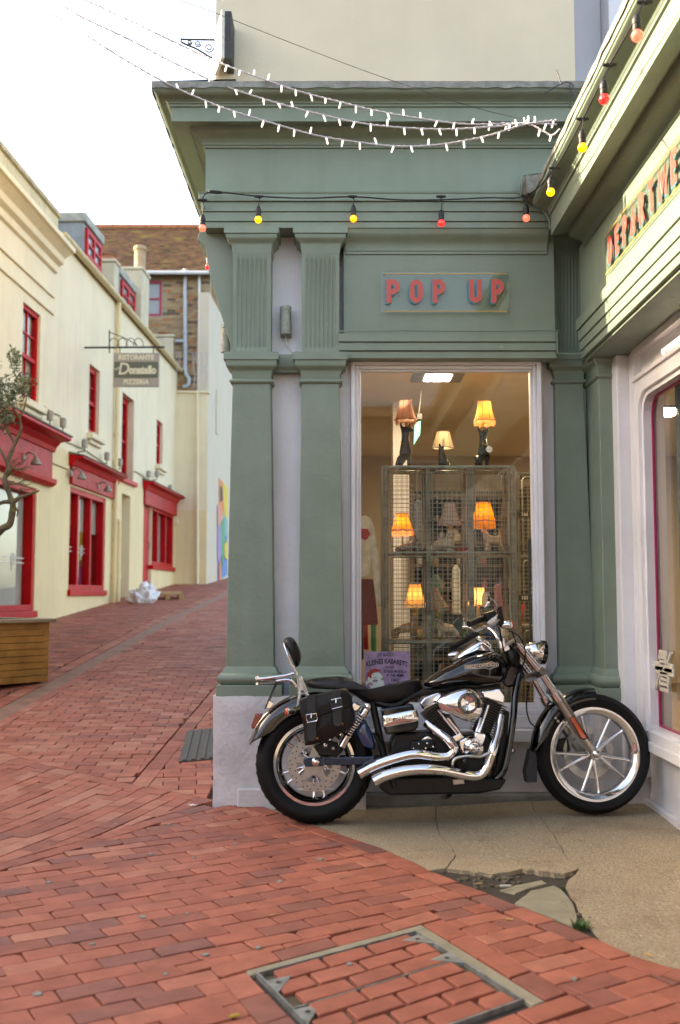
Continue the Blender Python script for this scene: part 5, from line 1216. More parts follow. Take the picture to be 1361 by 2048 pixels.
# planter of stacked boards with interlocking corners
PA, PB = at_g(0, 1381), at_g(96.5, 1366); pd = (PB - PA); pd.z = 0; pd.normalize(); pn = Vector((pd.y, -pd.x, 0))
pt0 = PB; pl_ = thing('planter', 'large square timber planter of stacked boards with a capping rail', 'planter', (PB.x - pd.x * .7 - pn.x * .7, PB.y - pd.y * .7 - pn.y * .7, ground(PB.y)))
WDP = M('oiled_planter_wood', (.46, .22, .055), rough=.6, var=.25, vs_=5, bump=.35, bs=45, streak=0., spots=((.10, .05, .02), 7, .66)); WDC = M('greyed_cap_wood', (.36, .28, .18), rough=.75, var=.2, vs_=7, bump=.3, bs=50)
zb_ = ground(PB.y) + .015; Lp = 1.4; nb = 9; hb = .60 / nb
c0 = PB
for j in range(nb):
    z0 = zb_ + j * hb + .002; z1 = zb_ + (j + 1) * hb - .003; e = .03 if j % 2 else 0
    a = c0 - pd * (Lp) ; b = c0 + pd * (0 if j % 2 else -.03)
    MB().prism([Vector((a.x, a.y, z0)), Vector((b.x, b.y, z0)), Vector((b.x, b.y, z1)), Vector((a.x, a.y, z1))], -pn * .03).build('board', WDP, pl_, bevel=.004)
    a2 = c0 - pn * (.031 if j % 2 else 0); b2 = c0 - pn * Lp
    MB().prism([Vector((a2.x, a2.y, z0)), Vector((b2.x, b2.y, z0)), Vector((b2.x, b2.y, z1)), Vector((a2.x, a2.y, z1))], -pd * .03).build('board', WDP, pl_, bevel=.004)
    a3 = c0 - pd * Lp; MB().prism([Vector((a3.x, a3.y, z0)) - pn * .03, Vector((a3.x, a3.y, z0)) - pn * Lp, Vector((a3.x, a3.y, z1)) - pn * Lp, Vector((a3.x, a3.y, z1)) - pn * .03], pd * .03).build('board', WDP, pl_, bevel=.004)
    MB().prism([Vector((b2.x, b2.y, z0)) - pd * .03, Vector((b2.x, b2.y, z0)) - pd * (Lp - .03), Vector((b2.x, b2.y, z1)) - pd * (Lp - .03), Vector((b2.x, b2.y, z1)) - pd * .03], pn * .03).build('board', WDP, pl_, bevel=.004)
zt3 = zb_ + .60
def capb(u0, u1, v0, v1): 
    q = [c0 - pd * u - pn * v for u, v in ((u0, v0), (u1, v0), (u1, v1), (u0, v1))]; MB().prism([Vector((p.x, p.y, zt3)) for p in q], (0, 0, .035)).build('cap_rail', WDC, pl_, bevel=.005)
capb(-.05, Lp + .05, -.05, .10); capb(-.05, .10, .102, Lp + .05); capb(.102, Lp + .05, Lp - .09, Lp + .05); capb(Lp - .09, Lp + .05, .102, Lp - .092)
q = [c0 - pd * u - pn * v for u, v in ((.05, .05), (Lp - .05, .05), (Lp - .05, Lp - .05), (.05, Lp - .05))]
MB().prism([Vector((p.x, p.y, zb_)) for p in q], (0, 0, .5)).build('soil', SOIL, pl_)
# olive tree
YO = 10.35
ol = thing('olive_tree', 'gnarled olive tree with grey green leaves growing from the timber planter', 'tree', (PB.x - .75, YO - .1, zb_ + .5))
BARK = M('mossy_bark', (.17, .125, .08), rough=.9, var=.3, vs_=20, bump=.8, bs=70, spots=((.20, .20, .03), 14, .55)); op = lambda px, py, dy=0.: at_y(px, py, YO + dy)
base_ = Vector((PB.x - .75, YO - .1, zb_ + .48))
def limb(pts, rads, dy=None):
    q = cat_curve(pts, 4); n = len(q); k = len(rads) - 1; rs_ = []
    for i in range(n):
        f = i / (n - 1) * k; a = int(min(f, k - 1)); rs_.append((rads[a] + (rads[a + 1] - rads[a]) * (f - a)) * random.uniform(.9, 1.12))
    return q, rs_
tk = MB()
def addl(pts, rads): q, r = limb(pts, rads); tk.tube(q, r, 8)
addl([base_, op(-40, 1120), op(0, 1062), op(19, 1049), op(25, 1022), op(26, 1004)], [.055, .046, .04, .038, .034, .028])
addl([op(26, 1010), op(17, 983), op(9, 961), op(18, 938), op(16, 921), op(31, 885), op(42, 858), op(40, 835), op(48, 818), op(54, 793)], [.032, .026, .028, .03, .022, .018, .016, .012, .009, .005])
addl([op(25, 1006), op(39, 995), op(58, 989), op(70, 984), op(79, 981)], [.03, .018, .016, .014, .006])
addl([op(22, 1004), op(8, 1004), op(-20, 1010), op(-60, 985), op(-110, 930)], [.025, .02, .018, .014, .008])
addl([op(19, 938), op(4, 905), op(-14, 878), op(-40, 840)], [.02, .014, .012, .006]); addl([op(19, 936), op(40, 938), op(54, 934), op(66, 938)], [.012, .008, .006, .003]); addl([op(10, 962), op(30, 968), op(44, 962), op(60, 948)], [.012, .009, .006, .003]); addl([op(12, 970), op(34, 968), op(58, 975), op(66, 979)], [.01, .007, .005, .003])
addl([op(30, 888), op(10, 850), op(-10, 800), op(-20, 740)], [.016, .012, .009, .004]); addl([op(40, 836), op(22, 810), op(10, 785), op(2, 770)], [.01, .007, .005, .003]); addl([op(44, 850), op(28, 845), op(8, 852)], [.008, .006, .003]); addl([op(-60, 985), op(-80, 850), op(-70, 760)], [.014, .01, .005])
addl([op(0, 760), op(16, 752), op(28, 745), op(34, 728), op(28, 708)], [.004, .004, .003, .003, .002]); addl([op(28, 1015), op(36, 1022), op(33, 1034)], [.018, .012, .004])
rr = random.Random(21)
for _ in range(38):
    a = (rr.uniform(10, 50), rr.uniform(925, 985)); tk.tube([op(*a), op(a[0] + rr.uniform(4, 14), a[1] + rr.uniform(-12, 4)), op(a[0] + rr.uniform(10, 26), a[1] + rr.uniform(-22, 10))], [.004, .003, .0015], 4)
tk.build('trunk', BARK, ol, smooth=60)
LEAF = M('olive_leaf', tint=[(.05, .075, .02), (.10, .13, .05), (.17, .20, .11), (.22, .25, .16)], rough=.45, var=.1, vs_=30)
lf = MB(); cl = [(26, 708, 9), (30, 728, 9), (40, 760, 14), (52, 768, 13), (30, 775, 16), (14, 790, 18), (48, 782, 10), (8, 815, 18), (22, 800, 12), (4, 770, 14), (10, 845, 16), (-10, 790, 22), (-20, 830, 22), (-40, 780, 30), (-70, 760, 34), (-60, 840, 30), (-100, 800, 36), (-110, 900, 34), (-30, 720, 26), (-80, 700, 34), (16, 835, 10)]
for cx_, cy_, r_ in cl:
    for _ in range(int(42 + r_ * 3)):
        c = op(cx_ + rr.gauss(0, r_ * .55), cy_ + rr.gauss(0, r_ * .6), rr.gauss(0, .12)); d = Vector((rr.gauss(.25, .8), rr.gauss(0, .6), rr.gauss(.35, .7))).normalized(); s_ = d.cross(Vector((rr.gauss(0, 1), rr.gauss(0, 1), rr.gauss(0, 1)))).normalized(); l = rr.uniform(.035, .07)
        lf.cur = rr.random(); lf.add([c, c + d * l * .5 + s_ * .0095, c + d * l, c + d * l * .5 - s_ * .0095], [(0, 1, 2, 3)])
lf.build('crown', LEAF, ol)

# ================================================================== HOUSES THAT ONLY SHOW IN REFLECTIONS AND AS SHADE
nl = thing('side_street_house', 'plain cream house added out of view on the left to shade the lane', 'building', (-16, 2, 0))  # unseen house added, its place and height set by the shade it casts
MB().box((-20, -12, -.1), (-14.0, 15, 8.3)).build('wall', YEL2, nl)
MB().box((-20.2, -12.2, 8.3), (-13.85, 15.2, 8.45)).build('coping', CHIM, nl)
op_ = thing('opposite_house', 'white rendered terrace with sash windows facing the shop from behind the viewer', 'building', (0, -17.5, 0))
OPW = M('opposite_render', (.42, .34, .26), rough=.7, var=.05, vs_=1.5)
MB().box((-9, -23, -.1), (12, -17.5, 6.6)).build('wall', OPW, op_)
MB().box((-9.2, -23, 6.6), (12.2, -17.2, 6.9)).build('cornice', OPW, op_)
for i in range(6):
    for z in (.6, 3.2):
        x = -7.5 + i * 3.1; f = MB().box((x - .07, -17.5, z - .07), (x + 1.17, -17.44, z + 2.07)).build('window_frame', FRAMEW, op_); MB().box((x, -17.44, z), (x + 1.1, -17.43, z + 2)).build('pane', M('dark_pane', (.02, .025, .03), rough=.05), f)
        MB().box((x + .53, -17.43, z), (x + .57, -17.41, z + 2)).build('glazing_bar', FRAMEW, f); MB().box((x, -17.43, z + .98), (x + 1.1, -17.412, z + 1.02)).build('glazing_bar', FRAMEW, f)
# ================================================================== INSIDE THE SHOP
INW = M('interior_cream', (.38, .31, .23), rough=.8, var=.05, vs_=2); INC = M('interior_ceiling', (.66, .57, .44), rough=.8, var=.03); INF = M('interior_floor', (.16, .11, .07), rough=.5, var=.15, vs_=4)
ZC, ZFL = 2.86, .26
def part(a, b, name, mat): return MB().box(a, b).build(name, mat, shop)
part((-.55, 6.46, .02), (4.5, 11.5, ZFL), 'interior_floor', INF); part((1.9, YN + .01, .02), (4.5, 6.459, ZFL), 'interior_floor', INF)
part((-.55, 6.46, ZC), (4.5, 11.5, ZC + .1), 'interior_ceiling', INC); part((1.9, YN + .01, ZC), (4.5, 6.459, ZC + .1), 'interior_ceiling', INC)
part((-.55, 11.5, .02), (4.6, 11.7, ZC + .1), 'interior_wall', INW); part((4.5, YN, .02), (4.7, 11.5, ZC + .1), 'interior_wall', INW); part((XL + .281, 6.46, .02), (-.42, 11.5, ZC + .1), 'interior_wall', INW)
part((1.98, YN - .2, 0), (4.7, YN, ZC + .1), 'interior_wall', INW)
part((fx(787, 8.2), 8.2, ZFL), (fx(819, 8.2), 8.5, ZC), 'white_column', FRAMEW)
def panel(c, w, d, label, power):
    t = thing('ceiling_light', label, 'ceiling light', c, 'square ceiling lights in the shop')
    x, y, z = c
    MB().box((x - w / 2 - .09, y - d / 2 - .06, z - .012), (x + w / 2 + .09, y + d / 2 + .06, z - .001)).build('housing', M('grey_housing', (.2, .19, .17), rough=.5), t)
    MB().box((x - w / 2, y - d / 2, z - .016), (x + w / 2, y + d / 2, z - .0125)).build('diffuser', M('lit_diffuser', (.9, .9, .9), emis=(1, .95, 1), es=6., var=0), t)
    l = bpy.data.lights.new('ceiling_lamp', 'AREA'); l.shape = 'RECTANGLE'; l.size = w; l.size_y = d; l.energy = power; l.color = (1, .86, .66)
    o = bpy.data.objects.new('ceiling_lamp', l); C.objects.link(o); o.parent = t; o.location = (0, 0, -.02)
p = at_z(876, 752, ZC)
panel(tuple(p), .19, .22, 'lit square ceiling light just inside the front window', 4); panel((2.7, 8.6, ZC), .5, .4, 'added unseen ceiling light deep in the shop', 20); panel((3.1, 4.6, ZC), .5, .4, 'added unseen ceiling light in the wing behind the side window', 1.0)  # deep and wing lights are added to brighten the rooms
# ---- wire lockers
YC = 6.70; WOODG = M('weathered_locker_wood', (.27, .23, .17), rough=.8, var=.3, vs_=14, bump=.4, bs=60); WIRE = M('galvanised_wire', (.26, .26, .21), rough=.45, metal=.5)
def locker(x0, x1, z0, z1, y0, y1, ncol, shelves, label, sp=.0345):
    t = thing('wire_locker', label, 'locker', ((x0 + x1) / 2, y0, z0), 'wire lockers in the shop window'); pw = .016
    xs = [x0 + (x1 - x0) * i / ncol for i in range(ncol + 1)]
    for i, x in enumerate(xs):
        for y in (y0, y1): MB().box((x - pw, y - .012, z0), (x + pw, y + .012, z1)).build('post', WOODG, t, bevel=.002)
    for z in shelves: MB().box((x0, y0 + .013, z - .022), (x1, y1 - .013, z)).build('shelf', WOODG, t, bevel=.002)
    for z in shelves: MB().box((x0 + pw + .001, y0 - .013, z - .012), (x1 - pw - .001, y0 + .006, z - .001)).build('rail', WIRE, t)
    g = MB(); r = .0016
    def wv(a, b): g.box((a[0] - r, a[1] - r, a[2] - r), (b[0] + r, b[1] + r, b[2] + r))
    for yy, k in ((y0 - .015, 1), (y1 + .014, 1)):
        x = x0
        while x <= x1 + .001: wv((x, yy, z0), (x, yy, z1)); x += sp
        z = z0 + .01
        while z <= z1: wv((x0, yy + .0033, z), (x1, yy + .0033, z)); z += sp * .86
    for xx in (x0 - .02, x1 + .02):
        y = y0
        while y <= y1: wv((xx, y, z0), (xx, y, z1)); y += sp
        z = z0 + .01
        while z <= z1: wv((xx + .0033, y0, z), (xx + .0033, y1, z)); z += sp * .86
    g.build('wire_mesh', WIRE, t)
    for i in range(ncol):
        for za, zb in zip([z0] + sorted(shelves)[:-1], sorted(shelves)):
            if zb - za < .2: continue
            q = [(xs[i] + .03, za + .03), (xs[i + 1] - .03, za + .03), (xs[i + 1] - .03, zb - .06), (xs[i + 1] - .05, zb - .04), (xs[i] + .05, zb - .04), (xs[i] + .03, zb - .06), (xs[i] + .03, za + .03)]
            MB().tube([(a, y0 - .022, b) for a, b in q], .0045, 6).build('door_rim', WIRE, t, smooth=60)
    return t
zt_l = fz(931, YC); zs2, zs3 = fz(1104, YC + .1), fz(1281, YC + .1)
zbt = ZFL + .01
locker(fx(772, YC), fx(1026, YC), zbt, zt_l, YC, YC + .34, 3, [zt_l, zs2, zs3, zbt + .05], 'three column wire mesh locker holding the animal lamps in the window')
locker(fx(1036, 7.2), fx(1036, 7.2) + .5, zbt, fz(944, 7.2), 7.2, 7.5, 2, [fz(944, 7.2), fz(1110, 7.2), fz(1250, 7.2), zbt + .05], 'second wire locker with number plates at the right edge of the window', .034)
BLKP = M('black_enamel', (.02, .025, .022), rough=.4)
for num, py in (('166', 1029), ('183', 1196)):
    c = at_y(1050, py, 7.16); t = thing('number_plate', 'black enamel locker plate ' + {'166': 'reading 166 above the mid shelf rail', '183': 'reading 183 level with the handlebar mirror'}[num], 'number plate', tuple(c), 'locker number plates'); MB().box((c.x - .042, 7.158, c.z - .019), (c.x + .042, 7.164, c.z + .019)).build('plate', BLKP, t, bevel=.004)
    text('number', num, .034, (c.x, 7.1565, c.z), (1, 0, 0), (0, 0, 1), LETC, t, bold=.001)
# ---- animal lamps
YL = YC + .16; PXM = F / YL
la = lambda px, py, dy=0.: at_y(px, py, YL + dy)
def skin(name, nodes, edges, mat, parent, sub=2, rs=1.):
    """one continuous body grown on a skeleton; nodes: (px, py, dy in px, radius in px)"""
    me = bpy.data.meshes.new(name); o_ = org(parent)
    me.from_pydata([la(n[0], n[1], n[2] / PXM) - o_ for n in nodes], edges, []); o = bpy.data.objects.new(name, me); C.objects.link(o); o.parent = parent; ORG[o.name] = o_
    sk = o.modifiers.new('skin', 'SKIN'); sk.use_smooth_shade = True
    for i, n in enumerate(nodes): me.skin_vertices[0].data[i].radius = (n[3] / PXM * rs, n[3] / PXM * rs)
    me.skin_vertices[0].data[0].use_root = True
    s_ = o.modifiers.new('sub', 'SUBSURF'); s_.levels = 1; s_.render_levels = sub; me.materials.append(mat); return o
def shade(px, py0, py1, w0, w1, mat, parent, n=8, fl=.03, tilt=0., fringe=None, bell=1.6, trim=None, dy=0.):
    """fabric lampshade: rows py0 (top) to py1 (bottom), widths in px"""
    m = MB(); NA = 48; rows_ = 9; vs_ = []
    top = la(px, py0, dy); bot = la(px, py1, dy); hgt = top.z - bot.z
    def pos(t, a, out=0.):
        r = (w0 + (w1 - w0) * t ** bell) / 2 / PXM * (1 + fl * t * math.cos(n * a)) + out; z = top.z - hgt * t
        if t > .999: z += .006 * abs(math.cos(n * a / 2)) - .003
        p = Vector((r * math.cos(a), r * math.sin(a), z - bot.z)); p.rotate(Euler((0, tilt, 0))); return bot + p
    for j in range(rows_ + 1):
        for k in range(NA): vs_.append(pos(j / rows_, 2 * math.pi * k / NA))
    m.add(vs_, [(j * NA + k, (j + 1) * NA + k, (j + 1) * NA + (k + 1) % NA, j * NA + (k + 1) % NA) for j in range(rows_) for k in range(NA)])
    s_ = m.build('lamp_shade', mat, parent, smooth=60)
    if mat.name in LIT and py1 - py0 > 20:               # the bulb inside a lit shade
        l = bpy.data.lights.new('lamp_bulb', 'POINT'); l.energy = .22 * LIT[mat.name]; l.shadow_soft_size = .015; l.color = (1, .72, .40)
        lo = bpy.data.objects.new('lamp_bulb', l); C.objects.link(lo); lo.parent = s_; lo.location = bot.lerp(top, .45) - org(s_)
    for t, mt_ in ((0, trim), (1, trim)):
        if mt_: MB().tube([pos(t, 2 * math.pi * k / NA, .002) for k in range(NA + 1)], .0028, 5, cap=False).build('trim', mt_, s_, smooth=60)
    if trim:
        for k in range(n): MB().tube([pos(j / rows_, 2 * math.pi * (k + .5) / n, .001) for j in range(rows_ + 1)], .0013, 4).build('rib', trim, s_)
    if fringe:
        g = MB(); fm, fl_ = fringe
        for k in range(64):
            a = 2 * math.pi * k / 64; p = pos(1, a); d = Vector((-math.sin(a), math.cos(a), 0)) * .0028; l = fl_ / PXM * random.uniform(.85, 1.1); g.add([p - d, p + d, p + d * .8 - Vector((0, 0, l)), p - d * .8 - Vector((0, 0, l))], [(0, 1, 2, 3)])
        g.build('fringe', fm, s_)
    return s_
LIT = {}
def lit(n, c, e):
    m = M('shade_' + n, c, rough=.8, var=.08, vs_=30)
    nd = m.node_tree.nodes; L = m.node_tree.links; b = nd['Principled BSDF']; t = nd.new('ShaderNodeBsdfTranslucent'); t.inputs[0].default_value = (*c, 1)
    mx = nd.new('ShaderNodeMixShader'); mx.inputs[0].default_value = .45; L.new(b.outputs[0], mx.inputs[1]); L.new(t.outputs[0], mx.inputs[2]); L.new(mx.outputs[0], nd['Material Output'].inputs[0])
    if e > .2: LIT[m.name] = e
    return m
SH_PINK = lit('dusty_pink', (.62, .36, .26), .06); SH_ORL = lit('glowing_orange', (.95, .46, .15), .42); SH_CREAM = lit('cream', (.75, .62, .42), .10); SH_YEL = lit('glowing_yellow', (.95, .42, .07), .40); SH_WH = lit('off_white', (.68, .62, .55), .03); SH_GOLD = lit('gold_lace', (.90, .38, .02), .40); SH_WARM = lit('warm_cream', (.92, .58, .24), .32); SH_HOT = lit('hot_cream', (1.0, .62, .32), .85)
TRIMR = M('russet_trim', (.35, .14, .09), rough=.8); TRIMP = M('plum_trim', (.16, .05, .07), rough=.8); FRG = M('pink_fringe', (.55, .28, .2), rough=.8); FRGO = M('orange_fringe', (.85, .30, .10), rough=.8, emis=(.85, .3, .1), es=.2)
BLKG = M('black_glazed_ceramic', (.003, .003, .004), rough=.2, spec=.3, spots=((.16, .05, .012), 22, .63)); BRASS = M('brass', (.45, .28, .08), rough=.3, metal=.9); CREAMC = M('cream_ceramic', (.62, .52, .38), rough=.3, var=.12, vs_=40); TANC = M('tan_ceramic', (.40, .20, .05), rough=.25, var=.2, vs_=30, spots=((.03, .025, .025), 16, .52)); PIED = M('brown_white_ceramic', (.60, .50, .38), rough=.25, spots=((.16, .055, .03), 18, .54)); DEERC = M('deer_ceramic', (.16, .085, .04), rough=.25, var=.4, vs_=40); TERR = M('terrier_ceramic', (.62, .46, .28), rough=.25, spots=((.09, .04, .03), 17, .57))
def lamp(px, py, label):
    p = la(px, py); t = thing('animal_lamp', label, 'table lamp', tuple(p), 'ornamental animal lamps in the shop window')
    t.location.z = {930: zt_l, 1104: zs2, 1281: zs3}[py] + .001; return t
def fitting(t, px, y0, y1): MB().lathe([(0, 0), (.016, 0), (.012, .02), (.015, .03), (.010, (y1 - y0) / PXM)], la(px, y1), seg=10).build('lamp_holder', BRASS, t, smooth=40)
def eye(t, body, px, py, r=1.2, dy=-8): MB().lathe([(0, -r / PXM), (r / PXM * .8, -.4 * r / PXM), (r / PXM, 0), (0, .5 * r / PXM)], la(px, py, dy / PXM), (0, 1, 0), 8).build('eye', M('glass_eye', (.01, .008, .006), rough=.05), body)
T_ = lamp(812, 930, 'black doberman lamp with unlit dusty pink fringed shade on the locker top')
b = skin('figurine', [(809, 914, 0, 12), (811, 898, 0, 13.5), (812, 884, 0, 11), (811, 868, 0, 7.5), (812, 856, 0, 8), (820, 852, -2, 5.5), (828, 853, -3, 4), (803, 847, 1, 3), (802, 838, 1, 1.2), (804, 905, -6, 4.5), (802, 927, -8, 3.6), (818, 905, -6, 4.5), (818, 927, -8, 3.6), (797, 920, 3, 6), (792, 926, 3, 4.5), (818, 848, 4, 3), (820, 840, 4, 1)], [(0, 1), (1, 2), (2, 3), (3, 4), (4, 5), (5, 6), (4, 7), (7, 8), (1, 9), (9, 10), (1, 11), (11, 12), (0, 13), (13, 14), (4, 15), (15, 16)], BLKG, T_)
MB().tube([la(811 + 9 * math.cos(a), 878 + 3 * math.sin(a), -9 * math.sin(a) / PXM) for a in (6.2832 * k / 16 for k in range(17))], .0025, 5).build('collar', BRASS, T_)
fitting(T_, 814, 836, 846); shade(812, 795, 834, 26, 44, SH_PINK, T_, trim=TRIMR, fringe=(FRG, 9))
T_ = lamp(967, 930, 'black doberman lamp with lit orange fringed shade on the locker top')
b = skin('figurine', [(966, 914, 0, 12), (967, 898, 0, 12), (967, 884, 0, 10), (966, 870, 0, 7), (967, 860, 0, 7), (973, 854, -3, 5), (978, 849, -4, 3.5), (958, 853, 1, 3), (957, 845, 1, 1), (961, 905, -6, 4.5), (962, 927, -8, 3.6), (974, 905, -6, 4.5), (975, 927, -8, 3.6), (956, 918, 3, 6), (952, 926, 3, 4.5)], [(0, 1), (1, 2), (2, 3), (3, 4), (4, 5), (5, 6), (4, 7), (7, 8), (1, 9), (9, 10), (1, 11), (11, 12), (0, 13), (13, 14)], BLKG, T_)
MB().lathe([(0, -.002), (.022, -.002), (.022, .001), (0, .001)], la(979, 892, -14 / PXM), (0, 1, 0), 20).build('price_tag', FRAMEW, T_)
MB().tube([la(964, 880, -11 / PXM), la(972, 882, -13 / PXM), la(979, 887, -14 / PXM)], .0012, 4).build('tag_string', BRASS, T_)
fitting(T_, 967, 836, 848); shade(970, 797, 836, 26, 43, SH_ORL, T_, trim=TRIMR, fringe=(FRGO, 8))
T_ = lamp(885, 930, 'small dark dog lamp with square cream and plum shade on the locker top')
skin('figurine', [(886, 922, 0, 9), (885, 908, 0, 9), (883, 898, 0, 6), (881, 888, 0, 5.5), (888, 889, -3, 3), (880, 880, 0, 2), (879, 926, -4, 4), (893, 926, -4, 4), (900, 922, 2, 4)], [(0, 1), (1, 2), (2, 3), (3, 4), (3, 5), (0, 6), (0, 7), (0, 8)], BLKG, T_)
shade(887, 857, 890, 26, 40, SH_CREAM, T_, n=4, fl=.10, bell=1., trim=TRIMP, dy=.05)
MB().tube([la(887, 894), la(887, 870)], .006, 8).build('stem', BRASS, T_)
T_ = lamp(815, 1104, 'lying deer lamp with lit yellow tasselled shade on the middle shelf')
b = skin('figurine', [(812, 1097, 0, 7.5), (798, 1098, 0, 7), (790, 1101, 0, 4), (824, 1094, -2, 6.5), (829, 1084, -3, 5), (832, 1077, -3, 4.5), (838, 1082, -5, 2.6), (829, 1070, -1, 1.8), (835, 1065, -1, .8), (826, 1102, -8, 3), (812, 1103, -9, 2.5)], [(0, 1), (1, 2), (0, 3), (3, 4), (4, 5), (5, 6), (5, 7), (7, 8), (3, 9), (9, 10)], DEERC, T_); eye(T_, b, 833, 1077)
MB().tube([la(806, 1098), la(806, 1072)], .006, 8).build('stem', BRASS, T_); shade(805, 1027, 1062, 25, 44, SH_YEL, T_, trim=TRIMR, n=8, fringe=(FRGO, 10), fl=.06)
T_ = lamp(886, 1104, 'white long haired cat lamp with unlit white and mauve shade on the middle shelf')
b = skin('figurine', [(888, 1090, 0, 13), (872, 1094, 0, 11), (862, 1099, 0, 6), (900, 1084, -4, 11), (903, 1070, -6, 9.5), (898, 1061, -5, 3), (896, 1056, -5, 1), (909, 1061, -5, 3), (911, 1056, -5, 1), (903, 1074, -13, 4), (905, 1098, -8, 6), (894, 1101, -12, 4)], [(0, 1), (1, 2), (0, 3), (3, 4), (4, 5), (5, 6), (4, 7), (7, 8), (4, 9), (3, 10), (10, 11)], CREAMC, T_)
eye(T_, b, 899, 1069, 1.3, -17); eye(T_, b, 907, 1069, 1.3, -17); eye(T_, b, 903, 1074, 1, -19)
fitting(T_, 902, 1044, 1060); shade(900, 1005, 1050, 23, 46, SH_WH, T_, trim=M('mauve_trim', (.36, .22, .24), rough=.8), n=6, fl=.05)
T_ = lamp(985, 1104, 'standing fox terrier lamp with lit gold lace shade on the middle shelf')
b = skin('figurine', [(984, 1080, 0, 8), (976, 1077, 0, 9), (971, 1066, 0, 6), (969, 1060, 0, 5.5), (963, 1064, -3, 4), (974, 1092, -3, 4), (973, 1102, -4, 3.2), (979, 1092, 5, 3.6), (979, 1102, 5, 3), (997, 1081, 0, 7), (1003, 1092, -3, 4), (1006, 1102, -3, 3), (999, 1092, 5, 3.6), (1000, 1102, 5, 3), (1000, 1070, 0, 2.4), (999, 1059, 0, 1.6)], [(0, 1), (1, 2), (2, 3), (3, 4), (1, 5), (5, 6), (1, 7), (7, 8), (0, 9), (9, 10), (10, 11), (9, 12), (12, 13), (9, 14), (14, 15)], TERR, T_); eye(T_, b, 968, 1059)
fitting(T_, 970, 1050, 1060); shade(968, 1004, 1042, 26, 44, SH_GOLD, T_, n=4, fl=.09, bell=1., trim=TRIMR); shade(968, 1042, 1057, 45, 46, SH_GOLD, T_, n=4, fl=.08, bell=1.)
T_ = lamp(810, 1281, 'standing shepherd dog lamp with lit cream shade on the lower shelf')
b = skin('figurine', [(812, 1258, 0, 9), (824, 1256, 0, 9.5), (830, 1246, 0, 7.5), (831, 1234, -1, 6.5), (833, 1240, -6, 3.5), (826, 1227, 0, 2), (837, 1228, 0, 2), (827, 1270, -4, 4), (827, 1279, -5, 3.4), (834, 1270, 4, 3.6), (834, 1279, 4, 3.2), (796, 1259, 0, 8), (790, 1270, -3, 4), (786, 1279, -3, 3.4), (795, 1271, 5, 4), (793, 1279, 5, 3.2), (787, 1262, 2, 3), (784, 1274, 2, 2)], [(0, 1), (1, 2), (2, 3), (3, 4), (3, 5), (3, 6), (1, 7), (7, 8), (1, 9), (9, 10), (0, 11), (11, 12), (12, 13), (11, 14), (14, 15), (11, 16), (16, 17)], TANC, T_); eye(T_, b, 829, 1233); eye(T_, b, 835, 1233)
fitting(T_, 833, 1212, 1230); shade(831, 1169, 1211, 24, 42, SH_WARM, T_, trim=TRIMR, fringe=(SH_CREAM, 6))
T_ = lamp(890, 1281, 'brown and white spaniel lamp with tilted cream shade on the lower shelf')
b = skin('figurine', [(894, 1257, 0, 8.5), (884, 1254, 0, 9), (879, 1244, 0, 6), (875, 1238, -1, 6), (869, 1242, -4, 3.2), (881, 1246, -7, 4), (880, 1268, -3, 4.5), (880, 1279, -4, 3.8), (888, 1268, 4, 4), (889, 1279, 4, 3.2), (908, 1259, 0, 7.5), (916, 1270, -3, 4), (918, 1279, -3, 3.4), (912, 1271, 5, 3.6), (914, 1279, 5, 3), (915, 1252, 0, 2.2)], [(0, 1), (1, 2), (2, 3), (3, 4), (3, 5), (1, 6), (6, 7), (1, 8), (8, 9), (0, 10), (10, 11), (11, 12), (10, 13), (13, 14), (10, 15)], PIED, T_); eye(T_, b, 873, 1236)
fitting(T_, 876, 1220, 1234); shade(877, 1178, 1220, 22, 42, SH_CREAM, T_, tilt=R(-14), trim=TRIMR, n=8)
T_ = lamp(957, 1281, 'small brass lamp with brightly lit scalloped shade on the lower shelf')
MB().lathe([(0, 0), (.045, 0), (.045, .012), (.02, .03), (.016, .06), (.03, .09), (.034, .12), (.018, .16), (.014, .19), (.008, .24)], la(957, 1280), seg=18).build('base', BRASS, T_, smooth=40); shade(957, 1176, 1213, 26, 42, SH_HOT, T_, trim=TRIMR, n=8, fl=.05)
# ---- goods further inside
def garment(outline, Y, col, label, th=.05, name='hanging_garment'):
    pts = [at_y(a, b, Y) for a, b in outline]; t = MB().prism(pts, (0, th, 0)); o = t.build(name, M('cloth_' + label.split()[0] + label.split()[1], col, rough=.9, var=.2, vs_=14, bump=.6, bs=18), bevel=.012, loc=pts[0]); tag(o, label, 'garment', 'clothes inside the shop'); return o
garment([(716, 1036), (730, 1030), (742, 1036), (750, 1055), (757, 1100), (762, 1160), (763, 1212), (754, 1212), (748, 1165), (742, 1115), (741, 1155), (716, 1155)], 6.75, (.85, .78, .62), 'cream cropped jacket with red flowers hanging behind the left of the window')
m1 = MB(); c = at_y(730, 1068, 6.74)
for k in range(6): m1.lathe([(0, -.004), (.018, 0), (.014, .003)], c + Vector((.02 * math.cos(k), 0, .022 * math.sin(k))), (0, 1, 0), 8)
fo = m1.build('embroidered_flowers', M('flower_red', (.5, .03, .06), rough=.9), bpy.data.objects['hanging_garment'])
garment([(716, 1158), (748, 1158), (757, 1250), (716, 1250)], 6.82, (.22, .015, .03), 'crimson skirt hanging under the cream jacket')
garment([(726, 1215), (735, 1215), (738, 1300), (728, 1300)], 7.5, (.5, .02, .06), 'scarlet top hanging behind the purple poster'); garment([(742, 1205), (753, 1210), (754, 1310), (743, 1300)], 7.45, (.02, .25, .12), 'emerald dress hanging beside the scarlet top'); garment([(718, 1180), (728, 1180), (728, 1320), (716, 1320)], 7.6, (.02, .02, .025), 'black coat hanging at the edge of the window')
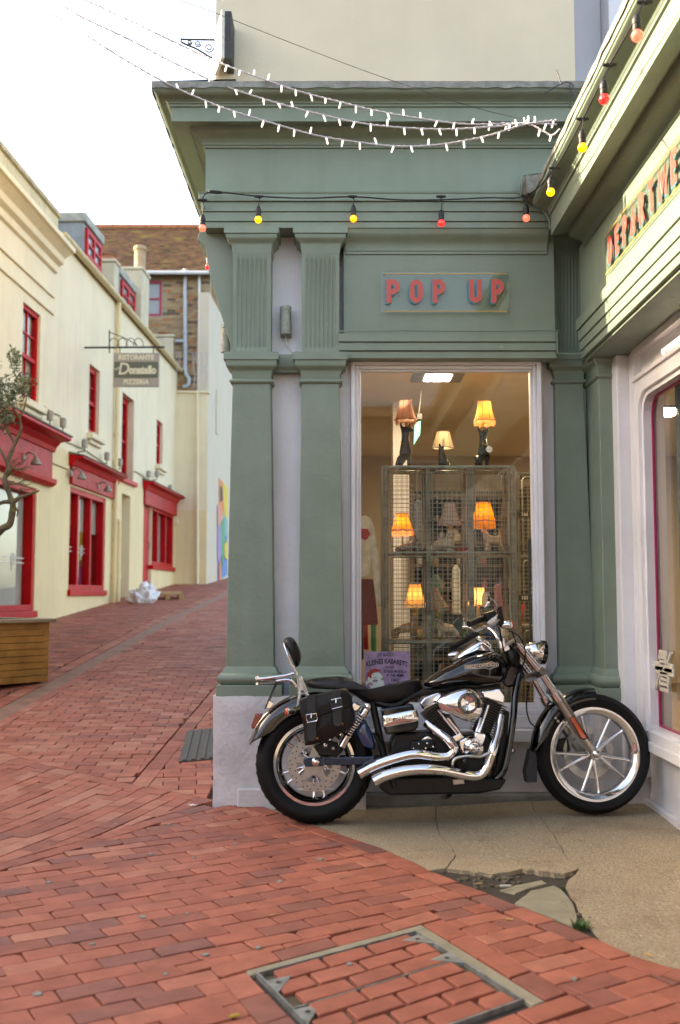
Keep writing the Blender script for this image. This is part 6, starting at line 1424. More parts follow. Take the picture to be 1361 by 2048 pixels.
garment([(990, 1170), (1003, 1168), (1012, 1260), (990, 1260)], 7.9, (.35, .12, .16), 'dusty rose gown hanging behind the right column of lockers')
DKW = M('dark_shop_wood', (.10, .065, .04), rough=.6, var=.3, vs_=6); 
su_ = thing('shelf_unit', 'dark wooden slatted shelf unit standing behind the lockers', 'shelves', tuple(at_y(880, 1300, 8.6)))
xa_, xb_ = fx(822, 8.6), fx(1060, 8.6)
for k in range(9): MB().box((xa_, 8.6, .5 + k * .2), (xb_, 8.95, .53 + k * .2)).build('shelf', DKW, su_)
for x in (xa_, (xa_ + xb_) / 2, xb_): MB().box((x - .03, 8.58, ZFL), (x + .03, 8.97, 2.2)).build('upright', DKW, su_)
MB().box((xa_, 8.98, ZFL), (xb_, 9.0, 2.2)).build('back_panel', M('green_black_panel', (.03, .035, .03), rough=.8), su_)
rr = random.Random(5)
for k in range(48):
    z = .53 + rr.randrange(0, 7) * .2; x = rr.uniform(xa_ + .06, xb_ - .1); w_ = rr.uniform(.03, .09); hh = rr.uniform(.06, .15); c = rr.choice([(.5, .4, .25), (.1, .2, .15), (.4, .08, .05), (.55, .5, .42), (.12, .12, .2), (.3, .18, .08)])
    o = MB().lathe([(0, 0), (w_ * .5, 0), (w_ * .55, hh * .5), (w_ * .3, hh * .75), (w_ * .25, hh), (0, hh)], (x, 8.75, z), seg=10).build('ornament', M('orn%d' % int(c[0] * 100), c, rough=.4), smooth=40, loc=(x, 8.75, z)); tag(o, 'small vintage ornament on the dark shelves behind the lockers', 'ornament', 'ornaments on the dark shelves')
# teal hanging card with a small black tag
tc_ = thing('hanging_card', 'teal card hanging from the ceiling behind the doberman shade', 'card', tuple(at_y(833, 890, 7.6)))
MB().prism([at_y(828, 890, 7.6), at_y(841, 868, 7.6), at_y(842, 840, 7.6), at_y(830, 848, 7.6)], (0, .006, 0)).build('card', M('teal_card', (.05, .42, .36), rough=.5, emis=(.05, .42, .36), es=.12), tc_)  # card given a faint glow of its own to brighten the teal
MB().box(tuple(at_y(835, 838, 7.58)), tuple(at_y(844, 829, 7.62))).build('tag', BLKP, tc_); MB().tube([at_y(838, 829, 7.6), Vector((at_y(838, 0, 7.6).x, 7.6, ZC - .03))], .004, 5).build('rod', STEEL, tc_)
# red flamingo on the right hand locker
fg = thing('flamingo_toy', 'small red plastic flamingo ornament in the right hand locker', 'ornament', tuple(at_y(1046, 1248, 7.3)))
fp = lambda a, b: at_y(a, b, 7.3)
RDP = M('red_plastic', (.75, .03, .03), rough=.3)
MB().tube(cat_curve([fp(1047, 1248), fp(1047, 1230), fp(1044, 1226), fp(1042, 1219), fp(1047, 1214), fp(1050, 1219)], 4), [.006] * 4 + [.012] * 6 + [.03, .034, .03] + [.014] * 8, 8).build('body', RDP, fg, smooth=60)
MB().tube([fp(1047, 1215), fp(1048, 1208), fp(1049, 1203)], [.012, .008, .003], 6).build('crest', RDP, fg)
# ---- poster in the corner of the window
YPo = 6.318; pp_ = lambda px, py, k=0: at_y(px, py, YPo - .0006 * k)
po = thing('cabaret_poster', 'purple cabaret poster with a painted face in the lower left of the window', 'poster', tuple(pp_(775, 1400)))
PURP = M('purple_paper', (.55, .34, .58), rough=.7, var=.25, vs_=22); INK = M('poster_ink', (.03, .012, .04), rough=.7); FACE = M('poster_skin', (.9, .86, .8), rough=.7); HAIR = M('poster_hair', (.5, .05, .03), rough=.7)
a, b = pp_(729.5, 1402), pp_(820, 1303)
MB().box((a.x, YPo, a.z), (b.x, YPo + .002, b.z)).build('sheet', PURP, po)
def blob(px, py, rx, ry, mat, k, name, rot_=0., n=22):
    q = []
    for i in range(n):
        t = 6.2832 * i / n; x, y = rx * math.cos(t), ry * math.sin(t); q.append(pp_(px + x * math.cos(rot_) - y * math.sin(rot_), py + x * math.sin(rot_) + y * math.cos(rot_), k))
    o = MB().add(q, [tuple(range(n))]).build(name, mat, po); return o
def shape(pts, mat, k, name): return MB().add([pp_(x, y, k) for x, y in pts], [tuple(range(len(pts)))]).build(name, mat, po)
shape([(736, 1352), (745, 1346), (758, 1345), (766, 1352), (768.5, 1364), (767, 1378), (762, 1389), (752, 1388), (742, 1376), (736, 1364)], FACE, 1, 'face'); shape([(742, 1374), (754, 1386), (752, 1402), (738, 1402), (744, 1390)], FACE, 1.5, 'neck')
shape([(734.5, 1357), (735, 1347), (741, 1340), (751, 1337), (760, 1339), (763, 1343), (757, 1343), (748, 1346), (743, 1350), (744, 1355), (741, 1357), (739, 1353)], HAIR, 2, 'hair'); blob(734, 1366, 2.4, 4.5, FACE, 2, 'ear')
SHAD = M('poster_eyeshadow', (.16, .06, .16), rough=.7); LIP = M('poster_lips', (.2, .02, .05), rough=.7); BLUSH = M('poster_blush', (.6, .36, .4), rough=.7)
blob(742, 1368, 5, 3, BLUSH, 2.2, 'blush', .5); blob(751, 1362, 5, 2.6, SHAD, 3, 'eye_shadow', -.1); blob(765, 1359, 3, 2.4, SHAD, 3, 'eye_shadow'); blob(751.5, 1362.5, 2.6, 1.2, FACE, 4, 'eye'); blob(765, 1359.5, 1.8, 1, FACE, 4, 'eye'); blob(752, 1362.4, .9, 1, INK, 5, 'pupil'); blob(765.2, 1359.4, .7, .9, INK, 5, 'pupil')
shape([(754, 1376), (757, 1375), (759, 1376), (764, 1374.5), (761, 1379), (757.5, 1380)], LIP, 3, 'lips'); shape([(745, 1358), (751, 1355), (756, 1357), (751, 1356)], INK, 3, 'eyebrow'); shape([(762, 1355.5), (765.5, 1353), (768, 1355), (765.5, 1354.2)], INK, 3, 'eyebrow')
def ptext(s, px, py, wpx, hpx, bold=.0, **kw):
    text('lettering', s, hpx / F * YPo * 1.38, pp_(px, py, 3), (1, 0, 0), (0, 0, 1), INK, po, bold=bold, width=wpx / F * YPo, **kw)
for s, px, py, w_, h_, bo in (("JOE BLACK'S", 771.5, 1310, 32, 6.5, .0006), ('STARRING', 779, 1335, 17, 4, .0003), ('ASTRINA MANDELLA', 791, 1343.5, 46, 6, .0006), ('PI THE MIME', 791, 1351.5, 34, 5.5, .0006), ('DAD', 791, 1360.5, 16, 6, .001), ('LENA LENMAN', 794, 1370.5, 40, 6.5, .0006), ('MASTER OF CEREMONIES', 791, 1378, 30, 2.2, .0002), ('JOE BLACK', 795, 1385, 38, 7, .001)): ptext(s, px, py, w_, h_, bo)
ptext('KLEINES KABARETT', 774, 1330, 82, 10, .0012, arc=.022)
BT = M('blue_tack', (.03, .2, .35), rough=.6)
for px, py in ((732, 1309), (817, 1307)): blob(px, py, 1.6, 1.6, BT, 4, 'blue_tack')
# ---- black notice at the right edge of the glass
bn = thing('black_notice', 'tall narrow black notice with white, red and yellow lines at the right window edge', 'notice', tuple(at_y(1069, 1290, 6.32)))
a, b = at_y(1060, 1292, 6.322), at_y(1079, 1078, 6.322); MB().box((a.x, 6.32, a.z), (b.x, 6.324, b.z)).build('sheet', BLKP, bn)
for px, py, s, col in ((1069, 1090, 'HELLO', 'w'), (1069, 1105, 'LOVE', 'r'), (1070, 1119, 'IS', 'y'), (1069, 1129, 'in the', 'w'), (1069, 1140, 'wear', 'w'), (1070, 1149, 'it', 'y'), (1069, 1163, 'vintage', 'w'), (1069, 1176, 'and', 'y'), (1069, 1184, 'proud', 'w'), (1070, 1198, 'YOU', 'w'), (1071, 1220, 'RE', 'r'), (1069, 1250, 'open', 'y'), (1070, 1272, 'A', 'r')):
    p = at_y(px, py, 6.3185); text('lettering', s, .026, p, (1, 0, 0), (0, 0, 1), {'w': ETCH, 'r': M('notice_red', (.6, .03, .03)), 'y': M('notice_yellow', (.7, .5, .05))}[col], bn, bold=.0008, width=(11 if len(s) > 2 else 5) / F * 6.32)
# ---- white fretwork figure on the wing window, a dark drape and a reflection panel behind it
PUZ = M('cream_fretwork', (.62, .58, .50), rough=.6, var=.1, vs_=20)
pz = thing('fretwork_figure', 'pale jigsaw like wooden figure fixed on the wing window', 'ornament', tuple(at_x(1330, 1385, 1.82)))
qx = lambda px, py: at_x(px, py, 1.815)
for (x0, y0, x1, y1) in ((1323, 1302, 1338, 1312), (1322, 1311, 1337, 1320), (1325, 1319, 1340, 1329), (1313, 1329, 1350, 1339), (1316, 1338, 1352, 1346), (1325, 1345, 1341, 1355), (1326, 1354, 1342, 1364), (1324, 1363, 1341, 1374), (1325, 1373, 1341, 1382)):
    a, b = qx(x0, y1), qx(x1, y0); m = MB().prism([(1.815, a.y, a.z), (1.815, b.y, a.z), (1.815, b.y, b.z), (1.815, a.y, b.z)], (-.014, 0, 0)); m.build('block', PUZ, pz, bevel=.004)
for pts in ([(1346, 1306), (1340, 1325), (1332, 1340)], [(1316, 1378), (1321, 1355), (1326, 1340)]): MB().tube([qx(a, b) - Vector((.006, 0, 0)) for a, b in pts], .012, 6).build('strut', PUZ, pz)
CUR = M('grey_drape', (.20, .20, .19), rough=.9, var=.2, vs_=5)  # grey panel imitates curtain-like reflections in the side glass
def drape(x, y0, y1, z0, z1, label, n=40, amp=.03, mat=CUR):
    m = MB(); vs_ = []
    for i in range(n + 1):
        y = y0 + (y1 - y0) * i / n; xx = x + amp * math.sin(i * 1.1) + amp * .4 * math.sin(i * .37); vs_ += [(xx, y, z0), (xx, y, z1)]
    m.add(vs_, [(2 * i, 2 * i + 2, 2 * i + 3, 2 * i + 1) for i in range(n)]); o = m.build('drape', mat, smooth=60, loc=(x, (y0 + y1) / 2, z0)); tag(o, label, 'curtain', 'drapes in the wing window')
drape(1.97, 5.80, 5.35, .5, 2.6, 'grey rippled panel imitating reflections behind the corner of the wing window'); drape(2.3, 5.2, 4.0, .3, 2.7, 'dark drape further back in the wing window', mat=M('black_drape', (.03, .03, .028), rough=.9), amp=.05)
# ---- more stock in the window
dish = thing('paper_dish', 'red pleated paper dish beside the white cat lamp', 'dish', tuple(la(922, 1103)))
MB().lathe([(.0, .004), (.03, .004), (.052, .03), (.056, .03), (.034, 0), (0, 0)], la(924, 1103, -.04), seg=14).build('bowl', M('red_paper', (.55, .05, .03), rough=.8), dish)
for k in range(5): MB().lathe([(0, 0), (.012, .006), (.008, .018), (0, .022)], la(916 + 4 * k, 1100, -.05), seg=8).build('sweet', FRAMEW if k % 2 else RDP, dish, smooth=40)
for px, py, lab, mat, hh in ((838, 1281, 'small amber glass bottle beside the shepherd dog lamp', BRASS, .09), (930, 1281, 'squat green glass jar beside the spaniel lamp', M('green_jar', (.03, .12, .06), rough=.2), .07), (985, 1281, 'slim blue glass vase beside the small brass lamp', M('blue_vase', (.04, .10, .30), rough=.2), .15), (1008, 1281, 'cream china jug at the end of the lower shelf', CREAMC, .10), (850, 1104, 'tiny brown bear ornament between the deer and the cat', DEERC, .05), (935, 1104, 'little striped cup between the cat and the terrier', SH_WH, .05)):
    p = la(px, py, .05); p.z = {1104: zs2, 1281: zs3}[py] + .001; o = MB().lathe([(0, 0), (hh * .28, 0), (hh * .36, hh * .3), (hh * .3, hh * .6), (hh * .13, hh * .75), (hh * .16, hh), (0, hh)], p, seg=14).build('ornament', mat, smooth=40, loc=tuple(p)); tag(o, lab, 'ornament', 'small ornaments in the wire lockers')
for px0, px1, py0, py1, Y, col, lab in ((826, 850, 1000, 1090, 7.9, (.08, .09, .12), 'navy jacket hanging behind the left locker column'), (905, 922, 1130, 1230, 8.0, (.65, .66, .62), 'pale blouse glimpsed behind the middle lockers'), (1004, 1020, 1000, 1090, 8.0, (.28, .16, .09), 'rust brown coat hanging behind the right locker column'), (862, 884, 1150, 1260, 8.1, (.06, .12, .08), 'bottle green cardigan behind the middle lockers')):
    garment([(px0, py1), (px0 + 1, py0 + 10), (px0 + 6, py0), (px1 - 6, py0), (px1 - 1, py0 + 10), (px1, py1)], Y, col, lab)
# ================================================================== MOTORCYCLE
RC = at_z(629, 1647); FCp = at_z(1184, 1646)
YAW = math.atan2(FCp.y - RC.y, FCp.x - RC.x); LEAN = R(4.0)
bike = thing('motorcycle', 'black and chrome cruiser motorcycle with leather saddlebag leaning on its stand before the shop window', 'motorcycle', RC, rot=(-LEAN, 0, YAW))
BW = Matrix.Translation(RC) @ Euler((-LEAN, 0, YAW)).to_matrix().to_4x4(); BI = BW.inverted()
def bl(px, py, y=0.):
    """point of the bike where the view ray meets its lengthwise plane y (viewer side is negative)"""
    o = BI @ EYE; d = (BI.to_3x3() @ ray(px, py)); return o + d * ((y - o.y) / d.y)
CHROME = M('chrome', (.78, .78, .80), rough=.05, metal=1., var=0); SATIN = M('satin_alloy', (.50, .48, .45), rough=.28, metal=1., var=.05, vs_=20); BLACKP = M('black_gloss_paint', (.0015, .0015, .002), rough=.07, var=0, coat=.5, spec=.5); BLACKM = M('black_engine_paint', (.003, .003, .0035), spec=.35, rough=.36, var=.2, vs_=30, bump=.15, bs=120); TYRE = M('tyre_rubber', (.0045, .0045, .005), spec=.25, rough=.6, var=.2, vs_=12, bump=.25, bs=90); LEATH = M('black_leather', (.004, .004, .0045), spec=.4, rough=.42, var=.25, vs_=25, bump=.35, bs=160); LEATHW = M('worn_strap_leather', (.02, .02, .021), rough=.55, var=.3, vs_=30, bump=.3, bs=160); NAVY = M('navy_gloss_paint', (.005, .022, .06), rough=.18, var=.1, vs_=8, coat=.8); DISC = M('brake_disc_steel', (.42, .42, .41), rough=.3, metal=.9, var=.08, vs_=30); FINM = M('fin_edges', (.10, .095, .085), rough=.35, metal=.8, var=.3, vs_=40); REDL = M('red_lens', (.22, .002, .004), rough=.08, var=0, coat=1.); ORL = M('orange_lens', (.55, .06, .008), rough=.12, var=0, coat=1.); HOLE = M('black_hole', (.003, .003, .003), rough=.9, var=0)
V = Vector
def px_poly(pts, y): return [bl(a, b, y) for a, b in pts]
def slab(pts, y0, y1, name, mat, par, bev=.003):
    """flat part: outline read at its near face y0, thickness to y1"""
    q = px_poly(pts, y0); return MB().prism(q, (0, y1 - y0, 0)).build(name, mat, par, bevel=bev)
def pillow(pts, y0, y1, name, mat, par, p=2.6, n=9, smooth=60, yc=None, minr=.0):
    """rounded body: the outline shrinks towards both flanks"""
    yc = (y0 + y1) / 2 if yc is None else yc; q = px_poly(pts, yc); q = cat_curve(q + [q[0]], 3)[:-1]; k = len(q); c = sum(q, V((0, 0, 0))) / k; m = MB(); vs_ = []
    for j in range(n + 1):
        t = -1 + 2 * j / n; t = math.sin(t * math.pi / 2); s_ = max(minr, (1 - abs(t) ** p)) ** (1 / p) if abs(t) < 1 else minr; y = yc + (yc - y0) * t if t < 0 else yc + (y1 - yc) * t
        for a in q: r = c + (a - c) * s_; vs_.append((r.x, y, r.z))
    fs = [(j * k + i, j * k + (i + 1) % k, (j + 1) * k + (i + 1) % k, (j + 1) * k + i) for j in range(n) for i in range(k)] + [tuple(range(k)), tuple(n * k + i for i in reversed(range(k)))]
    m.add(vs_, fs); o = m.build(name, mat, par, smooth=smooth); recalc(o); return o
def rod(pts, r, name, mat, par, seg=12, n=5): return MB().tube(cat_curve(pts, n) if len(pts) > 2 else pts, r, seg).build(name, mat, par, smooth=50)
def rodr(pts, rads, name, mat, par, seg=14, n=6):
    q = cat_curve(pts, n); k = len(pts) - 1; rs_ = []
    for i in range(len(q)):
        f = min(i / n, k - 1e-6); a = int(f); rs_.append(rads[a] + (rads[a + 1] - rads[a]) * (f - a))
    return MB().tube(q, rs_, seg).build(name, mat, par, smooth=50)
def dome(c, r, h, name, mat, par, ax=(0, -1, 0), seg=18): return MB().lathe([(0, h), (r * .4, h * .93), (r * .75, h * .66), (r * .95, h * .25), (r, 0), (r, -h * .5)], c, ax, seg).build(name, mat, par, smooth=50)
RA = V((0, 0, .329)); FA = bl(1186, 1507, 0); 
STEER = R(6)
def wheel(c, R_, rim, wid, ax, name):
    ax = V(ax).normalized(); t = MB(); h = wid / 2
    prof = [(rim - .006, -h * .62), (rim + .012, -h * .80), (rim + (R_ - rim) * .35, -h * .98), (rim + (R_ - rim) * .62, -h), (R_ - .028, -h * .90), (R_ - .010, -h * .62), (R_ - .002, -h * .3), (R_, 0)]
    prof = prof + [(r, -y) for r, y in reversed(prof[:-1])]
    ty = t.lathe(prof, c, ax, 72).build('wheel', TYRE, bike, smooth=40); recalc(ty); ty.name = name
    rp = [(rim + .004, -h * .70), (rim + .010, -h * .74), (rim + .008, -h * .80), (rim - .008, -h * .80), (rim - .014, -h * .68), (rim - .020, -h * .66), (rim - .028, -h * .5), (rim - .036, -h * .3), (rim - .038, 0)]
    rp = rp + [(r, -y) for r, y in reversed(rp[:-1])]
    recalc(MB().lathe(rp, c, ax, 72).build('rim', CHROME, ty, smooth=50)); return ty, ax
def spokes(ty, c, ax, rim, r0, n, w, mat, ph, spread, twist=.0, rr=(.011, .007), y=0.):
    u = ax.cross(V((0, 0, 1))).normalized(); v = ax.cross(u)
    for k in range(n):
        for s_ in (-1, 1):
            a0 = ph + 2 * math.pi * k / n + s_ * spread * .35; a1 = ph + 2 * math.pi * k / n + s_ * spread
            p0 = c + (u * math.cos(a0) + v * math.sin(a0)) * r0 + ax * y; p1 = c + (u * math.cos(a1) + v * math.sin(a1)) * (rim - .022) + ax * y * .5
            MB().tube([p0, p0.lerp(p1, .3), p0.lerp(p1, .9), p1], [rr[0] * 1.3, rr[0], rr[1], rr[1] * 1.6], 8).build('spoke', mat, ty, smooth=50)
# ---- rear wheel
rw, ax = wheel(RA, .329, .219, .162, (0, 1, 0), 'rear_wheel')
recalc(MB().lathe([(.185, -.02), (.196, -.035), (.205, -.02), (.205, .02), (.185, .02), (.185, -.02)], RA, ax, 60).build('rim_bead', BLACKM, rw, smooth=50))
spokes(rw, RA, ax, .215, .05, 5, .01, CHROME, R(9), R(9.5), rr=(.011, .009), y=-.02)
recalc(MB().lathe([(0, -.08), (.05, -.08), (.055, -.06), (.04, -.03), (.04, .05), (.06, .07), (0, .07)], RA, ax, 28).build('hub', BLACKM, rw, smooth=40))
# tread grooves on the tyre shoulder
for k in range(44):
    a = 2 * math.pi * k / 44; q = []
    for rr_, yy, da in ((.3285, -.028, 0), (.323, -.052, .05), (.309, -.069, .10)): q.append(RA + V((math.cos(a + da) * rr_, yy, math.sin(a + da) * rr_)))
    MB().tube(q, .0022, 4).build('tread_groove', HOLE, rw)
yd = -.098
dk = MB().lathe([(.098, -.003), (.146, -.003), (.146, .003), (.098, .003), (.098, -.003)], RA + V((0, yd, 0)), (0, 1, 0), 64).build('brake_disc', DISC, rw, smooth=30); recalc(dk)
for k in range(40):
    a = 2 * math.pi * k / 40; r_ = (.110, .134)[k % 2] if k % 4 else .122; MB().lathe([(0, 0), (.0042, 0)], RA + V((math.cos(a) * r_, yd - .0036, math.sin(a) * r_)), (0, -1, 0), 8).build('drill_hole', HOLE, dk)
car = MB(); 
for k in range(5):
    a = 2 * math.pi * k / 5 + .3; q = []
    for (r_, da) in ((.03, -.5), (.062, -.38), (.080, -.18), (.099, -.13), (.099, .13), (.078, .22), (.06, .42), (.03, .5)): q.append((RA.x + math.cos(a + da) * r_, yd - .008, RA.z + math.sin(a + da) * r_))
    car.prism(q, (0, .006, 0))
car.lathe([(0, -.006), (.055, -.006), (.055, 0)], RA + V((0, yd - .004, 0)), (0, 1, 0), 32).build('disc_carrier', DISC, dk)
for k in range(5): a = 2 * math.pi * k / 5 + .9; dome(RA + V((math.cos(a) * .066, yd - .008, math.sin(a) * .066)), .008, .005, 'carrier_bolt', HOLE if k % 2 else CHROME, dk)
# caliper
slab([(627, 1493), (655, 1481), (676, 1486), (684, 1502), (676, 1514), (640, 1512)], -.135, -.085, 'brake_caliper', BLACKM, bike, .006)
dome(bl(652, 1491, -.137), .014, .008, 'caliper_bolt', CHROME, bike)
# ---- swingarm and axle
slab([(608, 1517), (648, 1515), (648, 1533), (612, 1534), (607, 1526)], -.155, -.115, 'swingarm_end', NAVY, bike, .006)
slab([(649, 1516), (750, 1513), (750, 1530), (649, 1531)], -.150, -.105, 'swingarm', NAVY, bike, .006); 
MB().box((-.06, .10, .30), (.46, .14, .36)).build('swingarm', BLACKM, bike, bevel=.006)
dome(bl(632, 1524, -.156), .025, .018, 'axle_cap', CHROME, bike)
# ---- fenders
def fender(c, R_, a0, a1, hw, drop, ax, name, mat, n=26, th=.004):
    ax = V(ax).normalized(); u = ax.cross(V((0, 0, 1))).normalized(); u = u if u.x > 0 else -u; pr = [(-hw, -drop), (-hw * 1.0, -drop * .45), (-hw * .93, -.018), (-hw * .75, -.004), (-hw * .4, .006), (0, .010), (hw * .4, .006), (hw * .75, -.004), (hw * .93, -.018), (hw, -drop * .45), (hw, -drop)]
    pr = pr + [(y * .96, d - th) for y, d in reversed(pr)]; k = len(pr); vs_ = []
    for i in range(n + 1):
        a = a0 + (a1 - a0) * i / n; f = 1 if i < n - 3 else .9
        e = math.sin(math.pi * min(1, i / n * 4) / 2) if i < n / 4 else 1
        for y, d in pr: r = R_ + d * (e if d < -.01 else 1); vs_.append(c + u * math.cos(a) * r + V((0, 0, 1)) * math.sin(a) * r + ax * y)
    o = MB().add(vs_, [(i * k + j, i * k + (j + 1) % k, (i + 1) * k + (j + 1) % k, (i + 1) * k + j) for i in range(n) for j in range(k)] + [tuple(range(k)), tuple(n * k + j for j in reversed(range(k)))]).build(name, mat, bike, smooth=45); recalc(o); return o
rf = fender(RA + V((.0, 0, .012)), .372, R(165), R(62), .108, .085, (0, 1, 0), 'rear_fender', BLACKP)
MB().tube([RA + V((math.cos(a) * .377, -.085, .012 + math.sin(a) * .372)) for a in (R(163 - 3 * k) for k in range(20))], .003, 5).build('pinstripe', SATIN, rf)
# tail light, plate, indicators
tl = slab([(503, 1451), (511, 1428), (527, 1427), (521, 1441), (514, 1457), (503, 1458)], -.05, .05, 'tail_light', REDL, bike, .006); slab([(524, 1430), (535, 1424), (530, 1440), (515, 1457), (514, 1452)], -.045, .045, 'tail_light_mount', CHROME, bike, .004)
pa, pb = bl(529, 1418, -.1), bl(552, 1363, -.1); MB().prism([pa, pb, pb + V((.006, 0, .001)), pa + V((.006, 0, .001))], (0, .2, 0)).build('number_plate', BLACKM, bike)
slab([(536, 1400), (549, 1408), (540, 1418), (532, 1416)], -.06, -.02, 'plate_bracket', CHROME, bike)
def bullet(c, ax, r, l, name, lens=True):
    o = MB().lathe([(0, -l), (r * .35, -l * .93), (r * .7, -l * .6), (r * .92, -l * .2), (r, 0), (r, l * .18), (0, l * .2)], c, ax, 20).build(name, CHROME, bike, smooth=40)
    if lens: MB().lathe([(r * 1.02, l * .18), (r * .98, l * .30), (r * .6, l * .42), (0, l * .46)], c, ax, 20).build('lens', ORL, o, smooth=50)
    return o
bullet(bl(577, 1424, -.17), (-1, -.25, 0), .024, .045, 'rear_indicator'); rod([bl(587, 1424, -.17), bl(602, 1423, -.12)], .009, 'indicator_stalk', BLACKM, bike)
# ---- sissy bar and rack
z = lambda x, y: (500 + x / 5.671, 1260 + y / 5.671)
for y0 in (-.118, .112):
    slab([z(530, 530), z(590, 520), z(676, 748), z(638, 752), z(612, 690), z(585, 688), z(575, 770), z(562, 840), z(540, 872), z(528, 878), z(546, 740)], y0, y0 + .006, 'sissy_bar_plate', CHROME, bike, .002)
    rodr([bl(*z(545, 525), y0), bl(*z(505, 430), y0), bl(*z(470, 380), y0), bl(*z(420, 260), y0), bl(*z(390, 165), y0 * .8)], [.007, .007, .007, .006, .005], 'sissy_bar_upright', CHROME, bike)
rod([bl(*z(390, 165), -.095), bl(*z(383, 140), -.06), bl(*z(383, 140), .06), bl(*z(390, 165), .09)], .006, 'sissy_bar_hoop', CHROME, bike)
pd_ = pillow([z(388, 130), z(405, 98), z(450, 82), z(500, 102), z(545, 180), z(575, 260), z(578, 320), z(560, 395), z(525, 425), z(495, 370), z(440, 240), z(400, 160)], -.125, .125, 'backrest_pad', LEATH, bike, p=4, n=12)
for k in range(5): MB().tube([bl(*z(508 + 8 * k, 140 + 52 * k), -.122 + .0), bl(*z(530 + 6 * k, 160 + 50 * k), -.08)], .0025, 5).build('stitching', BLACKM, pd_)
for y0 in (-.10, .10):
    rodr([bl(*z(85, 560), y0), bl(*z(250, 540), y0), bl(*z(420, 515), y0), bl(*z(505, 492), y0)], [.010, .010, .009, .008], 'rack_rail', CHROME, bike); rodr([bl(*z(300, 580), y0), bl(*z(420, 565), y0), bl(*z(490, 590), y0), bl(*z(530, 650), y0)], [.008, .008, .008, .006], 'rack_brace', CHROME, bike)
rod([bl(*z(82, 545), -.10), bl(*z(76, 545), -.06), bl(*z(76, 545), .06), bl(*z(82, 545), .10)], .011, 'rack_hoop', CHROME, bike); rod([bl(*z(82, 610), -.10), bl(*z(76, 610), -.06), bl(*z(76, 610), .06), bl(*z(82, 610), .10)], .007, 'rack_hoop', CHROME, bike)
for k in range(4): slab([z(110, 556 + 17 * k), z(340, 545 + 16 * k), z(340, 553 + 16 * k), z(110, 566 + 17 * k)], -.09, .09, 'rack_slat', SATIN, bike, .002)
# ---- seat
st = pillow([(613, 1362), (630, 1357), (655, 1354), (683, 1353), (700, 1358), (716, 1373), (735, 1388), (762, 1394), (788, 1391), (812, 1378), (828, 1362), (838, 1357), (842, 1364), (842, 1382), (836, 1394), (815, 1404), (785, 1411), (758, 1414), (736, 1409), (714, 1394), (690, 1382), (650, 1378), (616, 1375)], -.135, .135, 'seat', LEATH, bike, p=3.2, n=14)
slab([(676, 1353), (687, 1354), (689, 1377), (679, 1380)], -.128, -.122, 'seat_strap', LEATHW, st, .002); MB().tube([bl(806, 1383, -.10), bl(815, 1388, -.128), bl(818, 1397, -.13)], .002, 5).build('seat_seam', BLACKM, st)
# ---- tank, dash
tk_ = pillow([(846, 1367), (872, 1346), (902, 1329), (932, 1314), (958, 1306), (984, 1304), (1002, 1313), (1011, 1329), (1012, 1350), (1002, 1366), (972, 1373), (920, 1375), (870, 1376), (850, 1375)], -.158, .158, 'fuel_tank', BLACKP, bike, p=3.4, n=22, smooth=70)
ye = -.1595
def tpt(px, py, k=0.): return bl(px, py, ye - .0012 * k)
ol_ = [(928.5, 1338.5), (930, 1331.5), (972, 1327.5), (984, 1323.2), (991, 1327), (997.5, 1326.5), (997, 1333), (990, 1334.2), (980, 1339), (971, 1336.5)]
MB().add([tpt(*p) for p in ol_], [tuple(range(len(ol_)))]).build('badge', M('badge_black', (.02, .02, .022), rough=.2), tk_)
MB().tube([tpt(*p, 1) for p in ol_ + ol_[:1]], .0016, 5).build('badge_rim', M('badge_silver', (.62, .55, .5), rough=.25, metal=.7), tk_)
c0 = tpt(963, 1331.7, 1.5); e0 = (tpt(996, 1329) - tpt(930, 1335)).normalized()
text('badge_lettering', 'HARLEY-DAVIDSON', .030, c0, e0, (0, 0, 1), MATS['badge_silver'], tk_, bold=.0007, width=62 / 352)
pillow([(902, 1322), (922, 1303), (945, 1287), (964, 1279), (972, 1282), (986, 1299), (988, 1306), (962, 1305), (932, 1313)], -.062, .062, 'dash_console', CHROME, bike, p=3, n=12)
sp_o = MB().lathe([(.052, 0), (.056, .012), (.05, .022), (.045, .024), (0, .022)], bl(966, 1288, 0), (.55, 0, .83), 28).build('speedometer', CHROME, bike, smooth=40); MB().lathe([(0, .0245), (.042, .0245)], bl(966, 1288, 0), (.55, 0, .83), 28).build('dial', BLACKM, sp_o)
# ---- engine
q3 = lambda x, y: (820 + x / 5.671, 1360 + y / 5.671)
def fins(top, bot, w, n, name, dy=.085):
    a, b = bl(*q3(*top), 0), bl(*q3(*bot), 0); d = (b - a); L_ = d.length; d.normalize(); s_ = V((d.z, 0, -d.x)); m = MB()
    for k in range(n):
        c = a + d * (L_ * k / (n - 1)); h = w / 2 * (1 - .10 * (k / n)); t_ = .0022
        m.prism([c - s_ * h - d * t_ + V((0, -dy, 0)), c + s_ * h - d * t_ + V((0, -dy, 0)), c + s_ * h + d * t_ + V((0, -dy, 0)), c - s_ * h + d * t_ + V((0, -dy, 0))], (0, dy * 2, 0))
    m.build('cooling_fins', FINM, MBc[name])
    return a, b, d, s_
MBc = {}
for nm, top, bot in (('rear', (238, 315), (455, 620)), ('front', (955, 250), (800, 610))):
    a, b = bl(*q3(*top), 0), bl(*q3(*bot), 0); d = (b - a).normalized(); s_ = V((d.z, 0, -d.x)); MBc[nm] = MB().tube([a, b], .052, 20).build('cylinder', BLACKM, bike, smooth=40)
fins((238, 315), (455, 620), .128, 15, 'rear'); fins((955, 250), (800, 610), .128, 15, 'front')
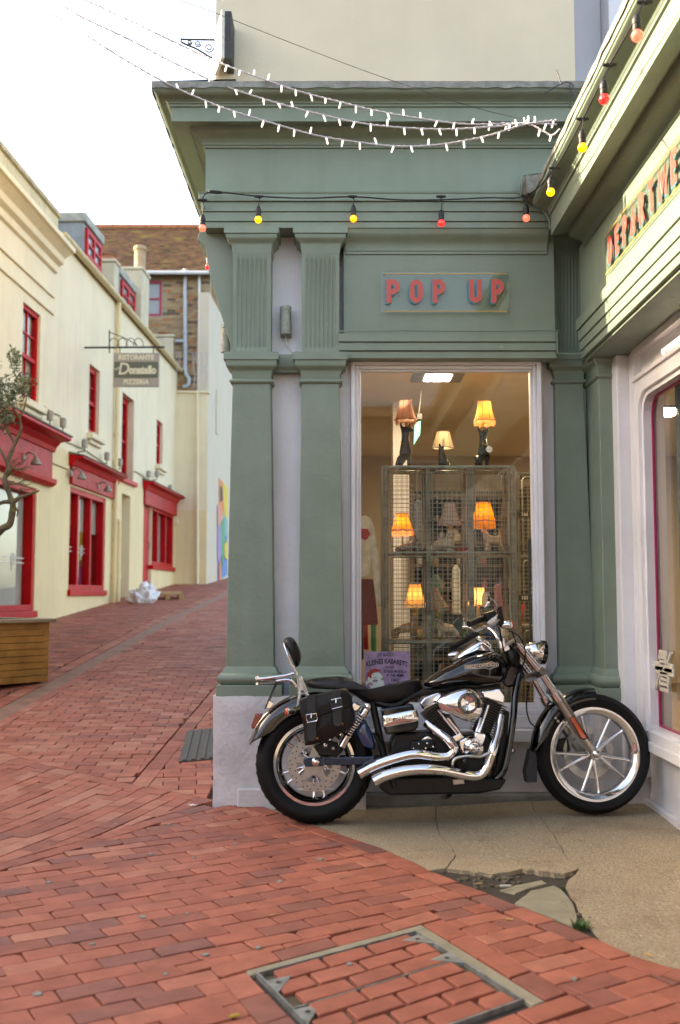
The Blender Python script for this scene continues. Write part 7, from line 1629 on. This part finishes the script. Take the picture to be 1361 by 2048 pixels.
slab([q3(112, 262), q3(165, 200), q3(330, 128), q3(380, 178), q3(300, 275), q3(158, 348)], -.085, .085, 'rocker_box', CHROME, bike, .01); slab([q3(815, 128), q3(1030, 96), q3(1092, 185), q3(1078, 275), q3(950, 240), q3(826, 200)], -.085, .085, 'rocker_box', CHROME, bike, .01)
for pts in ([(320, 335), (535, 618)], [(430, 430), (575, 610)], [(892, 288), (788, 596)], [(802, 430), (758, 590)]): rod([bl(*q3(*pts[0]), -.12), bl(*q3(*pts[1]), -.13)], .0085, 'pushrod_tube', CHROME, bike)
for pts in ([(480, 650), (580, 595), (620, 650), (520, 715)], [(735, 640), (745, 590), (860, 610), (855, 690), (825, 765)]): slab([q3(*p) for p in pts], -.14, -.06, 'lifter_block', CHROME, bike, .006)
slab([q3(*p) for p in ((470, 640), (900, 600), (1000, 760), (990, 1000), (860, 1080), (560, 1050), (480, 900))], -.10, .12, 'crankcase', BLACKM, bike, .02)
cc = bl(*q3(725, 775), -.13); MB().lathe([(0, .02), (.03, .018), (.031, .01), (.034, .006), (.05, .002), (.062, -.012), (.066, -.03)], cc, (0, -1, 0), 32).build('cam_cover', CHROME, bike, smooth=45)
slab([q3(*p) for p in ((545, 690), (640, 650), (790, 660), (840, 760), (815, 860), (700, 880), (600, 850), (560, 780))], -.125, -.09, 'cam_housing', CHROME, bike, .012); dome(cc + V((0, -.018, 0)), .026, .008, 'timer_cover', CHROME, bike)
for x, y in ((665, 795), (725, 735), (787, 790), (720, 830)): dome(bl(*q3(x, y), -.152), .0035, .003, 'cover_bolt', HOLE, bike)
# air cleaner
ac = pillow([q3(*p) for p in ((300, 250), (340, 200), (480, 130), (630, 92), (725, 110), (800, 180), (835, 290), (815, 390), (755, 450), (660, 475), (560, 440), (470, 400), (390, 385), (330, 330))], -.235, -.13, 'air_cleaner', CHROME, bike, p=2.4, n=12, yc=-.185)
ca = bl(*q3(660, 267), -.237)
MB().lathe([(.054, -.012), (.056, .0), (.05, .006), (.040, .006)], ca, (0, -1, 0), 40).build('insert_ring', M('insert_black', (.012, .012, .013), rough=.3), ac, smooth=40); MB().lathe([(.0395, .006), (.038, .003), (.012, -.002), (.005, .004), (0, .005)], ca, (0, -1, 0), 40).build('insert_cone', CHROME, ac, smooth=30)
for k in range(30):
    if k % 15 in (0, 7): continue
    a = 2 * math.pi * k / 30; p = ca + V((math.cos(a) * .0465, -.0068, math.sin(a) * .0465)); d = V((math.cos(a), 0, math.sin(a))) * .0035; s_ = V((-math.sin(a), 0, math.cos(a))) * .0016; MB().add([p - d - s_, p - d + s_, p + d + s_, p + d - s_], [(0, 1, 2, 3)]).build('ring_lettering', MATS['badge_silver'], ac)
# ---- exhausts
q2 = lambda x, y: (680 + x / 5.671, 1340 + y / 5.671)
def pipe_(pts, rads, y, name):
    P = [bl(a, b, y if i > 1 else y * (.5 + .25 * i)) for i, (a, b) in enumerate(pts)]; o = rodr(P, rads, name, CHROME, bike, 20, 6)
    e = P[-1]; d = (P[-1] - P[-2]).normalized(); MB().lathe([(rads[-1] * .90, -.001), (rads[-1] * .86, .0005), (0, .0008)], e, d, 20).build('pipe_mouth', HOLE, o, smooth=30); MB().lathe([(rads[-1] * .9, .0005), (rads[-1] * 1.02, .0), (rads[-1] * 1.02, -.006)], e, d, 20).build('pipe_lip', CHROME, o, smooth=30)
    return o
e1 = pipe_([(853, 1446), (876, 1464), (898, 1482), (908, 1497), (901, 1511), (882, 1514.5), (862, 1513), (830, 1509), (795, 1516), (765, 1525.5), (740, 1536), (718, 1548)], [.024, .024, .025, .025, .025, .026, .027, .030, .031, .031, .031, .030], -.175, 'exhaust_pipe')
e2 = pipe_([(1003, 1432), (997, 1466), (988, 1497), (979, 1525), (968, 1545), (955, 1552), (935, 1551), (910, 1546), (889, 1542), (856, 1539), (821, 1540.5), (795, 1545), (768, 1553), (748, 1563)], [.022, .024, .025, .025, .025, .026, .026, .026, .027, .029, .030, .030, .030, .030], -.195, 'exhaust_pipe')
for pts, r_, y0, ee in (([q2(1043, 980), q2(1036, 980)], .0285, -.175, e1), ([q2(1186, 1150), q2(1178, 1150)], .0285, -.195, e2)): MB().tube([bl(*pts[0], y0), bl(*pts[1], y0)], r_, 20).build('heat_shield_joint', SATIN, ee, smooth=40)
rod([bl(*q3(485, 965), -.21), bl(*q3(500, 915), -.21), bl(*q3(560, 880), -.21), bl(*q3(690, 865), -.22), bl(*q3(800, 872), -.22), bl(*q3(860, 850), -.22), bl(*q3(920, 822), -.22)], .0085, 'brake_pedal', SATIN, bike)
pgo = rod([bl(*q3(640, 930), -.16), bl(*q3(640, 935), -.26)], .017, 'footpeg', BLACKM, bike); dome(bl(*q3(640, 932), -.262), .018, .008, 'footpeg_cap', BLACKM, bike)
# ---- battery box, frame, underside
slab([q2(470, 440), q2(830, 385), q2(905, 625), q2(860, 690), q2(530, 742), q2(492, 640)], -.15, .15, 'battery_box', BLACKP, bike, .012)
cv_ = pillow([q2(478, 520), q2(660, 482), q2(850, 450), q2(886, 485), q2(886, 580), q2(700, 618), q2(500, 652), q2(482, 600)], -.175, -.13, 'battery_cover', CHROME, bike, p=5, n=10, yc=-.15)
c0 = bl(*q2(690, 540), -.1765); e0 = (bl(*q2(820, 515), -.1765) - bl(*q2(560, 565), -.1765)).normalized(); text('cover_script', 'Super Glide', .026, c0, e0, (0, 0, 1), HOLE, cv_, width=270 / 5.671 / 352, shear=.35)
slab([(790, 1466), (905, 1462), (915, 1500), (905, 1535), (780, 1535), (782, 1490)], -.09, .12, 'gearbox', BLACKM, bike, .015); slab([(757, 1556), (900, 1552), (1015, 1560), (1002, 1580), (960, 1588), (780, 1592), (760, 1578)], -.12, .12, 'lower_frame', BLACKM, bike, .012)
slab([(823, 1483), (868, 1478), (875, 1500), (820, 1503)], -.125, -.09, 'gearbox_cover', BLACKM, bike, .01)
for x, y in ((838, 1488), (855, 1487), (828, 1498), (852, 1497), (867, 1494)): dome(bl(x, y, -.127), .007, .006, 'case_bolt', CHROME, bike)
rod([bl(846, 1480, -.10), bl(856, 1476, -.11), bl(866, 1480, -.10)], .012, 'oil_filler', CHROME, bike)
for y0 in (-.09, .09): rodr([bl(1040, 1350, y0 * .4), bl(1032, 1385, y0 * .7), bl(1027, 1440, y0), bl(1018, 1500, y0), bl(1010, 1535, y0), bl(998, 1555, y0), bl(960, 1575, y0), bl(800, 1582, y0)], [.022, .02, .019, .019, .019, .018, .018, .018], 'frame_tube', BLACKP, bike)
slab([(1010, 1325), (1045, 1335), (1052, 1352), (1038, 1372), (1012, 1376), (1005, 1362)], -.035, .035, 'steering_head', BLACKP, bike, .012); dome(bl(1036, 1355, -.036), .016, .01, 'head_bolt', SATIN, bike)
slab([(1000, 1500), (1012, 1420), (1020, 1425), (1010, 1545), (985, 1560)], -.06, .06, 'radiator_panel', BLACKM, bike, .006)
rod([bl(740, 1400, -.10), bl(790, 1412, -.11), bl(850, 1385, -.08), bl(1000, 1368, -.05)], .018, 'frame_tube', BLACKM, bike); rod([bl(745, 1405, -.11), bl(755, 1450, -.11), bl(768, 1510, -.11), bl(790, 1575, -.11)], .02, 'frame_tube', BLACKM, bike)
pillow([q2(185, 640), q2(270, 560), q2(330, 640), q2(380, 760), q2(395, 890), q2(310, 890), q2(240, 830), q2(195, 740)], -.125, -.06, 'oil_tank_cover', M('blue_sheen_paint', (.006, .04, .13), rough=.12, coat=1., var=0), bike, p=4)  # gloss black cover coloured blue for the sky it mirrors
slab([q2(120, 385), q2(180, 372), q2(245, 400), q2(235, 440), q2(190, 480), q2(130, 460)], -.14, -.10, 'fender_strut', CHROME, bike, .008)
# coil of the rear brake hose and reservoir
hq = [bl(750, 1466, -.14), bl(766, 1498, -.14)]; d = hq[1] - hq[0]; MB().tube([hq[0] + d * (k / 90) + V((math.cos(k * .9) * .015, math.sin(k * .9) * .015, 0)) for k in range(91)], .0028, 5).build('pedal_spring', BLACKM, bike, smooth=60)
# ---- shocks
for y0 in (-.165, .165):
    T0, T1, S0, S1, B0, B1 = (bl(*q2(*p), y0) for p in ((315, 415), (270, 490), (250, 510), (90, 740), (85, 745), (20, 870)))
    sh_o = MB().tube([T0.lerp(T1, .25), T1, S0], [.022, .024, .024], 16).build('shock_absorber', CHROME, bike, smooth=40); dome(T0 + V((0, -.016, 0)), .020, .012, 'shock_top_bolt', CHROME, sh_o); MB().tube([T0 + V((0, -.018, 0)), T0 + V((0, .018, 0))], .018, 14).build('shock_eye', CHROME, sh_o, smooth=40)
    d = S1 - S0; L_ = d.length; d.normalize(); u = d.cross(V((0, 1, 0))).normalized(); v = d.cross(u); m = MB(); N = 9 * 16
    m.tube([S0 + d * (L_ * k / N) + (u * math.cos(2 * math.pi * k / 16) + v * math.sin(2 * math.pi * k / 16)) * .0205 for k in range(N + 1)], .0044, 6); m.build('spring', CHROME, sh_o, smooth=60)
    MB().tube([S0, S1], .012, 12).build('damper_rod', BLACKM, sh_o, smooth=40); MB().tube([B0, B1], .025, 18).build('lower_sleeve', CHROME, sh_o, smooth=40); MB().tube([B1, B1 + d * .035], [.02, .017], 14).build('lower_bush', BLACKM, sh_o, smooth=40); dome(bl(667, 1497, y0 - .02), .011, .008, 'lower_bolt', SATIN, sh_o)
# ---- saddlebag
sb = pillow([z(575, 790), z(850, 720), z(1130, 720), z(1165, 850), z(1195, 980), z(1130, 1110), z(960, 1210), z(800, 1275), z(650, 1305), z(624, 1280), z(606, 1050)], -.30, -.165, 'saddlebag', LEATH, bike, p=7, n=10, minr=.0)
fl_ = pillow([z(572, 790), z(650, 755), z(850, 712), z(1055, 664), z(1115, 690), z(1158, 800), z(1150, 850), z(900, 935), z(700, 1005), z(630, 1028), z(590, 990), z(575, 900)], -.325, -.16, 'bag_flap', LEATH, sb, p=9, n=8)
for pts in ([(648, 745), (746, 728), (752, 1000), (757, 1215), (742, 1255), (705, 1270), (665, 1255), (655, 1215), (652, 1000)], [(932, 700), (1028, 676), (1042, 880), (1046, 1040), (1035, 1085), (995, 1102), (955, 1085), (945, 1045)]): slab([z(*p) for p in pts], -.333, -.327, 'bag_strap', LEATHW, sb, .002)
for pts in ([(640, 965), (755, 950), (765, 1010), (760, 1032), (652, 1052)], [(922, 795), (1035, 772), (1048, 870), (934, 897)]):
    q = [bl(*z(*p), -.337) for p in pts]; MB().tube(q + [q[0]], .0034, 6).build('buckle', CHROME, sb, smooth=50); mid = (q[0] + q[1]) / 2; MB().tube([mid + V((0, 0, .004)), mid + V((0, -.004, -.02))], .0025, 5).build('buckle_pin', CHROME, sb)
for x, y in ((1051, 1066), (764, 1232)): dome(bl(*z(x, y), -.303), .0065, .003, 'rivet', M('copper', (.45, .2, .08), rough=.35, metal=.9), sb)
pillow([z(530, 1010), z(600, 1000), z(612, 1160), z(575, 1175), z(545, 1140)], .10, .23, 'far_saddlebag', LEATH, bike, p=6)
# ---- front end
STX = V((math.cos(STEER), math.sin(STEER), 0)); STA = V((-math.sin(STEER), math.cos(STEER), 0))
fwl, ax = wheel(FA, .333, .252, .112, STA, 'front_wheel')
recalc(MB().lathe([(.216, -.010), (.236, -.018), (.236, .018), (.216, .010), (.221, 0), (.216, -.010)], FA, STA, 60).build('rim_bead', CHROME, fwl, smooth=50))
spokes(fwl, FA, STA, .238, .035, 5, .01, CHROME, R(24), R(13), rr=(.012, .008), y=-.01)
recalc(MB().lathe([(0, -.06), (.03, -.06), (.034, -.05), (.028, -.03), (.04, -.015), (.04, .02), (.028, .04), (.034, .055), (0, .055)], FA, STA, 28).build('hub', CHROME, fwl, smooth=40))
fd = MB().lathe([(.105, -.0025), (.148, -.0025), (.148, .0025), (.105, .0025), (.105, -.0025)], FA + STA * .066, STA, 60).build('brake_disc', DISC, fwl, smooth=30); recalc(fd)
for k in range(5):
    a = 2 * math.pi * k / 5; u = STX; c = FA + STA * .064; MB().tube([c + u * math.cos(a) * .03 + V((0, 0, math.sin(a) * .03)), c + u * math.cos(a) * .11 + V((0, 0, math.sin(a) * .11))], .008, 6).build('disc_arm', DISC, fd)
slab([(1115, 1480), (1138, 1475), (1142, 1500), (1132, 1515), (1114, 1508)], .05, .10, 'front_caliper', BLACKM, bike, .006)
ff = fender(FA + V((0, 0, .004)), .352, R(178), R(88), .066, .055, STA, 'front_fender', BLACKP)
mf = slab([(1062, 1500), (1076, 1505), (1075, 1565), (1055, 1566), (1052, 1545)], -.05, .05, 'mud_flap', M('flap_rubber', (.02, .02, .022), rough=.7), ff, .002)
def fork(off, pu, pc, pm, pb_, nm):
    a, b, c, d = bl(*pu, off), bl(*pc, off), bl(*pm, off), bl(*pb_, off)
    o = MB().tube([a, b, c], .0205, 18).build('fork_tube', CHROME, bike, smooth=40)
    MB().tube([c - (c - b).normalized() * .03, c, c + (d - c).normalized() * .02], [.031, .033, .032], 18).build('fork_collar', CHROME, o, smooth=40)
    MB().tube([c, c.lerp(d, .25), c.lerp(d, .7), d, d + (d - c).normalized() * .02], [.031, .030, .026, .024, .012], 18).build('fork_slider', SATIN, o, smooth=50); return o
f_r = fork(-.10, (1034, 1286), (1083, 1345), (1116, 1395), (1189, 1507), 'near'); fork(.10, (1018, 1297), (1066, 1355), (1094, 1402), (1168, 1512), 'far')
dome(bl(1193, 1508, -.125), .024, .022, 'front_axle_cap', CHROME, bike)
q = px_poly([(1141, 1436), (1148, 1434), (1174, 1475), (1170, 1478), (1164, 1476)], -.134); MB().prism(q, (0, .006, 0)).build('reflector', ORL, f_r, bevel=.001); q = px_poly([(1139, 1436), (1148, 1431.5), (1177, 1475.5), (1170, 1481), (1162, 1477)], -.131); MB().prism(q, (0, .006, 0)).build('reflector_frame', BLACKM, f_r)
rod([bl(1087, 1343, -.12), bl(1075, 1349, -.06), bl(1058, 1356, .10)], .024, 'lower_clamp', SATIN, bike); rod([bl(1040, 1279, -.12), bl(1030, 1285, -.06), bl(1010, 1298, .10)], .022, 'upper_clamp', SATIN, bike)
for p, y0 in (((1075, 1352), -.125), ((1028, 1288), -.125)): dome(bl(*p, y0 - .02), .008, .006, 'clamp_bolt', HOLE, bike)
rod([bl(1040, 1345, 0), bl(1015, 1295, 0)], .03, 'steering_stem', BLACKM, bike)
for p in ((1112, 1437), (1117, 1443), (1129, 1446)): dome(bl(*p, -.115), .009, .01, 'fender_bolt', SATIN, bike)
hl = bl(1074, 1304, -.0); HX = (STX * .97 + V((0, 0, -.08))).normalized()
ho = MB().lathe([(0, -.085), (.018, -.083), (.04, -.065), (.056, -.035), (.063, 0), (.064, .03)], hl, HX, 32).build('headlight', CHROME, bike, smooth=50); MB().lathe([(.065, .022), (.069, .026), (.069, .046), (.062, .05), (.06, .045)], hl, HX, 32).build('headlight_rim', BLACKP, ho, smooth=40); MB().lathe([(.061, .044), (.045, .055), (0, .06)], hl, HX, 32).build('headlight_lens', M('headlamp_glass', (.5, .52, .55), rough=.08, spec=.8), ho, smooth=50)
rod([hl + V((0, 0, -.055)), bl(1068, 1340, 0)], .012, 'headlight_bracket', BLACKM, bike)
# handlebar
hb = rod([bl(975, 1237, -.28), bl(988, 1236, -.22), bl(998, 1252, -.14), bl(1003, 1278, -.06), bl(1003, 1284, 0), bl(999, 1282, .05), bl(990, 1266, .10), bl(976, 1256, .15), bl(962, 1258, .21), bl(951, 1264, .26)], .0125, 'handlebar', CHROME, bike, 14, 6)
rod([bl(939, 1248.5, -.42), bl(957, 1241, -.35), bl(975, 1235, -.28)], .0175, 'grip', LEATH, hb); rod([bl(904, 1295, .42), bl(926, 1284, .35), bl(950, 1268, .27)], .0175, 'grip', LEATH, hb)
slab([(967, 1227), (990, 1220), (998, 1232), (978, 1246)], -.33, -.26, 'switch_housing', BLACKM, hb, .008); slab([(998, 1213), (1004, 1211), (1009, 1240), (1004, 1256), (998, 1250)], -.30, -.24, 'brake_reservoir', BLACKM, hb, .006); slab([(973, 1246), (985, 1236), (997, 1228), (998, 1246), (980, 1252)], -.35, -.30, 'brake_lever_mount', SATIN, hb, .008)
rod([bl(998, 1240, -.33), bl(985, 1250, -.40), bl(972, 1252, -.45)], .006, 'brake_lever', SATIN, hb); slab([(935, 1270), (955, 1262), (962, 1270), (942, 1280)], .25, .33, 'switch_housing', BLACKM, hb, .008); rod([bl(958, 1272, .28), bl(940, 1287, .36), bl(918, 1292, .44)], .006, 'clutch_lever', SATIN, hb)
for y0 in (-.04, .04): slab([(995, 1276), (1010, 1274), (1014, 1296), (1000, 1299)], y0 - .015, y0 + .015, 'riser', CHROME, hb, .006)
def mirror(c, n, rx, rz, stem, face, par):
    n = V(n).normalized(); u = n.cross(V((0, 0, 1))).normalized(); v = u.cross(n); k = 24
    ring = lambda s_, d: [c + u * rx * s_ * math.cos(t) + v * rz * s_ * math.sin(t) + n * d for t in (2 * math.pi * i / k for i in range(k))]
    m = MB(); vs_ = ring(1, 0) + ring(.95, -.014) + ring(.5, -.024); m.add(vs_, [(j * k + i, j * k + (i + 1) % k, (j + 1) * k + (i + 1) % k, (j + 1) * k + i) for j in range(2) for i in range(k)] + [tuple(2 * k + i for i in range(k))])
    o = m.build('mirror', CHROME, bike, smooth=50); recalc(o); MB().add(ring(.93, .001), [tuple(range(k))]).build('mirror_glass', CHROME, o); recalc(bpy.data.objects[o.name]); rod(stem, .0055, 'mirror_stem', CHROME, o)
mirror(bl(970, 1199, -.36), (-1, -.18, .05), .05, .045, [bl(975, 1199, -.36), bl(984, 1198, -.34), bl(992, 1207, -.31), bl(996, 1222, -.28), bl(997, 1235, -.27)], 1, bike)
mirror(bl(920, 1249, .38), (-.75, -.66, .05), .048, .04, [bl(926, 1254, .36), bl(936, 1254, .34), bl(946, 1258, .31), bl(952, 1264, .28)], 1, bike)
bullet(bl(1019, 1250, -.26), (.97, .12, .05), .026, .06, 'front_indicator'); bullet(bl(912, 1310, .3), (.97, .12, .05), .024, .05, 'front_indicator')
for pts in ([(1020, 1262, -.24), (1038, 1272, -.2), (1050, 1295, -.16), (1050, 1320, -.12), (1040, 1345, -.06)], [(1000, 1258, -.25), (1003, 1275, -.2), (1008, 1300, -.1), (1018, 1325, -.05), (1014, 1350, -.05)], [(960, 1270, .25), (985, 1272, .18), (1005, 1290, .1), (1020, 1315, .06)], [(1060, 1372, -.06), (1054, 1400, -.06), (1056, 1430, -.05), (1068, 1452, -.04), (1110, 1475, .04)], [(1024, 1262, -.24), (1033, 1290, -.16), (1028, 1320, -.1), (1015, 1345, -.06), (1008, 1368, -.05)], [(1008, 1305, -.05), (1030, 1318, -.05), (1035, 1335, -.05)]): rod([bl(a, b, c) for a, b, c in pts], .0042, 'control_cable', BLACKM, bike, 6, 6)
pillow([(1012, 1300), (1030, 1297), (1040, 1312), (1034, 1330), (1015, 1328)], -.06, .06, 'ignition_cluster', BLACKM, bike, p=4); slab([(1005, 1296), (1018, 1290), (1022, 1298), (1008, 1306)], -.05, .03, 'horn_cover', CHROME, bike, .005)
# ---- stand (on the far side) with its return springs
sd0, sd1 = bl(893, 1580, .10), bl(886, 1575, .12)
foot = BI @ V((at_z(884, 1607).x, at_z(884, 1607).y, .012))
rodr([bl(900, 1578, .10), bl(898, 1592, .14), foot + V((.004, 0, .02)), foot], [.016, .013, .012, .015], 'side_stand', BLACKM, bike); 
for k in (0, 1): rod([bl(880 + 8 * k, 1581, .06), bl(883 + 6 * k, 1600, .10)], .0032, 'stand_spring', CHROME, bike)
slab([(906, 1560), (928, 1558), (930, 1568), (908, 1570)], -.135, -.12, 'frame_plate', SATIN, bike, .002)
dome(bl(1020, 1500, -.05), .03, .03, 'horn', CHROME, bike, (1, 0, 0))
